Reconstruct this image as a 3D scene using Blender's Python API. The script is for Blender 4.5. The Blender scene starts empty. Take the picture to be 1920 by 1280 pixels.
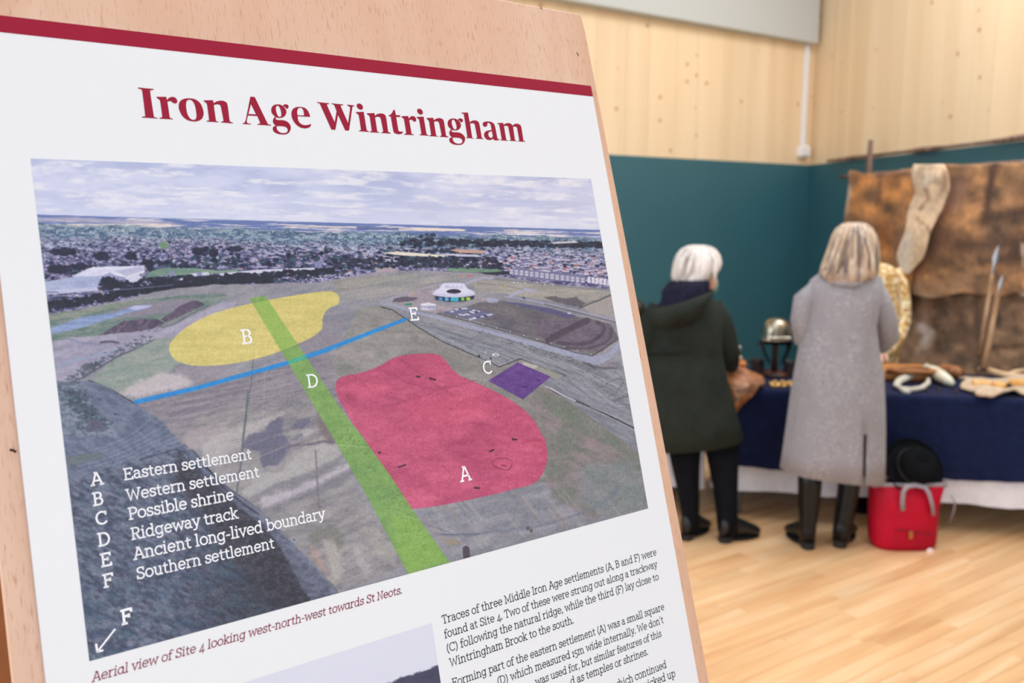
import bpy, bmesh, math, random
import numpy as np
from mathutils import Vector, Matrix
random.seed(7)
scn = bpy.context.scene
COL = scn.collection

# ------------------------------------------------------------------ camera, world, lights, exposure
FPX = 1603.0
PITCH = math.atan(229 / 1603.0)
CAMZ = 1.66
cam_d = bpy.data.cameras.new('camera')
cam = bpy.data.objects.new('camera', cam_d)
COL.objects.link(cam)
cam.location = (0, 0, CAMZ)
cam.rotation_euler = (math.pi / 2 - PITCH, 0, 0)
cam_d.sensor_width = 36.0
cam_d.lens = FPX / 1920 * 36.0
cam_d.clip_start = 0.05
cam_d.dof.use_dof = True
cam_d.dof.focus_distance = 0.80
cam_d.dof.aperture_fstop = 6.0
cam_d.dof.aperture_blades = 9
scn.camera = cam

world = bpy.data.worlds.new('daylight')
scn.world = world
world.use_nodes = True
wb = world.node_tree.nodes['Background']
wb.inputs[0].default_value = (0.76, 0.88, 1.0, 1)
wb.inputs[1].default_value = 0.90

def area(name, loc, rot, sx, sy, power, color=(1, 1, 1)):
    l = bpy.data.lights.new(name, 'AREA')
    l.shape = 'RECTANGLE'
    l.size = sx; l.size_y = sy
    l.energy = power; l.color = color
    o = bpy.data.objects.new(name, l)
    o.location = loc; o.rotation_euler = rot
    COL.objects.link(o)
    return o

area('hall_ceiling_light', (1.2, 2.6, 4.6), (0, 0, 0.58), 1.2, 3.5, 60, (0.87, 0.94, 1.0))
area('hall_ceiling_light', (2.9, 4.6, 4.6), (0, 0, 0.58), 1.2, 3.0, 90, (0.87, 0.94, 1.0))
area('hall_ceiling_light', (-1.2, 0.6, 4.6), (0, 0, 0.58), 1.2, 3.5, 25, (0.87, 0.94, 1.0))
area('hall_window_light', (3.2, -2.6, 2.4), (math.radians(72), 0, math.radians(28)), 4.5, 2.6, 55, (0.88, 0.95, 1.0))

area('hall_window_light', (-4.2, 1.0, 2.5), (math.radians(80), 0, math.radians(-68)), 4.0, 2.6, 95, (0.90, 0.96, 1.0))

scn.view_settings.view_transform = 'Standard'
scn.view_settings.look = 'None'
scn.view_settings.exposure = 0.30
scn.view_settings.gamma = 1.0
scn.view_settings.use_curve_mapping = False

# ------------------------------------------------------------------ helpers
def s2l(c):
    c = np.asarray(c, dtype=float) / 255.0
    return np.where(c <= 0.04045, c / 12.92, ((c + 0.055) / 1.055) ** 2.4)

def rgb(r, g, b):
    v = s2l((r, g, b))
    return (float(v[0]), float(v[1]), float(v[2]), 1.0)

CP, SP = math.cos(PITCH), math.sin(PITCH)
def ray(x, y):
    a, b = (x - 960) / FPX, (y - 640) / FPX
    return Vector((a, CP - b * SP, -(b * CP + SP)))
def atY(x, y, Y):
    r = ray(x, y); return Vector((0, 0, CAMZ)) + r * (Y / r.y)
def atZ(x, y, Z):
    r = ray(x, y); return Vector((0, 0, CAMZ)) + r * ((Z - CAMZ) / r.z)
def atPlane(x, y, p, n):
    r = ray(x, y); o = Vector((0, 0, CAMZ))
    return o + r * ((p - o).dot(n) / r.dot(n))

def tag(o, label=None, cat=None, group=None, kind=None):
    if label: o['label'] = label
    if cat: o['category'] = cat
    if group: o['group'] = group
    if kind: o['kind'] = kind
    return o

def empty(name, loc=(0, 0, 0), rz=0, label=None, cat=None, group=None, kind=None):
    o = bpy.data.objects.new(name, None)
    o.empty_display_size = 0.05
    o.location = loc; o.rotation_euler = (0, 0, rz)
    COL.objects.link(o)
    return tag(o, label, cat, group, kind)

def mk(name, verts, faces, mat, parent=None, smooth=False, local=False):
    """mesh object from world-space points; stored relative to its parent"""
    me = bpy.data.meshes.new(name)
    if parent is not None and not local:
        inv = wmat(parent).inverted()
        verts = [inv @ Vector(v) for v in verts]
    me.from_pydata([tuple(v) for v in verts], [], faces)
    me.update()
    if smooth:
        me.polygons.foreach_set('use_smooth', [True] * len(me.polygons))
    o = bpy.data.objects.new(name, me)
    COL.objects.link(o)
    if mat: me.materials.append(mat)
    if parent is not None: o.parent = parent
    return o

def wmat(o):
    m = o.matrix_basis.copy()
    p = o.parent
    while p is not None:
        m = p.matrix_basis @ m
        p = p.parent
    return m

class MB:
    def __init__(s): s.v = []; s.f = []
    def add(s, v, f):
        n = len(s.v); s.v += [Vector(p) for p in v]; s.f += [tuple(i + n for i in q) for q in f]; return s
    def box(s, c, size, rz=0, M=None, bev=0.0):
        hx, hy, hz = size[0] / 2, size[1] / 2, size[2] / 2
        b = min(bev, hx * .9, hy * .9, hz * .9)
        m = Matrix.Translation(Vector(c)) @ Matrix.Rotation(rz, 4, 'Z')
        if M is not None: m = M @ m
        if b <= 0:
            P = [(x, y, z) for z in (-hz, hz) for x, y in ((-hx, -hy), (hx, -hy), (hx, hy), (-hx, hy))]
            F = [(3, 2, 1, 0), (4, 5, 6, 7), (0, 1, 5, 4), (1, 2, 6, 5), (2, 3, 7, 6), (3, 0, 4, 7)]
        else:
            P = []
            for z, k in ((-hz, b), (-hz + b, 0), (hz - b, 0), (hz, b)):
                P += [(x * 1.0, y * 1.0, z) for x, y in ((-hx + k, -hy + k), (hx - k, -hy + k), (hx - k, hy - k), (-hx + k, hy - k))]
            F = [(3, 2, 1, 0), (12, 13, 14, 15)]
            for r in range(3):
                for i in range(4):
                    j = (i + 1) % 4
                    F.append((r * 4 + i, r * 4 + j, r * 4 + 4 + j, r * 4 + 4 + i))
        return s.add([m @ Vector(p) for p in P], F)
    def tube(s, pts, rad, n=10, cap=True, squash=None):
        pts = [Vector(p) for p in pts]
        if not hasattr(rad, '__len__'): rad = [rad] * len(pts)
        V = []; F = []
        up = None
        for i, p in enumerate(pts):
            d = (pts[min(i + 1, len(pts) - 1)] - pts[max(i - 1, 0)]).normalized()
            if up is None:
                a = Vector((0, 0, 1)) if abs(d.z) < .9 else Vector((0, 1, 0))
                up = d.cross(a).normalized()
            up = (up - d * up.dot(d)).normalized()
            w = d.cross(up)
            for k in range(n):
                t = 2 * math.pi * k / n
                V.append(p + (up * math.cos(t) + w * math.sin(t) * (squash or 1)) * rad[i])
        for i in range(len(pts) - 1):
            for k in range(n):
                F.append((i * n + k, i * n + (k + 1) % n, (i + 1) * n + (k + 1) % n, (i + 1) * n + k))
        if cap:
            F.append(tuple(range(n - 1, -1, -1))); F.append(tuple((len(pts) - 1) * n + k for k in range(n)))
        return s.add(V, F)
    def loft(s, rings, n=28, cap0=True, cap1=True, fold=0.0, nf=9, seed=0, power=2.0, skip=None):
        """rings: (centre, rx, ry, yaw, tilt) stacked; fold = wave depth growing along the loft"""
        rnd = random.Random(seed); ph = [rnd.uniform(0, 6.28) for _ in range(3)]
        V = []; F = []
        for i, r in enumerate(rings):
            c = Vector(r[0]); rx, ry = r[1], r[2]
            yaw = r[3] if len(r) > 3 else 0; tl = r[4] if len(r) > 4 else 0
            a = i / max(1, len(rings) - 1)
            for k in range(n):
                t = 2 * math.pi * k / n
                w = 1 + fold * a * (math.sin(nf * t + ph[0]) * .6 + math.sin((nf * 2 - 1) * t + ph[1] + a) * .3) + fold * .35 * math.sin(4 * t + 9 * a + ph[2])
                ct, st = math.cos(t), math.sin(t)
                q = (abs(ct) ** power + abs(st) ** power) ** (-1 / power)
                x, y = rx * ct * q * w, ry * st * q * w
                V.append(c + Vector((x * math.cos(yaw) - y * math.sin(yaw), x * math.sin(yaw) + y * math.cos(yaw), tl * x)))
        for i in range(len(rings) - 1):
            for k in range(n):
                if skip and skip(i, k): continue
                F.append((i * n + k, i * n + (k + 1) % n, (i + 1) * n + (k + 1) % n, (i + 1) * n + k))
        if cap0: F.append(tuple(range(n - 1, -1, -1)))
        if cap1: F.append(tuple((len(rings) - 1) * n + k for k in range(n)))
        return s.add(V, F)
    def lathe(s, prof, c=(0, 0, 0), n=24, M=None):
        V = []; F = []
        for r, z in prof:
            for k in range(n):
                t = 2 * math.pi * k / n
                V.append(Vector((r * math.cos(t), r * math.sin(t), z)))
        for i in range(len(prof) - 1):
            for k in range(n):
                F.append((i * n + k, i * n + (k + 1) % n, (i + 1) * n + (k + 1) % n, (i + 1) * n + k))
        m = Matrix.Translation(Vector(c))
        if M is not None: m = m @ M
        return s.add([m @ v for v in V], F)
    def build(s, name, mat, parent=None, smooth=False, sub=0, solid=0.0):
        o = mk(name, s.v, s.f, mat, parent, smooth)
        if solid:
            m = o.modifiers.new('thickness', 'SOLIDIFY'); m.thickness = solid; m.offset = 0
        if sub:
            m = o.modifiers.new('smooth', 'SUBSURF'); m.levels = sub; m.render_levels = sub
        return o

# ------------------------------------------------------------------ materials
def mat(name, col, rough=.6, metal=0.0, spec=.5, noise=None, bump=None, sheen=0.0, coat=0.0, stretch=(1, 1, 1), rand=0.0):
    """noise: list of (scale, colour2, lo, hi[, detail]) layers; bump: (scale, strength)"""
    m = bpy.data.materials.new(name); m.use_nodes = True
    nt = m.node_tree; N = nt.nodes; L = nt.links
    b = N['Principled BSDF']
    b.inputs['Roughness'].default_value = rough
    b.inputs['Metallic'].default_value = metal
    b.inputs['Specular IOR Level'].default_value = spec if rough < .75 or spec != .5 else .15
    if sheen: b.inputs['Sheen Weight'].default_value = sheen
    if coat: b.inputs['Coat Weight'].default_value = coat; b.inputs['Coat Roughness'].default_value = .2
    tc = N.new('ShaderNodeTexCoord'); mp = N.new('ShaderNodeMapping')
    mp.inputs['Scale'].default_value = stretch
    L.new(tc.outputs['Object'], mp.inputs[0])
    cur = N.new('ShaderNodeRGB'); cur.outputs[0].default_value = rgb(*col); cur = cur.outputs[0]
    for ly in (noise or []):
        t = N.new('ShaderNodeTexNoise'); t.inputs['Scale'].default_value = ly[0]; t.inputs['Detail'].default_value = ly[4] if len(ly) > 4 else 4
        L.new(mp.outputs[0], t.inputs[0])
        r = N.new('ShaderNodeMapRange'); r.inputs[1].default_value = ly[2]; r.inputs[2].default_value = ly[3]
        L.new(t.outputs[0], r.inputs[0])
        x = N.new('ShaderNodeMix'); x.data_type = 'RGBA'
        L.new(r.outputs[0], x.inputs[0]); L.new(cur, x.inputs[6]); x.inputs[7].default_value = rgb(*ly[1])
        cur = x.outputs[2]
    if rand:
        oi = N.new('ShaderNodeObjectInfo'); h = N.new('ShaderNodeHueSaturation')
        r = N.new('ShaderNodeMapRange'); r.inputs[3].default_value = 1 - rand; r.inputs[4].default_value = 1 + rand
        L.new(oi.outputs['Random'], r.inputs[0]); L.new(r.outputs[0], h.inputs['Value']); L.new(cur, h.inputs['Color'])
        cur = h.outputs[0]
    L.new(cur, b.inputs['Base Color'])
    if bump:
        t = N.new('ShaderNodeTexNoise'); t.inputs['Scale'].default_value = bump[0]; t.inputs['Detail'].default_value = 3
        L.new(mp.outputs[0], t.inputs[0])
        u = N.new('ShaderNodeBump'); u.inputs['Strength'].default_value = bump[1]; u.inputs['Distance'].default_value = .01
        L.new(t.outputs[0], u.inputs['Height']); L.new(u.outputs[0], b.inputs['Normal'])
    return m

def attr_mat(name, rough=.5, spec=.4, bump=None, sheen=0.0, grain=0.0, gscale=900):
    m = bpy.data.materials.new(name); m.use_nodes = True
    nt = m.node_tree; N = nt.nodes; L = nt.links
    b = N['Principled BSDF']; b.inputs['Roughness'].default_value = rough; b.inputs['Specular IOR Level'].default_value = spec
    if sheen: b.inputs['Sheen Weight'].default_value = sheen
    a = N.new('ShaderNodeAttribute'); a.attribute_name = 'print'
    cur = a.outputs['Color']
    tc = N.new('ShaderNodeTexCoord')
    if grain:
        t = N.new('ShaderNodeTexNoise'); t.inputs['Scale'].default_value = gscale; t.inputs['Detail'].default_value = 2
        L.new(tc.outputs['Object'], t.inputs[0])
        r = N.new('ShaderNodeMapRange'); r.inputs[3].default_value = 1 - grain; r.inputs[4].default_value = 1 + grain
        r.inputs[1].default_value = .3; r.inputs[2].default_value = .7
        h = N.new('ShaderNodeHueSaturation')
        L.new(t.outputs[0], r.inputs[0]); L.new(r.outputs[0], h.inputs['Value']); L.new(cur, h.inputs['Color']); cur = h.outputs[0]
    L.new(cur, b.inputs['Base Color'])
    if bump:
        t = N.new('ShaderNodeTexNoise'); t.inputs['Scale'].default_value = bump[0]
        L.new(tc.outputs['Object'], t.inputs[0])
        u = N.new('ShaderNodeBump'); u.inputs['Strength'].default_value = bump[1]; u.inputs['Distance'].default_value = .01
        L.new(t.outputs[0], u.inputs['Height']); L.new(u.outputs[0], b.inputs['Normal'])
    return m

def set_print(me, rgba):
    at = me.attributes.new('print', 'FLOAT_COLOR', 'POINT')
    at.data.foreach_set('color', np.ascontiguousarray(rgba, dtype=np.float32).ravel())

def wood_mat(name, c1, c2, c3, axis='Z', scale=14, rough=.45, knots=None, rand=.05, fleck=None, stretch=.06, coord='Object'):
    m = bpy.data.materials.new(name); m.use_nodes = True
    nt = m.node_tree; N = nt.nodes; L = nt.links
    b = N['Principled BSDF']; b.inputs['Roughness'].default_value = rough; b.inputs['Specular IOR Level'].default_value = .4
    tc = N.new('ShaderNodeTexCoord'); mp = N.new('ShaderNodeMapping')
    sc = [1, 1, 1]; sc['XYZ'.index(axis)] = stretch
    mp.inputs['Scale'].default_value = sc
    oi = N.new('ShaderNodeObjectInfo'); ml = N.new('ShaderNodeMath'); ml.operation = 'MULTIPLY'; ml.inputs[1].default_value = 37.0
    L.new(oi.outputs['Random'], ml.inputs[0])
    cb = N.new('ShaderNodeCombineXYZ')
    for i in range(3): L.new(ml.outputs[0], cb.inputs[i])
    L.new(tc.outputs[coord], mp.inputs[0]); L.new(cb.outputs[0], mp.inputs['Location'])
    t = N.new('ShaderNodeTexNoise'); t.inputs['Scale'].default_value = scale; t.inputs['Detail'].default_value = 5; t.inputs['Distortion'].default_value = .6
    L.new(mp.outputs[0], t.inputs[0])
    cr = N.new('ShaderNodeValToRGB')
    e = cr.color_ramp.elements
    e[0].position = .3; e[0].color = rgb(*c1); e[1].position = .7; e[1].color = rgb(*c3)
    x = cr.color_ramp.elements.new(.5); x.color = rgb(*c2)
    L.new(t.outputs[0], cr.inputs[0])
    cur = cr.outputs[0]
    if fleck:
        t2 = N.new('ShaderNodeTexNoise'); t2.inputs['Scale'].default_value = fleck[0]; t2.inputs['Detail'].default_value = 2
        L.new(mp.outputs[0], t2.inputs[0])
        r = N.new('ShaderNodeMapRange'); r.inputs[1].default_value = .55; r.inputs[2].default_value = .75
        L.new(t2.outputs[0], r.inputs[0])
        mx = N.new('ShaderNodeMix'); mx.data_type = 'RGBA'
        L.new(r.outputs[0], mx.inputs[0]); L.new(cur, mx.inputs[6]); mx.inputs[7].default_value = rgb(*fleck[1])
        cur = mx.outputs[2]
    if knots:
        v = N.new('ShaderNodeTexVoronoi'); v.inputs['Scale'].default_value = knots[0]
        L.new(tc.outputs['Object'], v.inputs[0])
        ad = N.new('ShaderNodeVectorMath'); ad.operation = 'ADD'
        L.new(tc.outputs['Object'], ad.inputs[0]); L.new(cb.outputs[0], ad.inputs[1]); L.new(ad.outputs[0], v.inputs[0])
        r = N.new('ShaderNodeMapRange'); r.inputs[1].default_value = knots[1]; r.inputs[2].default_value = knots[1] * .45; 
        L.new(v.outputs['Distance'], r.inputs[0])
        sx = N.new('ShaderNodeSeparateColor'); L.new(v.outputs['Color'], sx.inputs[0])
        gt = N.new('ShaderNodeMath'); gt.operation = 'GREATER_THAN'; gt.inputs[1].default_value = .45
        L.new(sx.outputs[0], gt.inputs[0])
        mu = N.new('ShaderNodeMath'); mu.operation = 'MULTIPLY'; L.new(r.outputs[0], mu.inputs[0]); L.new(gt.outputs[0], mu.inputs[1])
        mx = N.new('ShaderNodeMix'); mx.data_type = 'RGBA'
        L.new(mu.outputs[0], mx.inputs[0]); L.new(cur, mx.inputs[6]); mx.inputs[7].default_value = rgb(*knots[2])
        cur = mx.outputs[2]
    h = N.new('ShaderNodeHueSaturation')
    r = N.new('ShaderNodeMapRange'); r.inputs[3].default_value = 1 - rand; r.inputs[4].default_value = 1 + rand
    L.new(oi.outputs['Random'], r.inputs[0]); L.new(r.outputs[0], h.inputs['Value']); L.new(cur, h.inputs['Color'])
    L.new(h.outputs[0], b.inputs['Base Color'])
    return m
INK = 0.955
# ------------------------------------------------------------------ the room
CORNER = Vector((2.80, 8.20, 0))
DL = Vector((-0.835, -0.550, 0)).normalized()      # from the corner along the left-hand wall
DR = Vector((0.206, -0.978, 0)).normalized()       # from the corner along the right-hand wall
NL = Vector((DL.y, -DL.x, 0)) ; NL = NL if NL.dot(-CORNER) > 0 else -NL      # into the room
NR = Vector((DR.y, -DR.x, 0)) ; NR = NR if NR.dot(Vector((-1, 0, 0))) > 0 else -NR
TEALZ = 2.162
CEILZ = 4.8
def frame(o, dx, n):
    return Matrix(((dx.x, n.x, 0, o.x), (dx.y, n.y, 0, o.y), (dx.z, n.z, 1, o.z), (0, 0, 0, 1)))
ML = frame(CORNER, DL, NL)       # local x along wall, y into room, z up
MR = frame(CORNER, DR, NR)

m_floor = wood_mat('maple_floor', (214, 160, 112), (230, 184, 136), (240, 202, 160), axis='X', scale=9, rough=.33, rand=.06, stretch=.10)
m_wallwood = wood_mat('spruce_panel', (226, 196, 158), (233, 205, 168), (238, 212, 178), axis='Z', scale=4.5, rough=.6, knots=(7.2, .15, (186, 134, 92)), rand=.03, stretch=.05)
m_teal = mat('teal_paint', (47, 94, 105), .55, noise=[(1.2, (51, 98, 109), .3, .7)])
m_core = mat('wall_plaster', (206, 186, 160), .8)
m_ceil = mat('ceiling_paint', (236, 238, 240), .8)

floor = empty('floor', (0, 0, 0), kind='structure')
ang = math.atan2(0.550, 0.835)
ca, sa = math.cos(ang), math.sin(ang)
BW = .07
rnd = random.Random(3)
cells = []
b = -3.6
while b < 7.6:
    a = -4.2 + rnd.uniform(-.8, 0)
    while a < 9.2:
        ln = rnd.uniform(.35, 1.05)
        cx_, cy_ = (a + ln / 2) * ca - b * sa, (a + ln / 2) * sa + b * ca
        p = Vector((cx_, cy_, 0))
        q = p - CORNER
        if q.dot(NL) > -0.3 and q.dot(NR) > -0.3 and cy_ > -3.0:
            cells.append((a, b, ln, cx_, cy_))
        a += ln
    b += BW
def vis(c):
    x, y = c[3], c[4]
    if y < 1.0: return 99
    # distance from the centre of the floor the camera sees
    return abs((x - (0.42 * y + .05)) * 1.0) * 1.25 + max(0, y - 4.6) * 1.2 + max(0, 2.6 - y) * 2.2
cells.sort(key=vis)
meshes = {}
for i, (a, b_, ln, x, y) in enumerate(cells[:300]):
    key = round(ln, 1)
    if key not in meshes:
        mb = MB().box((0, 0, -.006), (key - .0012, BW - .0012, .012), bev=.0008)
        me = bpy.data.meshes.new('floor_board'); me.from_pydata([tuple(v) for v in mb.v], [], mb.f); me.materials.append(m_floor)
        meshes[key] = me
    o = bpy.data.objects.new('floor_board', meshes[key]); COL.objects.link(o); o.parent = floor
    o.location = (x, y, 0); o.rotation_euler = (0, 0, ang); o.scale = (ln / key, 1, 1)
# the remaining boards, joined; they carry their tone as an attribute
V = []; F = []; C = []
for (a, b_, ln, x, y) in cells[300:]:
    n = len(V); k = rnd.uniform(.88, 1.1)
    for da, db in ((0.0006, 0.0006), (ln - .0006, .0006), (ln - .0006, BW - .0006), (.0006, BW - .0006)):
        aa, bb = a + da, b_ - BW / 2 + db
        V.append((aa * ca - bb * sa, aa * sa + bb * ca, 0)); C.append((*[float(q) * k for q in s2l((234, 190, 140))], 1))
    F.append((n, n + 1, n + 2, n + 3))
m_far = attr_mat('maple_floor_far', .33, .4)
rest = mk('floor_board_field', V, F, m_far, floor); set_print(rest.data, C); rest['kind'] = 'stuff'
sub = MB(); sub.box((1.0, 3.0, -.05), (16, 14, .07)); sub.build('subfloor', m_core, floor)

def wall(name, M, length, bw, seed):
    r = empty(name, (0, 0, 0), kind='structure')
    MB().box((length / 2 - .1, -.12, CEILZ / 2), (length + .4, .2, CEILZ), M=M).build('wall_core', m_core, r)
    x = 0; k = 0; rr = random.Random(seed)
    while x < length:
        w = bw * rr.choice((.8, 1, 1, 1.2))
        me = MB().box((w / 2 - .001, -.008, (CEILZ + TEALZ - .05) / 2), (w - .0025, .016, CEILZ - TEALZ + .05), bev=.001)
        mesh = bpy.data.meshes.new('wall_board'); mesh.from_pydata([tuple(v) for v in me.v], [], me.f); mesh.materials.append(m_wallwood)
        o = bpy.data.objects.new('wall_board', mesh); COL.objects.link(o); o.parent = r
        o.matrix_basis = M @ Matrix.Translation((x, 0, 0))
        x += w
    MB().box((length / 2, .004, TEALZ / 2), (length, .024, TEALZ), M=M, bev=.002).build('painted_panel', m_teal, r)
    return r
wall_left = wall('wall_left', ML, 9.5, .30, 5)
wall_right = wall('wall_right', MR, 9.5, .25, 9)
ceil = MB().box((1.0, 3.0, CEILZ + .1), (16, 14, .2)).build('ceiling', m_ceil); ceil['kind'] = 'structure'

# grey box panel high on the left wall, white conduit and its little box
m_grey = mat('grey_panel', (190, 193, 192), .6)
zb = CAMZ + .196 * 8.05
pan = MB().box((4.64, .05, zb + .75), (9.1, .10, 1.5), M=ML, bev=.006).build('wall_panel', m_grey)
pan.location = (0, 0, 0)
tag(pan, 'pale grey wall panel projecting above the knotty timber wall, ending at the corner', 'panel')
m_white = mat('white_plastic', (232, 230, 232), .4)
# horizontal position on the wall of a picture column
def along(x, M, y=300):
    o = M.translation; n = Vector((M[0][1], M[1][1], 0)); p = atPlane(x, y, o, n); return (p - o).dot(Vector((M[0][0], M[1][0], 0)))
sx = along(1501, ML)
zb1 = CAMZ - ray(1500, 275).z * -1 * 0  # placeholder
pz = atPlane(1500, 272, CORNER, NL).z; pz2 = atPlane(1500, 296, CORNER, NL).z
cd = empty('cable_conduit', ML @ Vector((sx, .02, pz2)), label='thin white vertical cable conduit with a small white end box near the room corner', cat='conduit')
MB().box((sx, .018, (pz + zb) / 2), (.044, .03, zb - pz), M=ML, bev=.004).build('conduit', m_white, cd)
MB().box((sx, .035, (pz + pz2) / 2), (.10, .07, pz - pz2), M=ML, bev=.02).build('end_box', m_white, cd)
# ------------------------------------------------------------------ the display board with its poster
PW = 0.541                      # width of the printed aerial photo
PH = PW * 0.66844
def solve_h(src, dst):
    A = []
    for (x, y), (u, v) in zip(src, dst):
        A.append([x, y, 1, 0, 0, 0, -u * x, -u * y, -u]); A.append([0, 0, 0, x, y, 1, -v * x, -v * y, -v])
    return np.linalg.svd(np.array(A, float))[2][-1].reshape(3, 3)
HM = solve_h([(0, 0), (1, 0), (1, 1), (0, 1)], [(57, 297), (1108, 338), (1214, 956), (165, 1240)])
HI = np.linalg.inv(HM)
def uv(x, y):
    p = HI @ np.array([x, y, 1.0]); return float(p[0] / p[2]), float(p[1] / p[2])
def loc(x, y, d=0.0):
    u, v = uv(x, y); return (u * PW, d, -v * PH)
def cam2w(v): return Vector((v[0], v[2] * CP - v[1] * SP, -(v[1] * CP + v[2] * SP)))
bx = cam2w((0.81010682, -0.07991211, 0.58081063)); bx.z = 0; bx.normalize()
bd = cam2w((0.15820603, 0.98378293, -0.08451031)); bd = (bd - bx * bd.dot(bx)).normalized()
bz = -bd                        # up the board
by = bz.cross(bx).normalized()  # into the board, away from the reader
org = Vector((0, 0, CAMZ)) + cam2w((-0.64995585, -0.24688245, 1.15379759)) * PW
BM = Matrix(((bx.x, by.x, bz.x, org.x), (bx.y, by.y, bz.y, org.y), (bx.z, by.z, bz.z, org.z), (0, 0, 0, 1)))
print('board org', org, 'bz', bz, 'by', by)
m_beech = wood_mat('beech_board', (208, 164, 138), (217, 175, 150), (224, 186, 164), axis='Z', scale=13, rough=.5, rand=.0, fleck=(520, (198, 150, 122)), stretch=.16)
m_beech_shaded = wood_mat('beech_shaded', (150, 98, 66), (162, 108, 74), (174, 120, 86), axis='Z', scale=16, rough=.5, rand=.0, stretch=.05)  # darker copy of the beech; the rear panel's shade is in its colour
FT = .0055                      # poster board thickness
xl, xr = -0.0885 * PW, 1.0655 * PW
L0, R0 = -0.088 * PW, 1.093 * PW
ztop = 0.5455 * PH
zbot = -(org.z - .004) / bz.z
board = empty('display_board'); board.matrix_basis = BM @ Matrix.Translation((PW / 2, FT, zbot))
tag(board, 'tall leaning beech wood display board carrying the large poster', 'display board')
def bpt(x, y, z): return BM @ Vector((x, y, z))
# the panel: a slightly tapering sheet with small rounded top corners
def sheet(outline, y0, y1):
    n = len(outline)
    V = [bpt(x, y0, z) for x, z in outline] + [bpt(x, y1, z) for x, z in outline]
    F = [tuple(range(n)), tuple(range(2 * n - 1, n - 1, -1))]
    for i in range(n):
        j = (i + 1) % n; F.append((j, i, n + i, n + j))
    return V, F
rt = 1.0634 * PW
ol = [(L0, zbot), (R0 - .0, zbot)]
ol += [(1.0924 * PW, -1.541 * PH), (1.0785 * PW, -.3 * PH), (rt + .0015, ztop - .02), (rt, ztop - .004), (rt - .003, ztop), (-.080 * PW, ztop), (-.083 * PW, ztop - .004)]
V, F = sheet(ol, FT + .0002, FT + .018)
fp = mk('front_panel', V, F, m_beech, board)
bvm = fp.modifiers.new('edge', 'BEVEL'); bvm.width = .0012; bvm.segments = 2; bvm.limit_method = 'ANGLE'
# rear leg panel of the A-frame, hinged at the top
back0 = bpt(0, FT + .020, ztop - .01)
hb = Vector((by.x, by.y, 0)).normalized()
foot = Vector((back0.x, back0.y, 0)) + hb * .62
mb = MB()
pts = []
for x in (L0 + .004, R0 - .03):
    for (p, th) in ((back0, 0), (foot + Vector((0, 0, .004)), 0)):
        base = p + bx * (x)
        pts.append(base)
nrm = (pts[1] - pts[0]).cross(bx).normalized() * .016
if nrm.dot(hb) < 0: nrm = -nrm
mb.add([pts[0], pts[2], pts[3], pts[1], pts[0] + nrm, pts[2] + nrm, pts[3] + nrm, pts[1] + nrm],
       [(0, 1, 2, 3), (7, 6, 5, 4), (0, 4, 5, 1), (1, 5, 6, 2), (2, 6, 7, 3), (3, 7, 4, 0)])
mb.build('rear_panel', m_beech_shaded, board)
m_steel = mat('steel', (150, 150, 152), .35, .9)
for x in (.07, .47):
    h = MB(); h.tube([bpt(x, FT + .022, ztop - .008), bpt(x + .05, FT + .022, ztop - .008)], .005, 8)
    h.build('hinge', m_steel, board)
# nail holes and dents in the beech
m_hole = mat('dark_mark', (70, 45, 35), .8)
for (x0, y0, x1, y1, w) in ((1020, 13, 1021.5, 15, .0007), (1088, 97, 1091, 104, .0005), (18, 842, 30, 846, .0009), (1251, 950, 1253, 953, .0008)):
    a, c = loc(x0, y0, FT + .0001), loc(x1, y1, FT + .0001)
    d = MB().tube([bpt(*a), bpt((a[0] + c[0]) / 2, FT + .0001, (a[2] + c[2]) / 2 + .0004), bpt(*c)], w, 6)
    d.build('dent', m_hole, board)

poster = empty('poster'); poster.matrix_basis = BM @ Matrix.Translation((PW / 2, 0, -.85 * PH))
tag(poster, 'large white archaeology poster with crimson title and aerial photograph, fixed to the display board', 'poster')
m_paper = mat('poster_paper', (229, 229, 234), .42, spec=.4, bump=(700, .02))
m_crimson = mat('crimson_ink', (152, 20, 52), .5, spec=.2)
pl, pr, pt, pb = -.0511 * PW, 1.0460 * PW, .3000 * PH, -2.03 * PH
V, F = sheet([(pl, pb), (1.054 * PW, -1.523 * PH - .0), (pr, pt), (pl + .0, pt)][:4] if False else [(pl, pb), (1.0560 * PW, pb), (1.0448 * PW, pt), (-.0500 * PW, pt)], 0, FT)
ps = mk('sheet', V, F, m_paper, poster)

def flat(name, polys, mat_, parent, d):
    """polygons in board coordinates laid d in front of the sheet"""
    V = []; F = []
    for P in polys:
        n = len(V); V += [bpt(x, -d, z) for x, z in P]; F.append(tuple(range(n, n + len(P))))
    return mk(name, V, F, mat_, parent)
def L2(x, y): p = loc(x, y); return (p[0], p[2])
flat('header_band', [[(-.0500 * PW, .2635 * PH), (1.0449 * PW, .2655 * PH), (1.0445 * PW, .3001 * PH), (-.05 * PW, .3001 * PH)]], m_crimson, poster, .00012)

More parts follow.
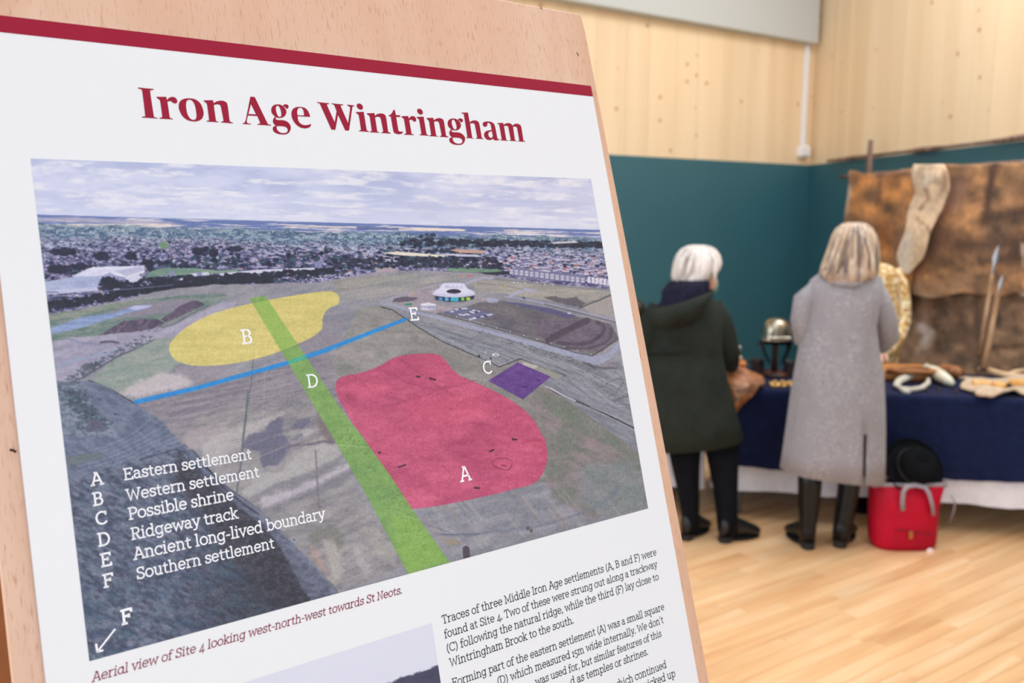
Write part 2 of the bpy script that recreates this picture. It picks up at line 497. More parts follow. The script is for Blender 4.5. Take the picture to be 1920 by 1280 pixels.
# ---- the printed aerial photograph: colours computed point by point on a fine grid
def vnoise(X, Y, seed):
    xi = np.floor(X).astype(np.int64); yi = np.floor(Y).astype(np.int64)
    fx = X - xi; fy = Y - yi; fx = fx * fx * (3 - 2 * fx); fy = fy * fy * (3 - 2 * fy)
    def h(a, b):
        n = (a * 374761393 + b * 668265263 + seed * 974634777) & 0x7fffffff
        n = ((n ^ (n >> 13)) * 1274126177) & 0x7fffffff
        return ((n ^ (n >> 16)) & 0xffff) / 65535.0
    return (h(xi, yi) * (1 - fx) + h(xi + 1, yi) * fx) * (1 - fy) + (h(xi, yi + 1) * (1 - fx) + h(xi + 1, yi + 1) * fx) * fy
def fbm(X, Y, seed, oct=4, gain=.5):
    s = 0; a = 1; t = 0
    for i in range(oct):
        s = s + a * vnoise(X * 2 ** i, Y * 2 ** i, seed + i); t += a; a *= gain
    return s / t
GU, GV = 1000, 660
U, Vv = np.meshgrid(np.linspace(0, 1, GU), np.linspace(0, 1, GV))
den = HM[2, 0] * U + HM[2, 1] * Vv + HM[2, 2]
X = (HM[0, 0] * U + HM[0, 1] * Vv + HM[0, 2]) / den      # where that point of the print lies in the survey of the photo
Y = (HM[1, 0] * U + HM[1, 1] * Vv + HM[1, 2]) / den
img = np.zeros((GV, GU, 3))
def ss(a, b, x): t = np.clip((x - a) / (b - a), 0, 1); return t * t * (3 - 2 * t)
def win(pts, m):
    us = [uv(*p) for p in pts]
    u0, u1 = min(p[0] for p in us), max(p[0] for p in us); v0, v1 = min(p[1] for p in us), max(p[1] for p in us)
    i0 = max(0, int(u0 * (GU - 1)) - m); i1 = min(GU, int(u1 * (GU - 1)) + m + 2)
    j0 = max(0, int(v0 * (GV - 1)) - m); j1 = min(GV, int(v1 * (GV - 1)) + m + 2)
    return slice(j0, max(j0, j1)), slice(i0, max(i0, i1))
def cover(pts, feather, warp=0, ws=12, seed=1, closed=True, half=None):
    """signed-distance cover of a polygon (or of a stroke of half-width half)"""
    m = int(feather + warp + (max(half) if half is not None and hasattr(half, '__len__') else (half or 0))) + 4
    w = win(pts, m); x, y = X[w], Y[w]
    if x.size == 0: return w, np.zeros(x.shape)
    if warp:
        x = x + (fbm(x / ws, y / ws, seed, 3) - .5) * 2 * warp; y = y + (fbm(x / ws + 9, y / ws + 5, seed + 7, 3) - .5) * 2 * warp
    d = np.full(x.shape, 1e9); ins = np.zeros(x.shape, bool)
    n = len(pts)
    for i in range(n if closed else n - 1):
        (ax, ay), (bx_, by_) = pts[i], pts[(i + 1) % n]
        ex, ey = bx_ - ax, by_ - ay
        t = np.clip(((x - ax) * ex + (y - ay) * ey) / (ex * ex + ey * ey + 1e-9), 0, 1)
        dd = np.hypot(x - ax - t * ex, y - ay - t * ey)
        if half is not None:
            hw = half if not hasattr(half, '__len__') else half[i] + (half[min(i + 1, len(half) - 1)] - half[i]) * t
            dd = dd - hw
        d = np.minimum(d, dd)
        if closed:
            c = ((ay > y) != (by_ > y)) & (x < (bx_ - ax) * (y - ay) / (by_ - ay + 1e-12) + ax)
            ins ^= c
    if closed: d = np.where(ins, -d, d)
    return w, np.clip(.5 - d / (2 * feather), 0, 1)
def paint(pts, col, a=1.0, feather=.7, **k):
    w, c = cover(pts, feather, **k)
    if c.size == 0: return
    c = (c * a)[..., None]
    if callable(col): col = col(X[w], Y[w])
    else: col = np.asarray(col, float)
    img[w] = img[w] * (1 - c) + col * c
def line(pts, hw, col, a=1.0, feather=.7, **k): paint(pts, col, a, feather, closed=False, half=hw, **k)
def Z3(*p): return [(p[i] / 2.9766, 400 + p[i + 1] / 2.9766) for i in range(0, len(p), 2)]
def Z4(*p): return [(600 + p[i] / 2.9766, 400 + p[i + 1] / 2.9766) for i in range(0, len(p), 2)]
def Z5(*p): return [(p[i] / 2.783, 820 + p[i + 1] / 2.783) for i in range(0, len(p), 2)]
def Z6(*p): return [(640 + p[i] / 2.782, 820 + p[i + 1] / 2.782) for i in range(0, len(p), 2)]
def mixc(c1, c2, t): return np.asarray(c1, float) * (1 - t[..., None]) + np.asarray(c2, float) * t[..., None]
def tone(c1, c2, sx, sy, seed, lo=.3, hi=.7, rot=0.0, oct=4):
    def f(x, y):
        xr, yr = x * math.cos(rot) + y * math.sin(rot), -x * math.sin(rot) + y * math.cos(rot)
        return mixc(c1, c2, np.clip((fbm(xr / sx, yr / sy, seed, oct, .6) - lo) / (hi - lo), 0, 1))
    return f
def smooth(pts, k=6, closed=True):
    out = []; n = len(pts)
    for i in range(n if closed else n - 1):
        p = [pts[(i + j - 1) % n] if closed else pts[max(0, min(n - 1, i + j - 1))] for j in range(4)]
        for s in range(k):
            t = s / k
            out.append(tuple(.5 * (2 * p[1][q] + (p[2][q] - p[0][q]) * t + (2 * p[0][q] - 5 * p[1][q] + 4 * p[2][q] - p[3][q]) * t * t + (3 * p[1][q] - p[0][q] - 3 * p[2][q] + p[3][q]) * t ** 3) for q in (0, 1)))
    if not closed: out.append(pts[-1])
    return out
HZ = 402 + (X - 66) * (433.6 - 402) / (1124 - 66)        # horizon of the photo
# sky: rows of flat-based cumulus
dy = np.clip((HZ - Y) / 110, 0, 1.2)
sx_ = 55 + 55 * dy; sy_ = 10 + 12 * dy
n1 = fbm((X + 40 * dy) / 74, (Y - X * .03) / (15 + 8 * np.clip(dy, 0, 1)), 11, 5, .5)
n2 = fbm(X / 120, Y / 34, 23, 4)
n3 = fbm(X / 24, Y / 10, 31, 4, .6)
sky = mixc((210, 213, 240), (182, 189, 226), np.clip((n2 - .42) * 4, 0, 1) * np.clip(dy * 1.4, 0, 1))
wh = np.clip((n1 - .46) * 7, 0, 1) * np.clip((n3 - .2) * 2.2, 0, 1)
sky = sky * (1 - .85 * wh[..., None]) + np.array((236, 234, 245.)) * .85 * wh[..., None]
under = np.clip((fbm((X + 40 * dy) / 62, (Y - 7 + X * .02) / 19, 11, 5, .55) - .5) * 7, 0, 1) * (1 - wh)
sky = sky * (1 - .28 * under[..., None]) + np.array((176, 182, 218.)) * .28 * under[..., None]
rgt = np.clip((X - 500) / 600, 0, 1)[..., None]
sky = sky * (1 - .5 * rgt) + (sky * np.array((1.03, 1.0, .975))) * .5 * rgt
haze = np.exp(-np.abs(HZ - Y) / 16)[..., None]
sky = sky * (1 - .55 * haze) + np.array((208, 212, 238.)) * .55 * haze
img[:] = sky
# open farmland up to the horizon
d = Y - HZ
g = np.clip(d / .8 + .5, 0, 1)[..., None]
st = fbm(X / 90, d / 3.2, 41, 4, .6)
far = mixc((102, 120, 176), (220, 210, 220), np.clip((st - .5) * 7, 0, 1))
far = far * (1 - np.clip(1 - d / 4, 0, 1)[..., None] * .7) + np.array((112, 132, 188.)) * np.clip(1 - d / 4, 0, 1)[..., None] * .7
img[:] = img * (1 - g) + far * g
paint(Z3(205, 22, 420, 20, 640, 40, 960, 50, 1000, 62, 700, 60, 420, 48, 205, 42), (176, 170, 196), .8, 1.2, warp=1.5)
paint(Z3(205, 60, 500, 58, 900, 62, 1040, 70, 900, 82, 500, 78, 205, 72), (230, 214, 212), .95, .8, warp=1)
paint(Z4(-200, 76, 210, 76, 205, 86, -200, 84), (226, 210, 206), .9, .8, warp=1)
paint(Z4(420, 90, 600, 88, 800, 96, 810, 106, 560, 104), (236, 220, 208), .9, .8, warp=1)
paint(Z4(1020, 96, 1110, 97, 1110, 106, 1030, 106), (228, 206, 200), .8, .8, warp=1)
paint(Z4(200, 76, 440, 88, 440, 100, 210, 96), (74, 92, 146), .8, 1, warp=1.5)
# green belt
top = 9 + 6 * (fbm(X / 40, X * 0, 43, 3) - .5) * 2
g = ss(0, 5, d - 14 - 8 * (fbm(X / 30, Y / 6, 44, 4) - .5) * 2)[..., None]
tr = fbm(X / 9, Y / 4.2, 45, 4, .65)
belt = mixc((74, 98, 130), (148, 166, 182), np.clip((tr - .36) * 3.4, 0, 1))
belt = np.where((vnoise(X / 2.4, Y / 1.5, 46) > .88)[..., None], (206, 205, 214), belt)
img[:] = img * (1 - g) + belt * g
# town: house clutter and tree clumps
g = ss(0, 10, d - 34 - 14 * (fbm(X / 60, Y / 14, 47, 3) - .5) * 2)[..., None]
tn = fbm(X / 6, Y / 3.0, 48, 4, .7)
big = fbm(X / 70, Y / 12, 49, 3)
upper = np.clip(1.35 - (d - 34) / 34 + (big - .5) * 2.4, 0, 1)[..., None]
town = mixc((72, 74, 108), (168, 164, 192), np.clip((tn - .38) * 3.6, 0, 1))
town = town * (1 - .55 * upper) + mixc((112, 128, 152), (196, 200, 214), np.clip((tn - .36) * 3.4, 0, 1)) * .55 * upper
img[:] = img * (1 - g) + town * g
rp = random.Random(5)
def blob(x, y, rx, ry, col, a=.95, f=.7, rag=0, seed=0):
    u0, v0 = uv(x, y)
    i = u0 * (GU - 1); j = v0 * (GV - 1)
    mi = int(rx * 1.5 + 4); mj = int(ry * 1.5 + 4)
    w = (slice(max(0, int(j) - mj), max(0, min(GV, int(j) + mj + 1))), slice(max(0, int(i) - mi), max(0, min(GU, int(i) + mi + 1))))
    xx, yy = X[w], Y[w]
    if xx.size == 0: return
    q = np.hypot((xx - x) / rx, (yy - y) / ry)
    if rag: q = q + (vnoise(xx / 3.0 + seed, yy / 2.4, 3) - .5) * rag
    c = np.clip((1 - q) * min(rx, ry) / (2 * f) + .5, 0, 1)[..., None] * a
    img[w] = img[w] * (1 - c) + np.asarray(col, float) * c
def house(x, y, w, h, roof, wall_):
    paint([(x - w, y + h * .2), (x - w * .6, y - h), (x + w * .7, y - h), (x + w, y + h * .2)], roof, .95, .6)
    paint([(x - w * .9, y + h * .2), (x + w * .95, y + h * .2), (x + w * .95, y + h), (x - w * .9, y + h)], wall_, .9, .6)
def base_edge(x):       # lower edge of the town in the photo
    P = [(60, 575), (90, 572), (160, 562), (300, 532), (400, 524), (520, 538), (640, 525), (720, 510), (790, 505), (940, 512), (960, 525), (1060, 533), (1150, 540)]
    return float(np.interp(x, [p[0] for p in P], [p[1] for p in P]))
items = []
for _ in range(2600):
    x = rp.uniform(60, 1145); hz = 402 + (x - 66) * .02987; be = base_edge(x) - 8
    t = rp.random() ** 1.1; y = hz + 36 + (be - hz - 36) * t
    items.append((y, x, t))
items.sort()
for y, x, t in items:
    s = .7 + 2.1 * t; r_ = rp.random()
    east = x > 880
    if r_ < (.30 if east else .42):
        blob(x, y, s * rp.uniform(1.5, 3.4), s * rp.uniform(.9, 1.5), rp.choice([(44, 50, 78), (36, 42, 66), (54, 66, 88), (60, 84, 96)]), .85, .6, .6, x)
    elif r_ < .52:
        blob(x, y, s * rp.uniform(1, 2.3), s * .6, rp.choice([(214, 210, 222), (196, 190, 208), (178, 172, 196)]), .8, .6)
    elif r_ < .72:
        c = rp.choice([(150, 112, 124), (126, 100, 122), (164, 124, 128), (140, 128, 152), (112, 108, 140)]) if not east else rp.choice([(158, 108, 118), (132, 124, 152), (150, 146, 176), (126, 108, 132)])
        house(x, y, s * rp.uniform(1.1, 1.9), s * rp.uniform(.7, 1.1), c, (186, 180, 196))
for _ in range(90):
    x = rp.uniform(80, 900); be = base_edge(x); y = be - rp.uniform(18, 62)
    for q in range(rp.randint(2, 6)): blob(x + rp.gauss(0, 9), y + rp.gauss(0, 2.4), rp.uniform(2.5, 6), rp.uniform(1.8, 4), rp.choice([(36, 44, 70), (30, 36, 58), (46, 62, 82), (60, 88, 98)]), .9, .7, .6, x)
# dark wood beyond the houses, right of centre
for _ in range(260):
    t = rp.random(); x = 760 + 380 * t; y = 452 + 8 * t + rp.uniform(-3, 9) * (1 - .3 * t)
    blob(x, y, rp.uniform(3, 7), rp.uniform(2, 3.6), rp.choice([(38, 44, 66), (32, 36, 58), (48, 58, 78)]), .9, .7, .6, x)
paint(Z4(1290, 168, 1420, 160, 1440, 172, 1300, 178), (214, 206, 214), .9, .8)
paint(Z4(720, 210, 760, 205, 910, 214, 912, 230, 780, 226), (196, 158, 142), .95, .7)
paint(Z4(640, 228, 870, 236, 900, 250, 760, 246), (206, 204, 218), .9, .7)
paint(Z4(340, 226, 420, 218, 700, 238, 690, 252, 460, 240), (226, 220, 200), .95, .7)
paint(Z4(220, 250, 430, 262, 430, 278, 330, 272), (196, 196, 214), .9, .7)
paint(Z4(300, 315, 400, 303, 430, 312, 430, 330, 330, 340), (172, 158, 160), .95, .7)
for x in range(0, 26):
    t = x / 25; bx0, by0 = 600 + (900 + 60 * 0 + 690 * t) / 2.9766, 400 + (262 + 60 * t) / 2.9766
    house(bx0 + rp.uniform(-2, 2), by0 + rp.uniform(-6, 10), rp.uniform(4, 7), rp.uniform(2.6, 4), rp.choice([(178, 110, 116), (146, 130, 156), (130, 134, 168), (160, 118, 124)]), (206, 198, 206))
for x in range(90):
    t = rp.random(); bx0, by0 = 600 + (1080 + 520 * t) / 2.9766, 400 + (230 + 50 * t + rp.uniform(-20, 90)) / 2.9766
    house(bx0, by0, rp.uniform(3, 5.5), rp.uniform(2, 3.2), rp.choice([(130, 130, 160), (150, 142, 168), (112, 116, 150), (160, 128, 140)]), (198, 192, 206))
# green sports field and its hedge of conifers
paint(Z4(700, 318, 740, 308, 1010, 318, 1010, 340, 860, 346, 720, 338), tone((98, 132, 112), (122, 152, 126), 30, 5, 51), 1, .7)
for x in range(34):
    t = x / 33; blob(600 + (690 + 370 * t) / 2.9766, 400 + (334 + 10 * math.sin(3 * t)) / 2.9766, 2.0, 3.2, (34, 40, 54), .9, .6)
line(Z4(690, 345, 860, 352, 1060, 338), 1.4, (40, 44, 56), .9)
# long terrace of pale flats
P0 = (600 + 1066 / 2.9766, 400 + 318 / 2.9766); P1 = (600 + 1465 / 2.9766, 400 + 368 / 2.9766)
paint(Z4(1066, 318, 1110, 302, 1190, 328, 1475, 350, 1490, 362, 1470, 392, 1180, 378, 1068, 352), (122, 122, 150), 1, .7)
for i in range(15):
    t = i / 14; x = P0[0] + (P1[0] - P0[0]) * t; y = P0[1] + (P1[1] - P0[1]) * t + 3
    paint([(x - 3.2, y - 3), (x + 3.2, y - 3), (x + 3.2, y + 6), (x - 3.2, y + 6)], (206, 202, 214), .95, .6)
    for k in (-1.4, 1.4):
        paint([(x + k - .5, y - 1.4), (x + k + .5, y - 1.4), (x + k + .5, y + 4), (x + k - .5, y + 4)], (92, 96, 126), .8, .5)
for i in range(6):
    x = 600 + (1500 + 22 * i) / 2.9766; y = 400 + (372 + 3 * i) / 2.9766
    paint([(x - 3, y - 4), (x + 3, y - 4), (x + 3, y + 8), (x - 3, y + 8)], (212, 208, 218), .95, .6)
    paint([(x - 3.4, y - 4), (x, y - 8), (x + 3.4, y - 4)], (112, 112, 140), .95, .6)
# warehouses at the left
paint(Z3(400, 350, 510, 300, 800, 293, 808, 330, 720, 362, 560, 352, 420, 356), tone((202, 204, 222), (222, 222, 234), 20, 4, 53), 1, .7)
paint(Z3(560, 352, 610, 330, 640, 345, 720, 362, 700, 372), (150, 154, 186), .9)
paint(Z3(640, 320, 790, 298, 806, 318, 700, 352), (176, 178, 200), .9)
paint(Z3(244, 382, 420, 352, 570, 352, 540, 412, 250, 428), tone((150, 160, 190), (172, 180, 206), 30, 5, 54), 1, .7)
paint(Z3(248, 428, 540, 410, 545, 432, 250, 455), (186, 190, 212), 1, .7)
for i in range(6): paint(Z3(255 + 12 * i, 436, 262 + 12 * i, 435, 262 + 12 * i, 444, 255 + 12 * i, 445), (84, 90, 124), .9)
paint(Z3(808, 362, 830, 330, 900, 308, 1100, 308, 1200, 322, 1330, 315, 1320, 334, 1050, 345, 900, 350), tone((108, 136, 120), (132, 156, 136), 24, 5, 55), 1, .8, warp=1)
for P in ((1050, 338, 1160, 330, 1170, 345, 1060, 356), (1220, 338, 1420, 318, 1780, 306, 1785, 318, 1420, 340, 1240, 356), (930, 370, 1020, 355, 1020, 372, 940, 384), (690, 350, 770, 338, 800, 372, 720, 392)):
    paint(Z3(*P), (206, 206, 222), .95, .7)
for P in ((940, 322, 965, 318, 985, 380, 950, 386), (1750, 275, 1790, 270, 1800, 310, 1760, 312), (1095, 334, 1125, 330, 1125, 350, 1100, 354)):
    paint(Z3(*P), (134, 138, 172), .95, .6)
blob(307, 460, 9, 6.5, (112, 146, 112), .9, .8, .5)
for (x, y, rx, ry) in ((190, 480, 16, 9), (245, 480, 11, 9), (120, 472, 26, 8), (110, 505, 24, 9), (370, 472, 12, 8), (400, 475, 9, 9), (440, 468, 14, 6), (280, 497, 8, 10), (540, 480, 4, 7), (150, 500, 20, 7)):
    blob(x, y, rx, ry, (34, 38, 58), .92, .8, .45, x)
# tree belt in front of the town
for t in np.linspace(0, 1, 300):
    x = 88 + 420 * t; y = float(np.interp(x, [88, 130, 200, 260, 330, 420, 508], [578, 572, 560, 548, 538, 532, 528]))
    if x > 0: blob(x + rp.uniform(-3, 3), y + rp.uniform(-12, 4) * (1 - .4 * t), rp.uniform(3, 7), rp.uniform(3, 5), rp.choice([(30, 34, 50), (38, 44, 58), (26, 30, 46)]), .9, .7, .6, x)
for _ in range(220):
    t = rp.random(); x = 205 + 420 * t; y = float(np.interp(x, [205, 300, 420, 625], [540, 528, 522, 512])) + rp.uniform(-7, 5)
    blob(x, y, rp.uniform(3, 6.5), rp.uniform(2, 4.2), rp.choice([(32, 38, 54), (40, 48, 62), (28, 32, 48)]), .9, .7, .6, x)
for _ in range(200):
    t = rp.random(); x = 620 + 330 * t; y = 502 + rp.uniform(-14, 5) - 4 * math.sin(t * 3)
    blob(x, y, rp.uniform(2.4, 5.5), rp.uniform(1.8, 3.6), rp.choice([(34, 40, 58), (44, 52, 68), (52, 62, 76)]), .85, .7, .6, x)
blob(205, 530, 17, 11, (30, 34, 50), .95, .8, .4); line(Z3(256, 468, 520, 440, 960, 402), 1.0, (120, 124, 150), .7)
for _ in range(120):
    x = rp.uniform(505, 690); y = 530 - (x - 505) * .05 + rp.uniform(-9, 9)
    blob(x, y, rp.uniform(1.2, 2.6), rp.uniform(.9, 1.6), rp.choice([(196, 192, 202), (170, 160, 172), (60, 64, 82), (44, 50, 66)]), .9, .6)
def ZA(*p): return [(90 + p[i] / 4.2667, 540 + p[i + 1] / 4.2667) for i in range(0, len(p), 2)]
def ZB(*p): return [(380 + p[i] / 3.2816, 740 + p[i + 1] / 3.2816) for i in range(0, len(p), 2)]
def ZC(*p): return [(720 + p[i] / 4, 500 + p[i + 1] / 4) for i in range(0, len(p), 2)]
def ZD(*p): return [(860 + p[i] / 4, 640 + p[i + 1] / 4) for i in range(0, len(p), 2)]
# the open fields: everything below the town
edge = [(40, 600), (90, 592), (160, 578), (240, 560), (300, 545), (400, 534), (500, 533), (600, 530), (700, 512), (780, 508), (900, 514), (950, 522), (1000, 530), (1060, 537), (1160, 546)]
allf = edge + [(1300, 1000), (1250, 1300), (100, 1300)]
paint(allf, tone((132, 134, 140), (154, 152, 156), 60, 12, 61, .3, .7, -.25), 1, 1.2, warp=1.5)
# upper left: rough green-grey ground
paint(ZA(-60, 240, 200, 190, 520, 140, 640, 110, 1100, 60, 1420, 50, 1420, 120, 1290, 140, 900, 310, 420, 380, 30, 440, -60, 440), tone((98, 122, 112), (134, 146, 140), 26, 5, 62, .3, .7, -.2), 1, 1.2, warp=1.5)
paint(ZA(-30, 215, 200, 175, 420, 140, 640, 108, 860, 100, 700, 130, 480, 170, 160, 240, -30, 270), tone((124, 136, 116), (150, 154, 140), 20, 3, 63), .8, 1.5, warp=2)
paint(ZA(430, 215, 600, 150, 860, 110, 1060, 85, 1180, 100, 950, 200, 700, 240), (142, 134, 146), .85, 2, warp=2)
paint(ZA(-20, 335, 260, 235, 500, 205, 620, 170, 690, 140, 830, 138, 800, 160, 620, 205, 420, 270, 180, 340, -20, 372), tone((122, 142, 180), (150, 166, 196), 40, 6, 64), 1, .8, warp=1)
paint(ZA(640, 165, 700, 142, 830, 140, 800, 158, 700, 178), (186, 186, 216), .9, 1)
# pale lavender bare ground left
paint(ZA(-40, 440, 180, 395, 420, 380, 800, 330, 1000, 300, 1400, 110, 1500, 110, 1420, 320, 1000, 420, 860, 408, 560, 540, 340, 680, 200, 740, -40, 760), tone((150, 146, 164), (168, 164, 178), 40, 8, 65, .3, .7, -.3), 1, 1.5, warp=2)
line(ZA(30, 640, 240, 570, 560, 500), 2.6, (146, 158, 178), .9, 1.5)
line(ZA(150, 400, 260, 440, 420, 450), 2.5, (126, 130, 158), .6, 2)
# spoil heaps
heap = tone((84, 74, 92), (112, 100, 114), 9, 6, 66, .3, .7, -.7)
paint(ZA(410, 375, 500, 320, 610, 258, 650, 262, 740, 245, 800, 250, 880, 252, 930, 285, 840, 325, 700, 350, 480, 370), heap, 1, .9, warp=1)
paint(ZA(900, 255, 1060, 140, 1160, 97, 1220, 115, 1250, 135, 1120, 200, 950, 275), heap, 1, .9, warp=1)
for k in range(7): line(ZA(520 + 55 * k, 350, 610 + 55 * k, 262), .7, (66, 58, 76), .6, .8)
line(ZA(905, 318, 1010, 290, 1130, 215, 1290, 140), 1.6, (92, 100, 104), .7, 1.2, warp=1)
line(ZA(420, 435, 500, 428, 560, 440), 2.2, (86, 84, 98), .9, 1.2, warp=1)
# scrub strip and hedge line
hedge = ZA(850, 410, 740, 470, 560, 545, 450, 610, 350, 670, 280, 715, 190, 745)
line(hedge, 1.1, (58, 60, 76), .85, .8, warp=.6)
for _ in range(150):
    t = rp.random(); i = t * (len(hedge) - 1); k = int(i); f_ = i - k
    x = hedge[k][0] * (1 - f_) + hedge[min(k + 1, 6)][0] * f_ - rp.uniform(0, 22); y = hedge[k][1] * (1 - f_) + hedge[min(k + 1, 6)][1] * f_ - rp.uniform(0, 9)
    blob(x, y, rp.uniform(1.2, 3.6), rp.uniform(.8, 2), rp.choice([(84, 92, 106), (74, 84, 96), (98, 104, 118)]), .75, .8, .7, x)
blob(167, 687, 13, 7, (78, 88, 94), .85, 1.2, .8); blob(180, 683, 8, 5, (66, 76, 86), .8, 1, .8)
# dark rough land on the left, below the hedge
rough = smooth(ZA(190, 745, 320, 740, 430, 770, 570, 855, 690, 925, 850, 1010, 940, 1075, 1020, 1160, 1110, 1275), 3, False) + smooth(ZB(120, 430, 140, 560, 230, 640, 340, 710, 480, 840, 640, 960, 700, 1040, 760, 1130, 830, 1225), 3, False)
edge_line = smooth(ZA(320, 740, 430, 770, 570, 855, 690, 925, 850, 1010, 940, 1075, 1020, 1160, 1110, 1275), 3, False) + smooth([(362, 846), (380, 868), (407, 899), (440, 925), (484, 955), (527, 997), (575, 1032), (593, 1057), (611, 1085), (633, 1113)], 3, False)
paint([(30, 715), (134, 715)] + edge_line + [(640, 1300), (100, 1300)], tone((94, 104, 124), (120, 128, 146), 20, 7, 67, .3, .7, .5), 1, 1.0, warp=.6)
paint(ZA(-40, 760, 200, 745, 300, 800, 330, 900, 420, 1000, 520, 1080, 560, 1200, 100, 1180, -40, 900), tone((92, 108, 118), (136, 144, 158), 9, 4, 68, .35, .65), .9, 3, warp=3)
for _ in range(230):
    t = rp.random(); x = 118 + 20 * t + rp.gauss(22 * (1 - abs(t - .5)), 14) + 30 * t; y = 730 + 78 * t + rp.gauss(0, 5)
    blob(x, y, rp.uniform(1.5, 5), rp.uniform(1, 3), rp.choice([(62, 80, 88), (54, 68, 80), (74, 92, 98), (84, 84, 104)]), .7, 1, .8, x)
paint(ZA(300, 1110, 360, 1040, 400, 1050, 470, 1130, 300, 1150), (96, 94, 112), .8, 2, warp=2)
for k in range(16):
    line(smooth([(118 + k * 3, 852 + k * 3.5), (190 + k * 4, 835 + k * 2.5), (240 + k * 5, 812 + k * 2), (275 + k * 7, 782 + k * 2.6)], 5, False), .8, (134, 142, 162) if k % 2 else (92, 100, 118), .5, .9, warp=1)
paint(Z5(330, 110, 480, 80, 560, 85, 400, 140, 340, 150), (104, 114, 112), .8, 2, warp=2)
# the black, shaggy field in the lower left corner
dark = [(118, 912), (190, 880), (262, 862), (330, 842), (352, 852), (370, 872), (398, 905), (440, 950), (480, 985), (520, 1020), (560, 1060), (585, 1090), (625, 1120), (600, 1300), (100, 1300)]
paint(dark, tone((60, 64, 84), (120, 126, 142), 12, 6, 69, .3, .7, .45), .95, 5, warp=5)
def overlay(lo, hi, f, a):
    m = ((X > lo[0]) & (X < hi[0]) & (Y > lo[1]) & (Y < hi[1]))
    return m
left = np.clip((520 - X) / 160, 0, 1) * np.clip((Y - 900) / 60, 0, 1) * np.clip((Y - (850 + (X - 120) * .9) * 0 - 900) / 60, 0, 1)
dk = np.clip(((X - 330) + (Y - 930) * .15) / 160, 0, 1) * np.clip((Y - 850 - (X - 300) * .55) / 60, 0, 1) * (Y > 850)
inside = cover([(118, 912), (190, 880), (262, 862), (330, 842), (352, 852), (370, 872), (398, 905), (440, 950), (480, 985), (520, 1020), (560, 1060), (585, 1090), (625, 1120), (600, 1300), (100, 1300)], 3, warp=3)
c = inside[1][..., None] * .75 * dk[inside[0]][..., None]
img[inside[0]] = img[inside[0]] * (1 - c) + np.array((46, 46, 56.)) * c
gr = (fbm(X / 13, Y / 8, 70, 4)[inside[0]] > .56)[..., None] * inside[1][..., None] * .35
img[inside[0]] = img[inside[0]] * (1 - gr) + np.array((76, 104, 112.)) * gr
bl = np.clip((fbm(X / 30, Y / 18, 75, 3)[inside[0]] - .52) * 6, 0, 1)[..., None] * inside[1][..., None] * .35 * np.clip((Y[inside[0]] - 1000) / 80, 0, 1)[..., None]
img[inside[0]] = img[inside[0]] * (1 - bl) + np.array((52, 76, 100.)) * bl
sp = (vnoise(X / 1.6, Y / 1.6, 71)[inside[0]] > .9)[..., None] * inside[1][..., None] * .45
img[inside[0]] = img[inside[0]] * (1 - sp) + np.array((150, 150, 158.)) * sp
paint(ZB(350, 1000, 420, 940, 500, 1000, 560, 1090, 620, 1200, 560, 1290, 420, 1290, 360, 1120), (34, 34, 42), .8, 9, warp=9, ws=8)
paint([(335, 850), (400, 908), (470, 962), (530, 1012), (580, 1062), (625, 1122), (560, 1140), (480, 1120), (430, 1040), (385, 970), (320, 900)], tone((40, 38, 48), (72, 70, 80), 7, 5, 170), .9, 9, warp=9, ws=9)
for _ in range(420):
    t = rp.random(); x = 340 + 270 * t + rp.gauss(-18, 22); y = 860 + 240 * t + rp.gauss(8, 14)
    blob(x, y, rp.uniform(.6, 1.6), rp.uniform(.5, 1.1), rp.choice([(118, 112, 108), (96, 94, 100), (26, 26, 34), (30, 30, 38)]), .6, .6)
for _ in range(500):
    x = rp.uniform(130, 560); y = rp.uniform(880, 1230); l = rp.uniform(2, 7)
    if y < 860 + (x - 300) * .9 or y > 1240 - (x - 165) * .27: continue
    line([(x, y), (x + l, y + l * .6)], .5, rp.choice([(60, 64, 78), (120, 124, 138), (78, 104, 108), (52, 54, 66)]), .5, .7)
# grey-blue bank between dark field and stubble
bank = ZB(120, 560, 230, 640, 350, 735, 470, 850, 560, 930, 640, 980, 700, 1050, 760, 1130, 830, 1230, 660, 1275, 600, 1180, 540, 1080, 480, 960, 400, 830, 300, 760, 160, 640)
paint(bank, tone((92, 98, 114), (124, 130, 146), 10, 6, 72), .8, 3, warp=3)
line(edge_line, 1.0, (48, 46, 58), .8, .9, warp=.5)
line(ZB(0, 440, 60, 490, 130, 580, 240, 670, 340, 740), 1.6, (50, 48, 58), .8, 1.4, warp=1)
line([(260, 862), (300, 851), (330, 842), (348, 850), (356, 866)], .9, (50, 52, 66), .7, 1)
# main field: browns left of the green band
def inside_left(x, y): pass
field = [(180, 715), (290, 640), (320, 620), (420, 565), (530, 545), (640, 540), (700, 545), (1225, 960), (640, 1120), (611, 1085), (527, 997), (440, 925), (362, 846), (330, 795), (285, 768), (225, 740)]
paint(ZA(340, 735, 470, 610, 600, 545, 860, 408, 1000, 400, 1100, 330, 1200, 290, 1100, 560, 900, 720, 600, 860), tone((136, 150, 140), (156, 160, 152), 40, 5, 73, .3, .7, -.2), 1, 1.5, warp=1)
paint(ZA(1000, 640, 1420, 600, 1420, 740, 1150, 790, 1100, 720), (150, 144, 150), .8, 3, warp=3)
fieldcol = tone((124, 120, 128), (150, 144, 146), 70, 6, 74, .3, .7, -.2)
paint(Z3(745, 1060, 1100, 950, 1600, 840, 1905, 760, 1905, 1290, 1010, 1290, 900, 1160), fieldcol, 1, 2, warp=1)
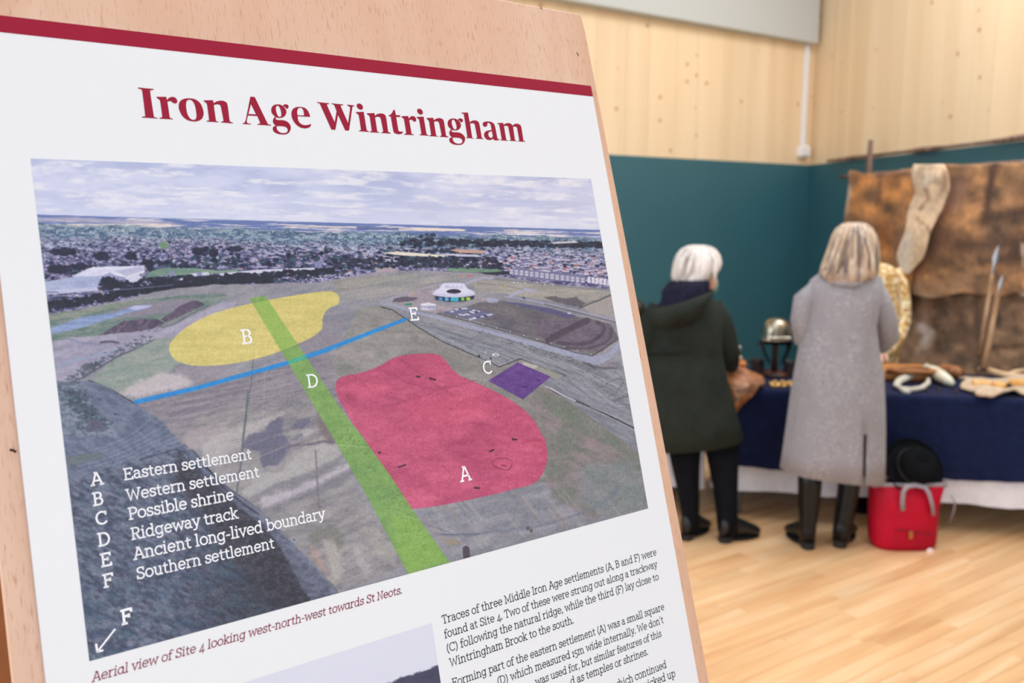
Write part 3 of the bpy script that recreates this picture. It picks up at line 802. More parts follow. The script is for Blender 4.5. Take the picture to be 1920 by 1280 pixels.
paint(ZB(-60, 110, 640, 0, 900, 520, 1250, 1060, 830, 1225, 560, 930, 340, 710, 120, 540, -20, 330), tone((130, 128, 130), (160, 156, 152), 40, 10, 76, .3, .7, -.35), .9, 3, warp=2)
cream = (196, 190, 190)
for P, c_, a_ in ((ZA(570, 850, 700, 760, 900, 680, 1050, 690, 1150, 740, 1130, 790, 900, 830, 700, 880), (192, 184, 184), .9),
              (ZA(1060, 1190, 1200, 1120, 1420, 1100, 1420, 1290, 1120, 1290), (168, 160, 160), .8),
              (ZB(-20, 300, 120, 230, 300, 170, 420, 130, 500, 120, 420, 190, 300, 250, 230, 330, 90, 400, 0, 430), (176, 172, 170), .85),
              (ZB(230, 610, 330, 490, 480, 470, 560, 400, 620, 330, 760, 310, 830, 320, 870, 390, 600, 500, 420, 570, 300, 640), (172, 170, 166), .9),
              (ZB(340, 640, 520, 590, 700, 520, 900, 420, 900, 460, 720, 560, 480, 680, 370, 715), (184, 178, 184), .85),
              (ZB(540, 250, 640, 215, 700, 215, 640, 260, 560, 285), (178, 176, 174), .8),
              (ZB(740, 900, 800, 880, 850, 1000, 860, 1100, 800, 1160, 760, 1040), (172, 168, 160), .85),
              (ZB(640, 920, 680, 930, 740, 1030, 780, 1130, 720, 1080, 660, 980), (176, 150, 140), .6),
              (ZB(920, 920, 960, 950, 1040, 1110, 1000, 1130, 930, 1010), (170, 168, 168), .7),
              (ZB(1000, 820, 1080, 830, 1180, 960, 1180, 1060, 1100, 1020, 1020, 920), (164, 162, 154), .7)):
    paint(P, c_, a_, 4, warp=5, ws=9)
line(ZB(300, 640, 460, 560, 640, 500, 800, 420, 880, 370), 4.5, (134, 132, 136), .8, 2.5, warp=1.5)
line(ZB(360, 730, 560, 650, 760, 560, 920, 480), 7, (124, 124, 128), .7, 4, warp=2)
for P, a_ in ((ZB(240, 300, 280, 250, 370, 225, 420, 160, 490, 140, 480, 240, 520, 290, 540, 330, 460, 430, 360, 450, 350, 350, 250, 330), .9), (ZB(540, 210, 580, 160, 640, 145, 660, 170, 600, 215), .85), (ZB(545, 275, 600, 240, 620, 250, 560, 285), .8)):
    paint(P, (104, 104, 122), a_, 2.5, warp=3, ws=8)
paint(ZB(700, 120, 790, 230, 820, 300, 760, 290, 700, 200), (118, 104, 104), .7, 4, warp=3)
line(ZB(460, 315, 560, 315, 680, 305, 740, 290, 800, 300), 2.4, (108, 100, 112), .8, 1.5)
line(ZB(275, -20, 262, 130, 245, 260, 235, 400, 205, 600), 1.6, (88, 96, 104), .85, 1.2)
line([(477, 640), (470, 720), (462, 770), (455, 830)], 1.1, (96, 108, 104), .8, 1.0)
line(ZB(690, 350, 698, 480, 705, 620, 715, 700), 1.8, (122, 114, 116), .8, 1.5)
line([(500, 640), (496, 700), (492, 790)], .4, (186, 180, 176), .5)
paint(ZB(640, 900, 700, 830, 820, 820, 860, 870, 840, 960, 800, 900, 740, 880, 680, 930), (116, 118, 104), .6, 5, warp=5)
for _ in range(140):
    x, y = ZB(rp.uniform(700, 1230), rp.uniform(640, 1150))[0]
    if y < 740 + (x - 600) * 1.75 + 60: continue
    blob(x, y, .7, .6, (78, 80, 80), .6, .6)
blob(547, 1015, 2.6, 1.6, (110, 140, 200), .95); blob(550, 1013, 1.5, 1.5, (40, 40, 60), .9)
for k in range(26):        # long faint plough lines
    x0 = rp.uniform(260, 560); y0 = 770 + rp.uniform(0, 150) - (x0 - 260) * .2
    line([(x0, y0), (x0 + rp.uniform(60, 150), y0 - rp.uniform(16, 36))], .5, rp.choice([(172, 166, 166), (110, 106, 116)]), .5, .8)
for k in range(30):
    x0 = rp.uniform(300, 700); y0 = rp.uniform(640, 740)
    line([(x0, y0), (x0 + rp.uniform(30, 110), y0 - rp.uniform(5, 18))], .5, rp.choice([(176, 170, 168), (116, 114, 116)]), .4, .8)
# right of the band: grass fields
paint(Z3(1480, 640, 1905, 590, 1905, 830, 1700, 800), (142, 136, 142), .7, 3)
paint(ZC(-330, 230, 0, 160, 0, 70, -120, 80, -400, 110), tone((140, 138, 130), (152, 150, 144), 50, 5, 77), 1, 1.5)
paint(ZC(0, 90, 240, 60, 640, 80, 440, 150, 200, 200, -100, 250, -400, 260, -360, 210), tone((140, 142, 140), (164, 160, 156), 60, 5, 78, .3, .7, -.15), 1, 1.5, warp=1)
paint(ZC(-330, 110, 0, 80, 250, 55, 260, 70, 0, 120, -300, 170), (158, 156, 148), .8, 1.5)
paint(ZC(-180, 300, 10, 300, 170, 400, 430, 560, 860, 770, 1000, 700, 1360, 820, 1280, 880, 1900, 1300, 1900, 1700, -100, 1500, -400, 700), tone((128, 128, 122), (150, 148, 142), 60, 14, 79, .3, .7, .2), 1, 1.5)
paint(ZC(0, 620, 40, 600, 200, 640, 60, 690), (160, 156, 152), .6, 4, warp=4)
for P in (ZC(-440, 640, -300, 600, -160, 640, -60, 640, -90, 690, -260, 700), ZC(-260, 540, -150, 500, -100, 530, -220, 570), ZC(80, 500, 220, 520, 200, 540, 90, 545)):
    paint(P, (172, 164, 160), .6, 4, warp=4)
paint(ZD(500, 450, 700, 340, 1320, 660, 1420, 1260, 1000, 1350, 700, 1180, 640, 1000, 640, 700), tone((120, 124, 114), (144, 132, 132), 40, 16, 80, .35, .65, .45), .9, 4, warp=2)
paint(ZD(640, 480, 820, 520, 1150, 680, 1300, 860, 1200, 830, 900, 640, 700, 560), (116, 128, 112), .55, 6, warp=6)
paint(ZD(900, 950, 1320, 900, 1420, 1260, 1100, 1340, 900, 1200), (132, 142, 142), .6, 8, warp=4)
# rutted land on the right
paint(ZC(170, 400, 260, 410, 700, 560, 1100, 640, 1560, 750, 1640, 760, 1760, 700, 1830, 880, 1900, 1400, 1300, 960, 1120, 850, 1360, 820, 1020, 700, 860, 760, 420, 560), tone((124, 128, 134), (150, 152, 158), 50, 6, 81, .3, .7, .45), 1, 1.2)
for k in range(36):
    t = k / 35; x0, y0 = 770 + 60 * rp.random() + 200 * t, 610 + 52 * t + rp.uniform(-8, 14)
    line(smooth([(x0, y0), (x0 + 90, y0 + 26), (x0 + 180, y0 + 60 + rp.uniform(0, 12)), (x0 + 260, y0 + 110 + rp.uniform(0, 20))], 5, False), .5, rp.choice([(96, 100, 108), (108, 112, 118), (172, 172, 176)]), .5, .7, warp=.8)
for k in range(110):
    x, y = ZD(rp.uniform(820, 1300), rp.uniform(200, 620))[0]
    if y > 690 + (x - 1060) * .62 + 20: continue
    line([(x, y), (x + rp.uniform(3, 12), y + rp.uniform(1, 5))], .6, rp.choice([(92, 94, 100), (176, 176, 180)]), .6, .6)
line(smooth(ZD(1100, 330, 1180, 290, 1230, 320, 1180, 390, 1120, 420), 5, False), 1.0, (104, 104, 108), .7, 1, warp=1)
line(smooth(ZD(1160, 460, 1220, 430, 1280, 425), 5, False), 1.4, (98, 98, 104), .7, 1, warp=1)
# ditch edges and hedge line
line(ZC(-20, 310, 60, 330, 180, 410, 300, 490, 430, 565, 640, 660, 740, 700, 800, 730, 860, 760), .9, (60, 58, 62), .85, .7, warp=.6)
line(ZC(860, 760, 930, 735, 1020, 698, 1120, 740, 1240, 790, 1355, 823), .9, (54, 52, 56), .9, .7, warp=.4)
paint(ZC(1000, 725, 1030, 705, 1340, 822, 1300, 850, 1240, 835), (150, 152, 138), .8, 1.2)
paint(ZD(480, 160, 600, 195, 560, 215, 470, 190), (190, 188, 182), .8, 2, warp=2)
line(ZD(640, 345, 740, 400, 900, 465, 1100, 555, 1320, 665), 1.2, (52, 50, 56), .9, .7, warp=.4)
line(ZD(640, 345, 700, 372, 780, 415, 870, 455), 1.1, (216, 214, 222), .85, .7, warp=.8)
line(ZD(980, 500, 1100, 545, 1180, 580), .6, (200, 198, 206), .6, .6, warp=.8)
for _ in range(50):
    x, y = ZD(rp.uniform(160, 400), rp.uniform(130, 180))[0]; blob(x, y, 1.2, .8, rp.choice([(190, 184, 180), (96, 94, 92)]), .6)
# school site: tracks, field, car parks
paint(ZC(640, 115, 860, 105, 1700, 190, 1720, 330, 1480, 300, 1200, 260, 900, 210, 700, 190), tone((150, 148, 140), (170, 166, 156), 60, 6, 82), 1, 1.2)
paint(ZC(1480, 320, 1700, 220, 1760, 400, 1560, 360), (162, 156, 152), .9, 1.5)
line(ZC(1460, 320, 1560, 280, 1700, 225), 1.6, (80, 88, 88), .8, 1, warp=1)
paint(ZC(1190, 235, 1280, 230, 1340, 250, 1440, 240, 1510, 285, 1480, 310, 1400, 300, 1240, 262), (92, 90, 96), .85, 1.5, warp=2, ws=6)
line(ZC(620, 130, 740, 90, 820, 95), 2.2, (168, 166, 184), .9, 1)
line(ZC(940, 232, 1010, 195, 1060, 182, 1130, 190), 3, (170, 168, 188), .9, 1)
line(ZC(-20, 265, 200, 200, 330, 160, 420, 140), 2.4, (164, 160, 172), .8, 1.2)
line(ZC(820, 100, 1100, 130, 1400, 165, 1690, 190), 1.2, (120, 120, 126), .7, 1)
line(ZC(700, 130, 900, 150, 1040, 182), 1.0, (120, 118, 120), .6, 1)
paint(ZC(300, 170, 420, 150, 360, 250, 420, 300, 560, 290, 560, 330, 400, 350, 250, 335, 100, 300, 40, 270, 180, 210), tone((150, 142, 148), (168, 158, 160), 14, 5, 83), 1, 1.2)
paint(ZC(60, 270, 80, 245, 160, 232, 240, 238, 250, 250, 140, 275), (92, 88, 98), .9, 1, warp=1.5)
paint(ZC(400, 355, 560, 330, 640, 300, 700, 280, 900, 262, 1000, 300, 1240, 330, 1440, 385, 1540, 400, 1700, 440, 1756, 545, 1640, 640, 1560, 680, 1180, 570, 900, 480, 660, 410), tone((100, 98, 104), (122, 118, 118), 50, 10, 84, .3, .7, .2), 1, 1)
paint(ZC(1100, 420, 1440, 400, 1560, 405, 1680, 450, 1750, 540, 1620, 640, 1340, 600, 1180, 550), tone((104, 96, 108), (118, 108, 120), 20, 6, 85), .9, 2)
trk = smooth(ZC(1190, 545, 1440, 415, 1580, 420, 1680, 470, 1700, 530, 1620, 600, 1480, 630, 1300, 595), 5, True)
line(smooth(ZC(1230, 560, 1340, 500, 1520, 415), 5, False), 6, (80, 70, 82), .85, 1.2)
line(smooth(ZC(1300, 580, 1480, 590, 1600, 545, 1650, 470, 1600, 430), 5, False), 3.4, (82, 74, 88), .8, 1.2)
line(smooth(ZC(1360, 620, 1540, 620, 1680, 560, 1700, 480), 5, False), 2.4, (86, 80, 92), .8, 1.2)
paint(ZC(430, 350, 610, 310, 820, 360, 800, 385, 670, 410, 540, 375), (108, 112, 138), 1, 1)
paint(ZC(880, 270, 1000, 280, 1240, 320, 1440, 380, 1380, 396, 1240, 360, 1000, 300), (92, 92, 122), 1, 1)
# pale track with its fence
line(ZC(-20, 285, 60, 290, 220, 345, 420, 395, 800, 500, 1000, 560, 1300, 640, 1500, 690, 1600, 715, 1680, 680, 1780, 590), [2.4, 2.4, 2.6, 2.8, 3.6, 4, 5, 7, 8, 6, 6], (156, 160, 178), 1, 1)
line(ZC(400, 360, 640, 418, 900, 490, 1180, 575, 1440, 655, 1560, 680, 1760, 550), .9, (70, 70, 74), .9, .8, warp=.5)
for k in range(12):
    t = k / 11; x = 720 + (440 + 1110 * t) / 4; y = 500 + (355 + 310 * t) / 4
    blob(x, y, .9, .9, (222, 220, 226), .9)
for _ in range(80):
    t = rp.random(); x = 720 + (700 + 900 * t) / 4; y = 500 + (470 + 270 * t + rp.uniform(10, 50)) / 4
    blob(x, y, rp.uniform(1, 3), rp.uniform(.6, 1.4), (88, 92, 92), .6, .8, .6)
line(ZC(900, 230, 1100, 262, 1400, 330, 1600, 380, 1750, 415), 1.6, (160, 160, 178), .9, 1)
line(ZC(1200, 290, 1400, 340, 1740, 430), .8, (76, 76, 82), .7, .8)
paint(ZC(1600, 750, 1680, 720, 1740, 760, 1680, 785, 1620, 780), (144, 140, 142), .9, 1.5, warp=1)
line(ZC(1490, 735, 1640, 775, 1740, 770), 1.6, (80, 82, 84), .7, 1.5, warp=1.5)
# the ring-shaped school building
paint(ZC(378, 222, 400, 215, 640, 215, 676, 225, 672, 250, 600, 270, 480, 272, 384, 255), (58, 60, 84), 1, .8)
for x0, x1, c_ in ((410, 436, (70, 150, 190)), (455, 482, (90, 170, 205)), (498, 556, (60, 176, 190)), (576, 600, (120, 190, 90)), (616, 644, (170, 205, 60))):
    paint(ZC(x0, 236, x1, 238, x1, 268 - abs((x0 + x1) / 2 - 530) * .06, x0, 267 - abs((x0 + x1) / 2 - 530) * .07), c_, 1, .6)
roof = smooth(ZC(440, 133, 520, 130, 596, 134, 626, 170, 672, 192, 680, 212, 650, 228, 530, 238, 400, 228, 362, 212, 372, 190, 410, 168), 5)
paint(roof, (196, 196, 216), 1, .8)
paint(smooth(ZC(446, 136, 520, 133, 592, 138, 620, 172, 660, 194, 640, 210, 530, 216, 400, 210, 384, 192, 420, 170), 5), (212, 212, 228), 1, 1)
paint(smooth(ZC(466, 192, 490, 180, 520, 176, 556, 180, 576, 194, 560, 206, 520, 210, 484, 206), 5), (48, 46, 66), 1, .7)
line(ZC(480, 200, 520, 207, 562, 202), .8, (150, 130, 140), .7)
for x in (462, 474, 488, 520, 545, 580): line(ZC(x, 160, x, 148), .5, (120, 124, 150), .7, .5)
line(ZC(462, 162, 590, 168), .5, (150, 152, 176), .7, .5)
# site cabins, cars
for P, c_ in ((ZC(272, 285, 330, 275, 384, 288, 384, 300, 330, 300, 274, 298), (214, 214, 226)), (ZC(274, 298, 330, 302, 332, 335, 276, 330), (196, 196, 212)), (ZC(332, 302, 384, 298, 382, 328, 334, 336), (176, 178, 200)), (ZC(156, 285, 208, 278, 210, 294, 160, 300), (60, 140, 110)), (ZC(234, 302, 268, 298, 268, 318, 240, 322), (150, 152, 170))):
    paint(P, c_, 1, .6)
for k in range(6): paint(ZC(280 + 17 * k, 306, 288 + 17 * k, 306, 288 + 17 * k, 314, 280 + 17 * k, 314), (90, 96, 124), .8, .4)
def car(x, y, s, c_): blob(x, y, 3.4 * s, 1.5 * s, c_, .95, .6); blob(x + .3, y - .5, 1.6 * s, .7 * s, (90, 96, 126), .6, .5)
for (x, y) in ((545, 328), (570, 325), (590, 322), (612, 320), (672, 335), (650, 345), (705, 342), (690, 348), (570, 366), (596, 370), (616, 362), (640, 358), (664, 352), (630, 366), (648, 400), (670, 396), (700, 386), (680, 392), (735, 382), (757, 376), (780, 370), (800, 366), (765, 380), (508, 343)):
    p = ZC(x, y)[0]; car(p[0], p[1], .95, rp.choice([(226, 226, 234), (214, 214, 226), (226, 226, 234), (70, 72, 96)]))
p = ZC(1388, 358)[0]; car(p[0], p[1], 1.0, (226, 226, 234))
for (x, y) in ((972, 125), (1002, 127), (1058, 130), (1148, 128), (1206, 143), (1265, 147)): p = ZC(x, y)[0]; blob(p[0], p[1], 1.4, .9, (226, 222, 228), .9)
for (x, y, c_) in ((905, 152, (210, 160, 90)), (580, 75, (206, 120, 110)), (630, 74, (210, 90, 100)), (655, 78, (206, 110, 120)), (228, 205, (190, 150, 80)), (740, 255, (200, 170, 110)), (1047, 255, (160, 146, 130))): p = ZC(x, y)[0]; blob(p[0], p[1], 2.6, 1.6, c_, .9)
paint(ZC(750, 250, 790, 240, 860, 248, 850, 275, 780, 278), (170, 172, 196), .8, 1.2, warp=1)
p = ZC(1047, 243)[0]; blob(p[0], p[1], 3, 1.4, (62, 66, 100), .9)
p = ZC(834, 670)[0]; blob(p[0], p[1], 6.6, 3.4, (222, 220, 228), 1, .7); blob(p[0] + .5, p[1] - .6, 3.6, 1.2, (110, 114, 134), .8); blob(p[0] + 1, p[1] + 2.4, 5, .9, (60, 60, 66), .6)
for (x, y) in ((708, 678), (798, 696)): p = ZC(x, y)[0]; blob(p[0], p[1], 2.2, 2, (44, 46, 50), .9, .6, .6)
for (x, y) in ((757, 650), (785, 718), (770, 722)): p = ZC(x, y)[0]; blob(p[0], p[1], 1.6, 1, (214, 212, 220), .9)
# bottom right: pale streaked soil
for k in range(70):
    x, y = rp.uniform(770, 1160), rp.uniform(920, 1060)
    if y > 1080 - (x - 770) * .27: continue
    l = rp.uniform(14, 44)
    line([(x - l * .5, y - l * .62), (x + l * .5, y + l * .62)], rp.uniform(.8, 4), rp.choice([(178, 174, 168), (168, 166, 164), (116, 116, 122), (152, 136, 118), (140, 142, 146)]), .32, 2.2, warp=2)
line(smooth(Z6(500, 510, 620, 515, 720, 508, 800, 495, 960, 480, 1100, 450, 1250, 400, 1350, 355, 1420, 300, 1430, 250), 4, False), 2.2, (118, 124, 136), .7, 1.8, warp=1)
line(Z6(520, 512, 720, 510), .7, (80, 84, 90), .6, .8)
line(Z6(250, 440, 420, 450, 560, 500), 1.2, (116, 112, 112), .5, 1.2)
paint(Z6(530, 540, 590, 530, 620, 560, 560, 572), (150, 138, 112), .8, 2, warp=2)
paint(Z6(628, 580, 645, 568, 662, 580, 668, 632, 632, 640), (74, 66, 70), .9, .8, warp=1)
for (x, y) in ((970, 480), (985, 492)): p = Z6(x, y)[0]; blob(p[0], p[1], 3.2, 4, (88, 90, 96), .8, .8, .5)
for _ in range(160):
    x, y = rp.uniform(760, 1200), rp.uniform(760, 1060); blob(x, y, rp.uniform(.5, 1.3), .5, (72, 74, 78), .5)

# coloured overlays of the map key
def over(poly, c1, c2, a, sx, sy, seed, rot=0):
    w, c = cover(poly, .7)
    lum = img[w].mean(axis=2); n = fbm(X[w] / sx, Y[w] / sy, seed, 4, .6)
    t = np.clip((lum - 120) / 60 * .6 + (n - .5) * 1.4 + .35, 0, 1)
    col = mixc(c1, c2, t)
    c = (c * a)[..., None]; img[w] = img[w] * (1 - c) + col * c
yel = smooth(Z3(940, 760, 960, 710, 1020, 650, 1120, 590, 1240, 545, 1400, 505, 1560, 475, 1700, 452, 1800, 440, 1860, 442, 1890, 470, 1885, 510, 1840, 530, 1810, 560, 1797, 600, 1798, 630, 1785, 660, 1720, 705, 1600, 755, 1480, 800, 1300, 840, 1150, 853, 1040, 845, 970, 815), 6)
over(yel, (200, 188, 108), (216, 202, 122), .94, 90, 6, 91)
pink = smooth(Z4(82, 985, 90, 940, 130, 912, 240, 890, 340, 850, 410, 810, 500, 792, 600, 787, 660, 795, 700, 830, 740, 880, 780, 912), 6, False) + smooth(Z4(780, 912, 900, 965, 1030, 1030, 1120, 1090, 1190, 1160, 1240, 1250), 5, False)[1:] + smooth(Z6(1058, 10, 1071, 80, 1065, 150, 1035, 215, 985, 252, 900, 275, 780, 305, 640, 335, 500, 362, 390, 376, 342, 374), 5, False) + [(640 + 205 / 2.782, 820 + 150 / 2.782), (640 + 110 / 2.782, 820), Z4(180, 1180)[0], Z4(100, 1040)[0]]
over(pink, (172, 70, 102), (206, 98, 126), .95, 60, 26, 92)
for P, hw in ((Z4(170, 905, 300, 1000, 480, 1050), 1.6), (Z4(440, 815, 640, 960, 740, 1020), 1.8), (Z4(340, 880, 520, 960, 660, 985, 850, 945), 2), (Z4(350, 1080, 560, 1030, 700, 970), 1.6), (Z4(300, 950, 420, 960), 1.6), (ZD(-60, 640, 120, 620, 240, 640), 1.2), (ZD(360, 690, 420, 740), 1)):
    line(smooth(P, 5, False), hw, (150, 62, 92), .45, 2, warp=1)
paint(Z4(120, 985, 260, 940, 400, 960, 360, 1010, 220, 1040), (216, 108, 132), .5, 8, warp=8)
paint(Z4(480, 1040, 700, 1000, 860, 1010, 960, 1100, 780, 1190, 560, 1180, 460, 1110), (206, 96, 120), .4, 10, warp=10)
paint(ZD(480, 740, 620, 735, 625, 765, 485, 765), (170, 66, 92), .6, 1, warp=1)
line(smooth(ZD(250, 910, 280, 890, 330, 885, 385, 900, 395, 930, 370, 970, 320, 968, 260, 940, 248, 915), 5, False), .6, (100, 30, 50), .8, .6, warp=1.4, ws=3)
line(ZD(320, 935, 350, 943), 1, (110, 36, 56), .9, .6)
for Q in (ZD(228, 832, 256, 822), ZD(115, 1106, 148, 1108), Z6(295, 158, 330, 148), ZD(400, 742, 430, 745), Z4(540, 915, 552, 917), Z4(610, 925, 640, 935)): line(Q, 1.6, (52, 20, 34), .95, .6, warp=.8, ws=3)
blob(640 + 195 / 2.782, 820 + 84 / 2.782, 2.4, 2.2, (40, 20, 30), 1)
for _ in range(70):
    x, y = rp.uniform(650, 1000), rp.uniform(700, 930); w_, c_ = cover([(x - 1, y - 1), (x + 1, y - 1), (x + 1, y + 1), (x - 1, y + 1)], .5)
    if x < 630 + (y - 700) * .6 + 20: continue
    blob(x, y, rp.uniform(.6, 1.3), .7, rp.choice([(124, 40, 66), (110, 30, 54), (240, 170, 190)]), .75, .6)
pur = Z4(935, 940, 1100, 838, 1286, 918, 1130, 1045)
over(pur, (88, 60, 124), (112, 74, 142), .97, 10, 4, 93)
blob(600 + 1110 / 2.9766, 400 + 870 / 2.9766, 8, 3, (136, 88, 158), .6, 2, .6)
for Q in (Z4(1125, 972, 1155, 978), Z4(1205, 935, 1225, 940)): line(Q, .9, (50, 30, 70), .8, .6, warp=1, ws=3)
blue = Z3(748, 1068, 745, 1043, 1100, 962, 1600, 826, 1905, 724) + Z4(0, 764, 470, 588, 490, 600, 0, 790) + Z3(1905, 752, 1600, 850, 1100, 988)
over(blue, (28, 134, 200), (36, 142, 208), .97, 60, 8, 94)
grn = Z3(1390, 476, 1478, 462, 1905, 1105) + [(640 + 105 / 2.782, 820), Z6(250, 200)[0], Z6(380, 400)[0], Z6(562, 656)[0], Z6(345, 720)[0], Z6(150, 350)[0], (640, 820 + 85 / 2.782), Z3(1780, 1130)[0]]
over(grn, (112, 152, 84), (132, 170, 88), .93, 40, 20, 95)
w, c = cover(Z6(250, 440, 330, 400, 420, 480, 560, 656, 345, 720, 280, 560), 8); c = (c * .45 * (cover(grn, .7)[1].max() > 0))[..., None]
gw, gc = cover(grn, .7); full = np.zeros(X.shape); full[gw] = gc; c = c * full[w][..., None]
img[w] = img[w] * (1 - c) + np.array((146, 184, 80.)) * c
# lighter where it crosses the yellow area
yw, yc = cover(yel, .7); fy = np.zeros(X.shape); fy[yw] = yc; c = (fy * full * .55)[..., None]; img[:] = img * (1 - c) + np.array((166, 190, 88.)) * c
bw_, bc = cover(blue, .7); fb = np.zeros(X.shape); fb[bw_] = bc; c = (fb * full * .8)[..., None]; img[:] = img * (1 - c) + np.array((70, 170, 150.)) * c
for _ in range(90):
    t = rp.random(); x = 640 + t * 150 + rp.uniform(-20, 20); y = 790 + t * 230 + rp.uniform(-20, 20)
    if full[min(GV - 1, max(0, int(uv(x, y)[1] * (GV - 1)))), min(GU - 1, max(0, int(uv(x, y)[0] * (GU - 1))))] > .9: blob(x, y, rp.uniform(.6, 1.3), .8, (66, 92, 54), .7, .6)
line(Z6(-40, 42, 0, 45, 130, 55), .5, (190, 200, 170), .6, .6)
# wind turbines on the horizon
for x in (834, 854, 868): line([(x, 424), (x, 418)], .4, (232, 232, 242), .9, .4)
# overall print grain
grn_ = (vnoise(X / 1.3, Y / 1.3, 99) - .5) * 14 + (vnoise(X / 3, Y / 3, 98) - .5) * 12
img += (grn_ * np.clip((Y - HZ) / 10, .15, 1))[..., None]
img += ((fbm(X / 11, Y / 6, 97, 4) - .5) * 15 * np.clip((Y - 560) / 60, 0, 1))[..., None]
lum_ = img.mean(axis=2, keepdims=True); below = np.clip((Y - HZ - 20) / 40, 0, 1)[..., None]
img = img + (img - 140) * .10 * below + np.array((-1.0, -3.0, 3.0)) * below
img = np.clip(img, 8, 250)
if globals().get('DUMP'): np.save('/tmp/aerial.npy', img)

def print_grid(name, rgbv, u0, u1, v0, v1, d, mat_, parent):
    gv, gu = rgbv.shape[:2]
    uu, vv = np.meshgrid(np.linspace(u0, u1, gu), np.linspace(v0, v1, gv))
    P = np.stack([uu * PW, np.full(uu.shape, -d), -vv * PH], -1).reshape(-1, 3)
    P[:, 0] -= PW / 2; P[:, 2] += .85 * PH                     # poster-local coordinates
    i = np.arange(gv * gu).reshape(gv, gu)
    q = np.stack([i[:-1, :-1], i[1:, :-1], i[1:, 1:], i[:-1, 1:]], -1).reshape(-1, 4)
    me = bpy.data.meshes.new(name)
    me.vertices.add(len(P)); me.vertices.foreach_set('co', P.astype(np.float32).ravel())
    me.loops.add(q.size); me.loops.foreach_set('vertex_index', q.astype(np.int32).ravel())
    me.polygons.add(len(q)); me.polygons.foreach_set('loop_start', np.arange(0, q.size, 4, dtype=np.int32))
    me.update(calc_edges=True)
    a = np.ones((gv, gu, 4)); a[..., :3] = s2l(rgbv)
    set_print(me, a.reshape(-1, 4)); me.materials.append(mat_)
    o = bpy.data.objects.new(name, me); COL.objects.link(o); o.parent = parent
    return o
m_print = attr_mat('printed_photo', .42, .4)
ph = print_grid('aerial_photo', img * INK, 0, 1, 0, 1, .0001, m_print, poster)
ph['label'] = 'printed aerial photograph with yellow, pink, purple, blue and green overlays'
# second printed photo, only its sky and a dark hill in view
gu, gv = 260, 200
uu, vv = np.meshgrid(np.linspace(0, .4936, gu), np.linspace(1.1277, 1.75, gv))
dn = HM[2, 0] * uu + HM[2, 1] * vv + HM[2, 2]; xx = (HM[0, 0] * uu + HM[0, 1] * vv + HM[0, 2]) / dn; yy = (HM[1, 0] * uu + HM[1, 1] * vv + HM[1, 2]) / dn
im2 = mixc((228, 227, 242), (220, 220, 238), fbm(xx / 200, yy / 60, 5))
hy = np.interp(xx, [600, 733, 755, 789, 820, 900], [1330, 1279, 1269, 1260, 1248, 1220])
t = np.clip((yy - hy - (fbm(xx / 6, yy / 6, 8) - .5) * 5) / 1.5, 0, 1)[..., None]
im2 = im2 * (1 - t) + mixc((52, 52, 84), (76, 72, 96), fbm(xx / 8, yy / 5, 9)) * t
p2 = print_grid('lower_photo', im2 * INK, 0, .4936, 1.1277, 1.75, .0001, m_print, poster)
p2['label'] = 'second printed photograph, pale sky over a dark hill'
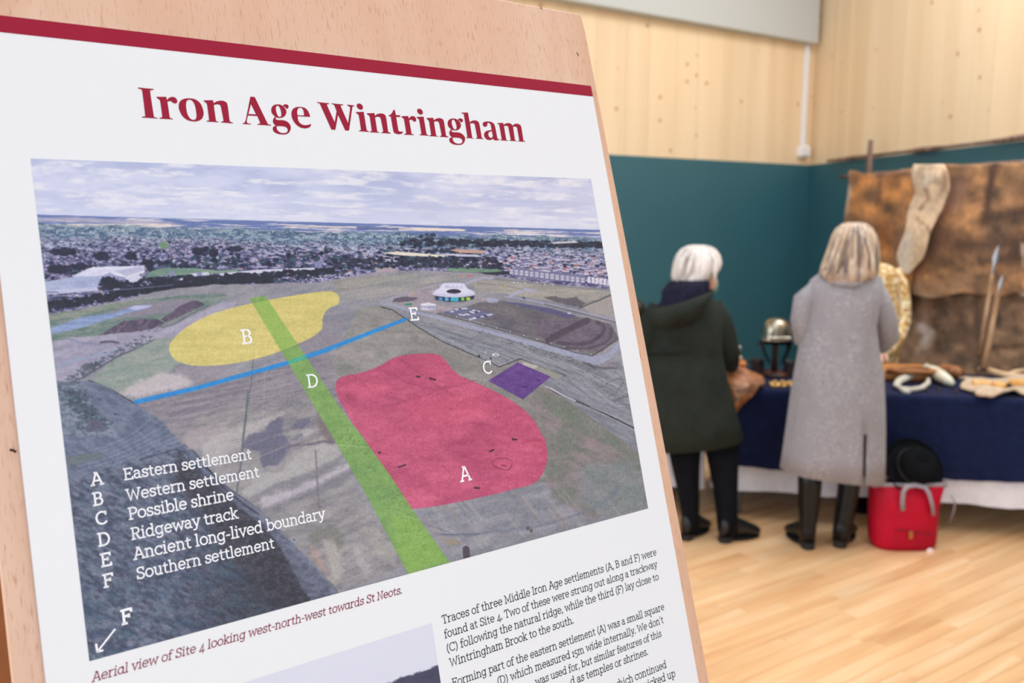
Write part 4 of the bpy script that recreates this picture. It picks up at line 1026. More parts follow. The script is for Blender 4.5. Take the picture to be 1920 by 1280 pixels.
# ------------------------------------------------------------------ lettering
# slab-serif stroke letters: advance, strokes ("x,y x,y" polylines; "@cx,cy,rx,ry,a0,a1" arcs), em with x-height .5
G = {
'a': (.50, '@.21,.37,.15,.13,165,0 .36,.37 .36,.08 .40,.0 .47,.0;.36,.29 .2,.29;@.2,.145,.145,.145,90,270 .2,0 .3,.03 .36,.11'),
'ä': (.56, '@.24,.25,.19,.25,0,360;.43,.5 .43,.08 .46,0 .54,0;.36,.5 .43,.5'),
'b': (.55, '.03,.74 .12,.74 .12,0;@.31,.25,.19,.25,0,360;.04,0 .12,0'),
'c': (.49, '@.27,.25,.22,.25,48,318;.43,.5 .43,.36'),
'd': (.57, '@.24,.25,.19,.25,0,360;.34,.74 .43,.74 .43,0 .53,0'),
'e': (.52, '.05,.26 .46,.26;@.26,.25,.205,.25,0,318'),
'f': (.34, '@.27,.6,.13,.14,30,180 .14,.6 .14,0;.04,0 .26,0;.03,.47 .3,.47'),
'g': (.56, '@.24,.26,.19,.24,0,360;.52,.5 .43,.5 .43,-.06;@.25,-.06,.18,.15,0,-155'),
'h': (.58, '.03,.74 .12,.74 .12,0;.03,0 .21,0;@.28,.31,.16,.19,180,0 .44,.31 .44,0;.35,0 .53,0'),
'i': (.28, '.04,.5 .13,.5 .13,0;.03,0 .24,0;.11,.67 .16,.67;.11,.71 .16,.71'),
'k': (.53, '.03,.74 .12,.74 .12,0;.03,0 .21,0;.12,.19 .40,.49;.21,.28 .42,0;.31,.49 .48,.49;.35,0 .52,0'),
'l': (.28, '.04,.74 .13,.74 .13,0;.03,0 .24,0'),
'm': (.86, '.03,.5 .12,.5 .12,0;.03,0 .21,0;@.265,.32,.145,.18,180,0 .41,.32 .41,0;.33,0 .50,0;@.555,.32,.145,.18,180,0 .70,.32 .70,0;.62,0 .80,0'),
'n': (.58, '.03,.5 .12,.5 .12,0;.03,0 .21,0;@.28,.31,.16,.19,180,0 .44,.31 .44,0;.35,0 .53,0'),
'o': (.53, '@.265,.25,.215,.25,0,360'),
'p': (.55, '.03,.5 .12,.5 .12,-.21;.03,-.21 .22,-.21;@.31,.25,.19,.25,0,360'),
'q': (.56, '@.24,.25,.19,.25,0,360;.5,.5 .43,.5 .43,-.21;.34,-.21 .52,-.21'),
'r': (.41, '.03,.5 .12,.5 .12,0;.03,0 .25,0;@.30,.29,.18,.21,180,65'),
's': (.44, '.37,.49 .37,.37;.36,.42 .29,.49 .2,.5 .1,.46 .08,.37 .14,.29 .28,.25 .37,.18 .37,.08 .28,.01 .18,0 .09,.04 .06,.1;.06,.01 .06,.15'),
't': (.37, '.15,.64 .15,.12;@.25,.12,.10,.12,180,310;.03,.47 .31,.47'),
'u': (.57, '.03,.5 .12,.5 .12,.17;@.27,.17,.15,.17,180,360;.34,.5 .43,.5 .43,0 .52,0'),
'v': (.51, '.07,.5 .25,0 .44,.5;.0,.5 .16,.5;.36,.5 .51,.5'),
'w': (.76, '.07,.5 .21,0 .38,.46 .54,0 .69,.5;.0,.5 .16,.5;.60,.5 .76,.5'),
'y': (.51, '.07,.5 .26,.02;.45,.5 .23,-.12 .14,-.2 .04,-.18;.0,.5 .16,.5;.37,.5 .52,.5'),
'A': (.66, '.08,0 .31,.7 .35,.7 .59,0;.17,.24 .50,.24;.0,0 .18,0;.49,0 .66,0;.22,.7 .35,.7'),
'B': (.58, '.13,.7 .13,0;.03,.7 .3,.7;@.3,.535,.165,.165,90,-90;.13,.37 .32,.37;@.32,.185,.185,.185,90,-90;.32,0 .03,0'),
'C': (.66, '@.36,.35,.30,.35,48,318;.57,.7 .57,.52'),
'D': (.68, '.13,.7 .13,0;.03,.7 .3,.7;@.3,.35,.31,.35,90,-90;.3,0 .03,0'),
'E': (.60, '.03,.7 .52,.7 .52,.57;.13,.7 .13,0;.13,.37 .39,.37;.39,.44 .39,.30;.03,0 .54,0 .54,.14'),
'F': (.56, '.03,.7 .52,.7 .52,.57;.13,.7 .13,0;.13,.37 .39,.37;.39,.44 .39,.30;.03,0 .25,0'),
'I': (.30, '.14,.7 .14,0;.03,.7 .25,.7;.03,0 .25,0'),
'M': (.84, '.14,0 .14,.7 .41,.12 .68,.7 .68,0;.03,.7 .14,.7;.68,.7 .79,.7;.04,0 .25,0;.58,0 .79,0'),
'N': (.68, '.13,0 .13,.7 .53,0 .53,.7;.02,.7 .13,.7;.43,.7 .63,.7;.03,0 .24,0'),
'P': (.54, '.13,.7 .13,0;.03,.7 .3,.7;@.3,.51,.2,.19,90,-90;.3,.32 .13,.32;.03,0 .25,0'),
'R': (.60, '.13,.7 .13,0;.03,.7 .3,.7;@.3,.52,.19,.18,90,-90;.3,.34 .13,.34;.03,0 .23,0;.30,.34 .48,0 .58,0'),
'S': (.54, '.46,.69 .46,.52;.45,.6 .37,.68 .26,.7 .13,.65 .09,.54 .15,.42 .36,.33 .47,.24 .46,.1 .36,.01 .24,0 .12,.05 .08,.14;.07,.01 .07,.19'),
'T': (.58, '.28,.7 .28,0;.05,.56 .05,.7 .51,.7 .51,.56;.17,0 .39,0'),
'W': (.90, '.08,.7 .26,0 .45,.62 .64,0 .82,.7;.0,.7 .18,.7;.73,.7 .90,.7'),
'4': (.48, '.33,-.2 .33,.5 .05,-.03 .45,-.03'),
'1': (.28, '.05,.42 .15,.5 .15,0;.05,0 .25,0'),
'5': (.44, '.37,.5 .12,.5 .10,.22;@.19,.03,.19,.21,105,-130'),
'(': (.30, '@.40,.28,.29,.50,120,240'), ')': (.30, '@-.10,.28,.29,.50,60,-60'),
',': (.20, '.06,.05 .12,.05;.06,.02 .12,.02;.11,.04 .11,.0 .05,-.12'), '.': (.20, '.05,.0 .12,.0;.05,.035 .12,.035;.05,.06 .12,.06'), '-': (.32, '.05,.26 .27,.26'), '’': (.18, '.11,.74 .10,.70 .05,.6'),
' ': (.24, ''),
}
def glyph(ch):
    adv, s = G[ch]; out = []
    for st in s.split(';'):
        pts = []
        for tk in st.split():
            if tk[0] == '@':
                cx_, cy_, rx, ry, a0, a1 = map(float, tk[1:].split(','))
                n = max(5, int(abs(a1 - a0) / 20))
                for i in range(n + 1):
                    t = math.radians(a0 + (a1 - a0) * i / n); pts.append((cx_ + rx * math.cos(t), cy_ + ry * math.sin(t)))
            else: pts.append(tuple(map(float, tk.split(','))))
        if pts: out.append(pts)
    return adv, out
def stroke(pts, hw, V, F, tf):
    P = [pts[0]]
    for p in pts[1:]:
        if math.hypot(p[0] - P[-1][0], p[1] - P[-1][1]) > 1e-4: P.append(p)
    n = len(P)
    if n < 2: return
    closed = n > 6 and math.hypot(P[0][0] - P[-1][0], P[0][1] - P[-1][1]) < 1e-3
    L = []; R = []
    for i in range(n):
        a = P[i - 1] if i > 0 else (P[-2] if closed else None); c = P[i + 1] if i < n - 1 else (P[1] if closed else None)
        d1 = ((P[i][0] - a[0]), (P[i][1] - a[1])) if a else None; d2 = ((c[0] - P[i][0]), (c[1] - P[i][1])) if c else None
        if d1: l = math.hypot(*d1); d1 = (d1[0] / l, d1[1] / l)
        if d2: l = math.hypot(*d2); d2 = (d2[0] / l, d2[1] / l)
        e = (0, 0)
        if d1 is None: t, k = d2, 1; e = (-d2[0] * hw * .55, -d2[1] * hw * .55)
        elif d2 is None: t, k = d1, 1; e = (d1[0] * hw * .55, d1[1] * hw * .55)
        else:
            t = (d1[0] + d2[0], d1[1] + d2[1]); l = math.hypot(*t)
            if l < .3: t = d1; k = 1
            else: t = (t[0] / l, t[1] / l); k = min(1 / max(.35, (t[0] * d1[0] + t[1] * d1[1])), 2.4)
        nx, ny = -t[1] * hw * k, t[0] * hw * k
        L.append((P[i][0] + nx + e[0], P[i][1] + ny + e[1])); R.append((P[i][0] - nx + e[0], P[i][1] - ny + e[1]))
    b0 = len(V)
    for l_, r_ in zip(L, R): V.append(tf(*l_)); V.append(tf(*r_))
    for i in range(n - 1): F.append((b0 + 2 * i, b0 + 2 * i + 1, b0 + 2 * i + 3, b0 + 2 * i + 2))
def text(V, F, s, u0, v0, u1, v1, em, hw, slant=0.0, italic=False, d=.00022, width=None):
    """set a line so that it runs from (u0, v0) to (u1, v1) in photo widths / heights"""
    if italic: s = s.replace('a', 'ä')
    adv = sum(G[c][0] for c in s) - (G[s[-1]][0] * .08)
    x0, z0, x1, z1 = u0 * PW, -v0 * PH, u1 * PW, -v1 * PH
    L = math.hypot(x1 - x0, z1 - z0); dx, dz = (x1 - x0) / L, (z1 - z0) / L
    k = L / adv if width is None else width
    if em is None or em > 0: em = k * 1.0
    x = 0
    for ch in s:
        a, sts = glyph(ch)
        for st in sts:
            def tf(px, py, x=x):
                X_ = (x + px) * k + py * em * slant; Z_ = py * em
                return bpt(x0 + dx * X_ - dz * Z_, -d, z0 + dz * X_ + dx * Z_)
            # stroke weight measured in real width, so scale the outline in x and y alike
            sc = [(p[0], p[1]) for p in st]
            stroke(sc, hw, V, F, tf)
        x += a
def lettering(name, lines, mat_, parent, label=None, **kw):
    V = []; F = []
    for ln in lines: text(V, F, *ln[:6], ln[6] if len(ln) > 6 else .034, **kw)
    o = mk(name, V, F, mat_, parent)
    if label: o['label'] = label
    return o
m_wink = mat('white_ink', (244, 243, 250), .45)
m_dink = mat('dark_ink', (34, 34, 52), .5, spec=.2)
m_cink = mat('crimson_text_ink', (138, 34, 64), .5, spec=.2)
def base(x0, y0, x1, y1): a = uv(x0, y0); b_ = uv(x1, y1); return a + b_
def K4(x, y): return (150 + x / 4.572, 830 + y / 4.572)       # measuring frames of two enlargements
def K5(x, y): return (380 + x / 5.5667, 830 + y / 5.5667)
EM = .0352
keys = [('A', K4(88, 368), K4(192, 352)), ('B', K4(105, 539), K4(192, 522)), ('C', K4(128, 706), K4(228, 688)), ('D', K4(148, 888), K4(250, 868)), ('E', K4(172, 1064), K4(256, 1048)), ('F', K4(192, 1242), K4(270, 1226))]
names = [('Eastern settlement', K4(370, 320), K5(505, 168)), ('Western settlement', K4(392, 498), K5(582, 348)), ('Possible shrine', K4(410, 660), K5(314, 592)), ('Ridgeway track', K4(432, 832), K5(360, 786)), ('Ancient long-lived boundary', K4(452, 1004), K5(1190, 812)), ('Southern settlement', K4(476, 1172), K5(740, 1100))]
us = [uv(*a) for _, a, _ in names]; ue = [uv(*b_) for _, _, b_ in names]
print('legend uv', [(round(a[0], 3), round(a[1], 3), round(b_[0], 3), round(b_[1], 3)) for a, b_ in zip(us, ue)])
us = [uv(*a) for _, a, _ in names]; ue = [uv(*b_) for _, _, b_ in names]
print('legend uv', [(round(a[0], 3), round(a[1], 3), round(b_[0], 3), round(b_[1], 3)) for a, b_ in zip(us, ue)])
KW = float(np.mean([(q[0] - p[0]) / sum(G[c][0] for c in n[0]) for p, q, n in zip(us, ue, names)])); print('KW', KW)
lines = []
for (ch, a, c) in keys:
    p = uv(*a); q = uv(*c); lines.append((ch, p[0], p[1], p[0] + KW * G[ch][0], p[1], EM, .050))
lettering('legend_letters', lines, m_wink, poster, 'white key letters A to F at the lower left of the aerial photograph')
lines = []
for (s_, a, c), p, q in zip(names, us, ue):
    lines.append((s_, p[0], p[1], q[0] + (.012 if 'boundary' in s_ else 0), p[1] * .5 + q[1] * .5, EM, .044))
lettering('legend_text', lines, m_wink, poster, 'white list of site names set in slab serif letters')
marks = [('B', (453, 645), (472, 642.5)), ('D', (576, 727.5), (595, 723)), ('A', (862.5, 904.5), (881, 900)), ('C', (906, 703), (922, 700)), ('E', (768.5, 602), (784, 600.5)), ('F', (226, 1171), (245.5, 1166))]
for ch, a, c in marks:
    p, q = uv(*a), uv(*c)
    ems = {'B': .045, 'D': .045, 'A': .0455, 'C': .046, 'E': .0455, 'F': .0455}[ch]
    lettering('map_letter', [(ch, p[0], p[1], q[0], p[1], ems, .062 if ch == 'F' else .046)], m_wink, poster, 'white map letter %s on the aerial photograph' % ch)
# the little arrow by the F
V = []; F = []
A0, A1 = L2(213, 1180), L2(180, 1222)
def tfb(x, z): return bpt(x, -.00022, z)
stroke([A0, A1], .0006, V, F, tfb); stroke([L2(177.5, 1208), A1], .0007, V, F, tfb); stroke([L2(190, 1219.5), A1], .0007, V, F, tfb)
mk('arrow', V, F, m_wink, poster)
# caption below the photograph
a = uv(172, 1279); c = uv(752, 1114.5)
lettering('caption', [('Aerial view of Site 4 looking west-north-west towards St Neots.', .0, 1.0392, .4495, 1.0395, .0345, .040)], m_cink, poster, 'crimson italic caption under the aerial photograph', slant=.17, italic=True)
body = [('Traces of three Middle Iron Age settlements (A, B and F) were', .5125, 1.1372, 1.0008, 1.1360), ('found at Site 4. Two of these were strung out along a trackway', .5125, 1.1716, .9970, 1.1702),
        ('(C) following the natural ridge, while the third (F) lay close to', .5125, 1.2056, .9955, 1.2055), ('Wintringham Brook to the south.', .5145, 1.2407, .7752, 1.2412),
        ('Forming part of the eastern settlement (A) was a small square', .5135, 1.2885, .9964, 1.2925), ('(D) which measured 15m wide internally. We don’t', .5975, 1.3235, .9890, 1.3272),
        ('was used for, but similar features of this', .6730, 1.3590, .9778, 1.3612), ('d as temples or shrines.', .7465, 1.3925, .9365, 1.3948),
        ('which continued', .8400, 1.4470, .9765, 1.4490), ('picked up', .9120, 1.4810, .9950, 1.4830)]
lettering('body_text', [(*b_, .0262, .036) for b_ in body], m_dink, poster, 'dark slab serif body text in the right-hand column')

# the title, each letter drawn from its outline
def TA(x, y): return (250 + x / 5.4857, 150 + y / 5.4857)
def TB(x, y): return (580 + x / 8, 170 + y / 8)
def TC(x, y): return (780 + x / 8.727, 200 + y / 8.727)
def outline(fr, s):
    """'x,y' smooth points, 'x,y!' corners -> polygon in board coordinates"""
    P = []
    for tk in s.split():
        sh = tk.endswith('!'); x, y = map(float, tk.rstrip('!').split(','))
        P.append((L2(*fr(x, y)), sh))
    out = []; n = len(P)
    for i in range(n):
        p0, p1, p2, p3 = P[i - 1], P[i], P[(i + 1) % n], P[(i + 2) % n]
        if p1[1] and p2[1]: out.append(p1[0]); continue
        a = p1[0] if p1[1] else p0[0]; d_ = p2[0] if p2[1] else p3[0]
        k = 5
        for j in range(k):
            t = j / k
            out.append(tuple(.5 * (2 * p1[0][q] + (p2[0][q] - a[q]) * t + (2 * a[q] - 5 * p1[0][q] + 4 * p2[0][q] - d_[q]) * t * t + (3 * p1[0][q] - a[q] - 3 * p2[0][q] + d_[q]) * t ** 3) for q in (0, 1)))
    return out
T = {
'I': (TA, ['47,80! 212,97! 207,106 183,112 176,132 211,366 222,385 250,394! 250,401! 87,389! 90,380! 114,376 121,356 93,126 82,102 49,90!']),
'r': (TA, ['240,177! 340,177! 347,210! 370,188 405,178 438,190 454,220 447,241 425,246 402,234 383,221 352,228! 375,380 385,395 407,402! 407,410! 268,402! 270,394! 291,388 297,370 277,225 268,207 239,186!']),
'o': (TA, ['575,193 640,205 695,252 722,325 721,372 700,410 660,428 620,431 560,418 505,375 473,310 468,260 485,220 525,198', '580,208 610,222 635,270 648,340 650,385 638,410 615,414 588,402 560,360 545,290 545,240 555,217']),
'n': (TA, ['724,215! 820,213! 828,243! 860,226 905,218 945,228 970,262 990,415 1000,434 1025,445! 1025,452! 902,443! 903,435! 922,430 926,412 903,290 893,265 872,257 850,257 829,265! 850,415 858,428 879,435! 879,441! 753,433! 754,425! 774,420 778,402 760,265 750,243 725,224!']),
'A': (TA, ['1205,178! 1250,181! 1375,440 1392,460 1418,469! 1416,476! 1277,467! 1277,459! 1300,455 1301,438 1275,378! 1180,372! 1168,430 1178,450 1212,458! 1212,465! 1122,458! 1123,451! 1143,445 1158,415!', '1211,255! 1262,360! 1185,356!']),
'g': (TC, ['613,212 650,218 685,237! 700,216 735,212 765,230 766,262 748,276 728,268 710,246 694,247! 718,272 737,315 728,360 700,392 660,408 625,408 585,398! 582,412 592,430 620,437 700,442 755,465 795,510 803,560 785,610 745,640 690,646 620,636 565,608 545,570 552,535 590,519! 565,500 545,462 550,425 574,386! 535,350 518,300 528,250 565,220', '605,232 635,250 658,310 665,360 655,388 635,392 615,375 595,330 585,280 590,245', '605,525! 690,528 740,545 760,580 745,615 700,625 650,615 615,585 600,550']),
'e': (TA, ['1718,284 1765,295 1800,330 1821,388! 1690,380! 1700,430 1730,462 1770,473 1805,468 1824,460! 1829,468 1815,492 1780,505 1730,500 1680,470 1640,415 1627,355 1640,310 1675,288', '1690,370! 1757,373! 1752,330 1737,301 1714,293 1694,305 1686,335']),
'W': (TB, ['115,183! 298,202! 298,212! 274,220 272,242 382,487! 410,320! 380,243 365,222 332,212! 332,203! 510,220! 510,230! 480,236 477,257 583,498! 612,290 604,256 570,235! 570,223! 680,235! 680,243! 656,252 644,284 597,612! 540,610! 432,378! 392,600! 332,597! 168,230 150,206 117,193!']),
'i': (TB, ['698,335! 817,331! 858,585 868,611 895,622! 893,633! 745,621! 746,611! 769,604 773,585 745,400 734,372 699,345!']),
'dot': (TB, ['748,207 782,220 804,252 803,284 782,300 748,292 720,266 711,237 722,214']),
't': (TB, ['1262,303! 1284,306! 1300,380! 1363,386! 1362,412! 1304,408! 1335,600 1347,623 1375,630 1407,628! 1405,640! 1385,660 1340,669 1293,656 1262,622 1222,402! 1190,398! 1190,388! 1225,368 1248,335']),
'h': (TC, ['742,117! 851,115! 880,275! 915,252 960,244 1007,258 1037,305 1075,518 1085,535 1110,545! 1108,552! 975,542! 976,534! 996,528 998,508 965,325 953,300 930,291 885,295! 918,515 926,530 950,537! 948,543! 815,531! 816,524! 838,515 838,493 785,160 774,140 744,127!']),
'a': (TC, ['1180,263 1232,270 1275,302 1296,355 1330,528 1342,548 1368,549! 1366,558 1345,570 1300,572 1270,560 1258,540! 1235,562 1195,567 1150,550 1120,510 1115,465 1135,430 1175,412 1238,402! 1225,330 1212,300 1190,287 1168,290! 1168,322 1150,346 1122,350 1098,330 1092,300 1108,275 1143,264', '1243,422! 1257,505! 1240,528 1213,528 1190,500 1185,460 1200,435']),
'm': (TC, ['1328,290! 1425,286! 1435,318! 1465,298 1505,290 1552,300 1582,332! 1610,308 1650,300 1697,316 1724,362 1757,568 1767,581 1792,590! 1790,598! 1665,590! 1666,582! 1686,576 1687,558 1655,380 1641,354 1612,347 1588,352! 1618,553 1626,570 1648,580! 1646,587! 1525,579! 1526,571! 1546,567 1547,548 1512,360 1500,340 1470,335 1440,339! 1475,548 1483,565 1506,573! 1504,581! 1378,571! 1380,563! 1400,556 1400,538 1362,325 1351,308 1329,298!']),
}
TT = {k: [outline(fr, s) for s in L_] for k, (fr, L_) in T.items()}
def put(key, x0, x1, z0=None, z1=None, ref=None):
    """a traced letter again, moved so that its box runs from x0 to x1"""
    P = TT[key]; r = TT[ref or key]
    ax = min(p[0] for p in r[0]); bx_ = max(p[0] for p in r[0])
    k = (x1 - x0) / (bx_ - ax)
    return [[(x0 + (p[0] - ax) * k, p[1]) for p in Q] for Q in P]
def X_(fr, x, y): return L2(*fr(x, y))[0]
title = [TT[k] for k in 'IronAgeWithtam'.replace('h', '').replace('t', '')] if False else []
title += [TT['I'], TT['r'], TT['o'], TT['n'], TT['A'], TT['e'], TT['W'], TT['i'], TT['dot'], TT['t'], TT['h'], TT['a'], TT['m'], TT['g']]
title.append(put('g', X_(TA, 1408, 320), X_(TA, 1632, 515)))
title.append(put('n', X_(TB, 863, 347), X_(TB, 1223, 655)))
title.append(put('r', X_(TB, 1378, 390), X_(TB, 1603, 440)))
i0, i1 = X_(TB, 1607, 408), X_(TB, 1790, 690)
title.append(put('i', i0, i1)); title.append(put('dot', i0, i1, ref='i'))
title.append(put('n', X_(TC, 170, 195), X_(TC, 532, 515)))
for q in title:                                       # each letter is a part
    cu = bpy.data.curves.new('title_letter', 'CURVE'); cu.dimensions = '2D'; cu.fill_mode = 'BOTH'
    for P in q:
        sp_ = cu.splines.new('POLY'); sp_.points.add(len(P) - 1); sp_.use_cyclic_u = True
        for k, (x, z) in enumerate(P): sp_.points[k].co = (x, z, 0, 1)
    tmp = bpy.data.objects.new('tmp', cu); COL.objects.link(tmp)
    dg = bpy.context.evaluated_depsgraph_get(); me = bpy.data.meshes.new_from_object(tmp.evaluated_get(dg))
    bpy.data.objects.remove(tmp); 
    V = [bpt(v.co.x, -.0002, v.co.y) for v in me.vertices]; F = [tuple(p.vertices) for p in me.polygons]
    mk('title_letter', V, F, m_crimson, poster)
    bpy.data.curves.remove(cu)
# ------------------------------------------------------------------ tables and cloths
m_navy = mat('navy_cloth', (22, 31, 66), .9, sheen=.05, noise=[(26, (17, 24, 54), .35, .7)], bump=(260, .25))
m_wcloth = mat('white_cloth', (226, 222, 228), .85, noise=[(14, (214, 210, 218), .4, .7)])
m_tabletop = mat('table_laminate', (196, 190, 184), .5)
m_tleg = mat('table_leg_metal', (92, 92, 96), .4, .8)
TZ = .74
E0 = Vector((1.13, 4.64, 0)); E1 = Vector((2.97, 4.2484, 0))        # front edge of the table top on plan
TD = (E1 - E0).normalized(); TN = Vector((-TD.y, TD.x, 0))          # along the front, and away from the reader
TL = (E1 - E0).length; TW = .72
MT = Matrix(((TD.x, TN.x, 0, E0.x), (TD.y, TN.y, 0, E0.y), (0, 0, 1, 0), (0, 0, 0, 1)))
def tp(x, y, z=0): return MT @ Vector((x, y, z))
def make_table(M, L, W, label):
    t = empty('folding_table', M @ Vector((L / 2, W / 2, 0)), label=label, cat='table', group=None)
    MB().box((L / 2, W / 2, TZ - .018), (L - .03, W - .03, .03), M=M, bev=.006).build('tabletop', m_tabletop, t)
    for x in (.15, L - .15):
        for y in (.09, W - .09):
            MB().tube([M @ Vector((x, y, .004)), M @ Vector((x, y, TZ - .034))], .014, 10).build('leg', m_tleg, t)
    return t
make_table(MT, TL, TW, 'folding table hidden under the navy and white cloths, behind the two women')
def drape(name, M, L, W, ztop, zhem, matl, seed, label, cat, fold=.010, hemwave=.006, x0=0.0, x1=None, out=.0, sag=None):
    """a cloth over the top with a skirt down all four sides"""
    x1 = L if x1 is None else x1
    rnd = random.Random(seed); a, b_, c_ = [rnd.uniform(0, 6) for _ in range(3)]
    per = []
    o = out
    nx, ny = 90, 26
    for i in range(nx): per.append((x0 - o + (x1 - x0 + 2 * o) * i / nx, -o, 0, -1))
    for i in range(ny): per.append((x1 + o, -o + (W + 2 * o) * i / ny, 1, 0))
    for i in range(nx): per.append((x1 + o - (x1 - x0 + 2 * o) * i / nx, W + o, 0, 1))
    for i in range(ny): per.append((x0 - o, W + o - (W + 2 * o) * i / ny, -1, 0))
    n = len(per); V = []; F = []
    rows = 16; ins = .012
    for (x, y, nx_, ny_) in per: V.append(M @ Vector((min(max(x, x0 + ins), x1 - ins), min(max(y, ins), W - ins), ztop)))
    for r in range(rows):
        t = r / (rows - 1); s = 0
        for k, (x, y, nx_, ny_) in enumerate(per):
            s = (k / n) * 60
            w = (math.sin(s * 1.7 + a) + .6 * math.sin(s * 3.9 + b_) + .35 * math.sin(s * 8.3 + c_)) * fold * t
            w += .004 + .012 * t
            hz = zhem + hemwave * math.sin(s * 1.1 + b_) + (sag(x) if sag and ny_ == -1 else 0)
            z = (ztop - .006) * (1 - t) + hz * t
            V.append(M @ Vector((x + nx_ * w, y + ny_ * w, z)))
    for r in range(rows):
        for k in range(n):
            k2 = (k + 1) % n; F.append((r * n + k, (r + 1) * n + k, (r + 1) * n + k2, r * n + k2))
    F.append(tuple(range(n)))
    ob = mk(name, V, F, matl, None, smooth=True)
    tag(ob, label, cat)
    return ob
# white under-cloth, then the navy one; the hem of the white one dips towards the right
hem = lambda x: -.03 * max(0, (x - 1.55)) ** 1.0 * 1.2
drape('tablecloth', MT, TL, TW, TZ + .001, .165, m_wcloth, 3, 'white under-cloth of which only a hem shows below the navy tablecloth', 'tablecloth', sag=hem, fold=.004, out=-.006)
drape('tablecloth', MT, TL, TW, TZ + .0035, .305, m_navy, 8, 'navy blue tablecloth covering the long display table', 'tablecloth', fold=.006, out=.016, hemwave=.004)
# second table, further left, half hidden by the display board: white cloth only
S0 = Vector((-.55, 4.86, 0)); D2 = (E0 - Vector((.065, 0, 0)) - S0).normalized(); N2 = Vector((-D2.y, D2.x, 0))
M2 = Matrix(((D2.x, N2.x, 0, S0.x), (D2.y, N2.y, 0, S0.y), (0, 0, 1, 0), (0, 0, 0, 1)))
L2_ = (E0 - S0).length - .065
make_table(M2, L2_, TW, 'folding table under a plain white cloth, seen between the legs of the white-haired woman')
drape('tablecloth', M2, L2_, TW, TZ + .001, .165, m_wcloth, 13, 'plain white tablecloth seen between the legs of the white-haired woman', 'tablecloth', fold=.006, out=.0)

CZ = TZ + .005
def onT(x, y, z=CZ): return atZ(x, y, z)
# ------------------------------------------------------------------ things on the table, left half
m_iron = mat('polished_iron', (182, 174, 158), .28, 1.0, noise=[(18, (120, 104, 82), .45, .75)], bump=(40, .25))
m_dkiron = mat('dark_iron', (54, 52, 50), .45, .9)
m_dwood = wood_mat('dark_stained_wood', (52, 26, 20), (66, 34, 26), (80, 42, 32), scale=18, rough=.4, rand=.03)
m_dleather = mat('dark_leather', (40, 28, 30), .5, noise=[(20, (58, 36, 32), .4, .7)])
m_orange = mat('tan_leather', (160, 98, 56), .5, noise=[(10, (100, 60, 36), .42, .66), (34, (208, 150, 104), .52, .74)], bump=(60, .3))
m_brass = mat('amber_brass', (222, 170, 92), .35, .3, noise=[(30, (250, 214, 140), .5, .8)])

YH = 4.98
def helmet(cx_px, name, label, m_bowl, top=597, rim=636, hw=26.5, base_px=700, Y=YH, yawz=0):
    c = atY(cx_px, rim, Y); t_ = atY(cx_px, top, Y); R = (atY(cx_px + hw, rim, Y) - c).x; H = t_.z - c.z
    st = empty('helmet_stand', Vector((c.x, c.y, CZ)), label='dark wooden stand holding the ' + label.split(' on ')[0], cat='stand')
    st['label'] = st['label'][:100]
    MB().lathe([(0.0001, 0), (.085, 0), (.088, .012), (.07, .024), (.03, .03), (.0001, .031)], (c.x, c.y, CZ), 28).build('base', m_dwood, st, True)
    MB().tube([(c.x, c.y, CZ + .02), (c.x, c.y, CZ + .1), (c.x, c.y, c.z + H * .6)], [.020, .016, .018], 14).build('post', m_dwood, st, True)
    MB().lathe([(0.0001, .02), (.05, .015), (.06, 0), (.0001, -.01)], (c.x, c.y, c.z + H * .62), 20).build('head_block', m_dwood, st, True)
    h = empty('helmet', Vector((c.x, c.y, c.z)), label=label, cat='helmet')
    prof = [(R * 1.02, -.004), (R * 1.05, .002), (R * 1.0, .012)] + [(R * math.cos(a) ** .62, .012 + (H - .012) * math.sin(a) ** .86) for a in [math.radians(q) for q in range(8, 90, 9)]] + [(.0001, H)]
    MB().lathe(prof, (c.x, c.y, c.z), 36).build('bowl', m_bowl, h, True, solid=.003)
    MB().lathe([(R * 1.0, -.006), (R * 1.075, -.003), (R * 1.075, .006), (R * 1.0, .010)], (c.x, c.y, c.z), 36).build('rim_band', m_bowl, h, True)
    MB().box((c.x, c.y - R * 1.06, c.z + .018), (R * 1.5, .006, .014), bev=.002).build('brow_band', m_bowl, h)
    # neck guard at the back, hinged cheek pieces at the sides that curve inwards
    ng = MB(); V = []; F = []
    for i in range(13):
        a = math.radians(20 + 140 * i / 12)
        for j, (k, dz) in enumerate(((1.0, 0), (1.12, -.03), (1.3, -.045))): V.append(Vector((c.x + R * k * math.cos(a), c.y + R * k * math.sin(a), c.z + dz)))
    for i in range(12):
        for j in range(2): F.append((i * 3 + j, i * 3 + j + 1, i * 3 + j + 4, i * 3 + j + 3))
    ng.add(V, F); ng.build('neck_guard', m_dkiron, h, True, solid=.003)
    for s in (-1, 1):
        V = []; F = []
        for i in range(9):
            t = i / 8; wdt = (.034, .036, .034, .03, .026, .028, .026, .018, .006)[i]
            z = c.z - .004 - .135 * t; x = s * (R * 1.0 - R * .62 * t ** 1.7)
            for j in (-1, 0, 1): V.append(Vector((c.x + x + s * .006 * (1 - abs(j)), c.y - R * .12 + j * wdt - .015 * t, z)))
        for i in range(8):
            for j in range(2): F.append((i * 3 + j, i * 3 + j + 1, i * 3 + j + 4, i * 3 + j + 3))
        cp = MB().add(V, F); cp.build('cheek_piece', m_dkiron, h, True, solid=.004)
    return h
helmet(1454, 'helmet', 'polished iron helmet with cheek pieces on a dark wooden stand beside the grey coat', m_iron)
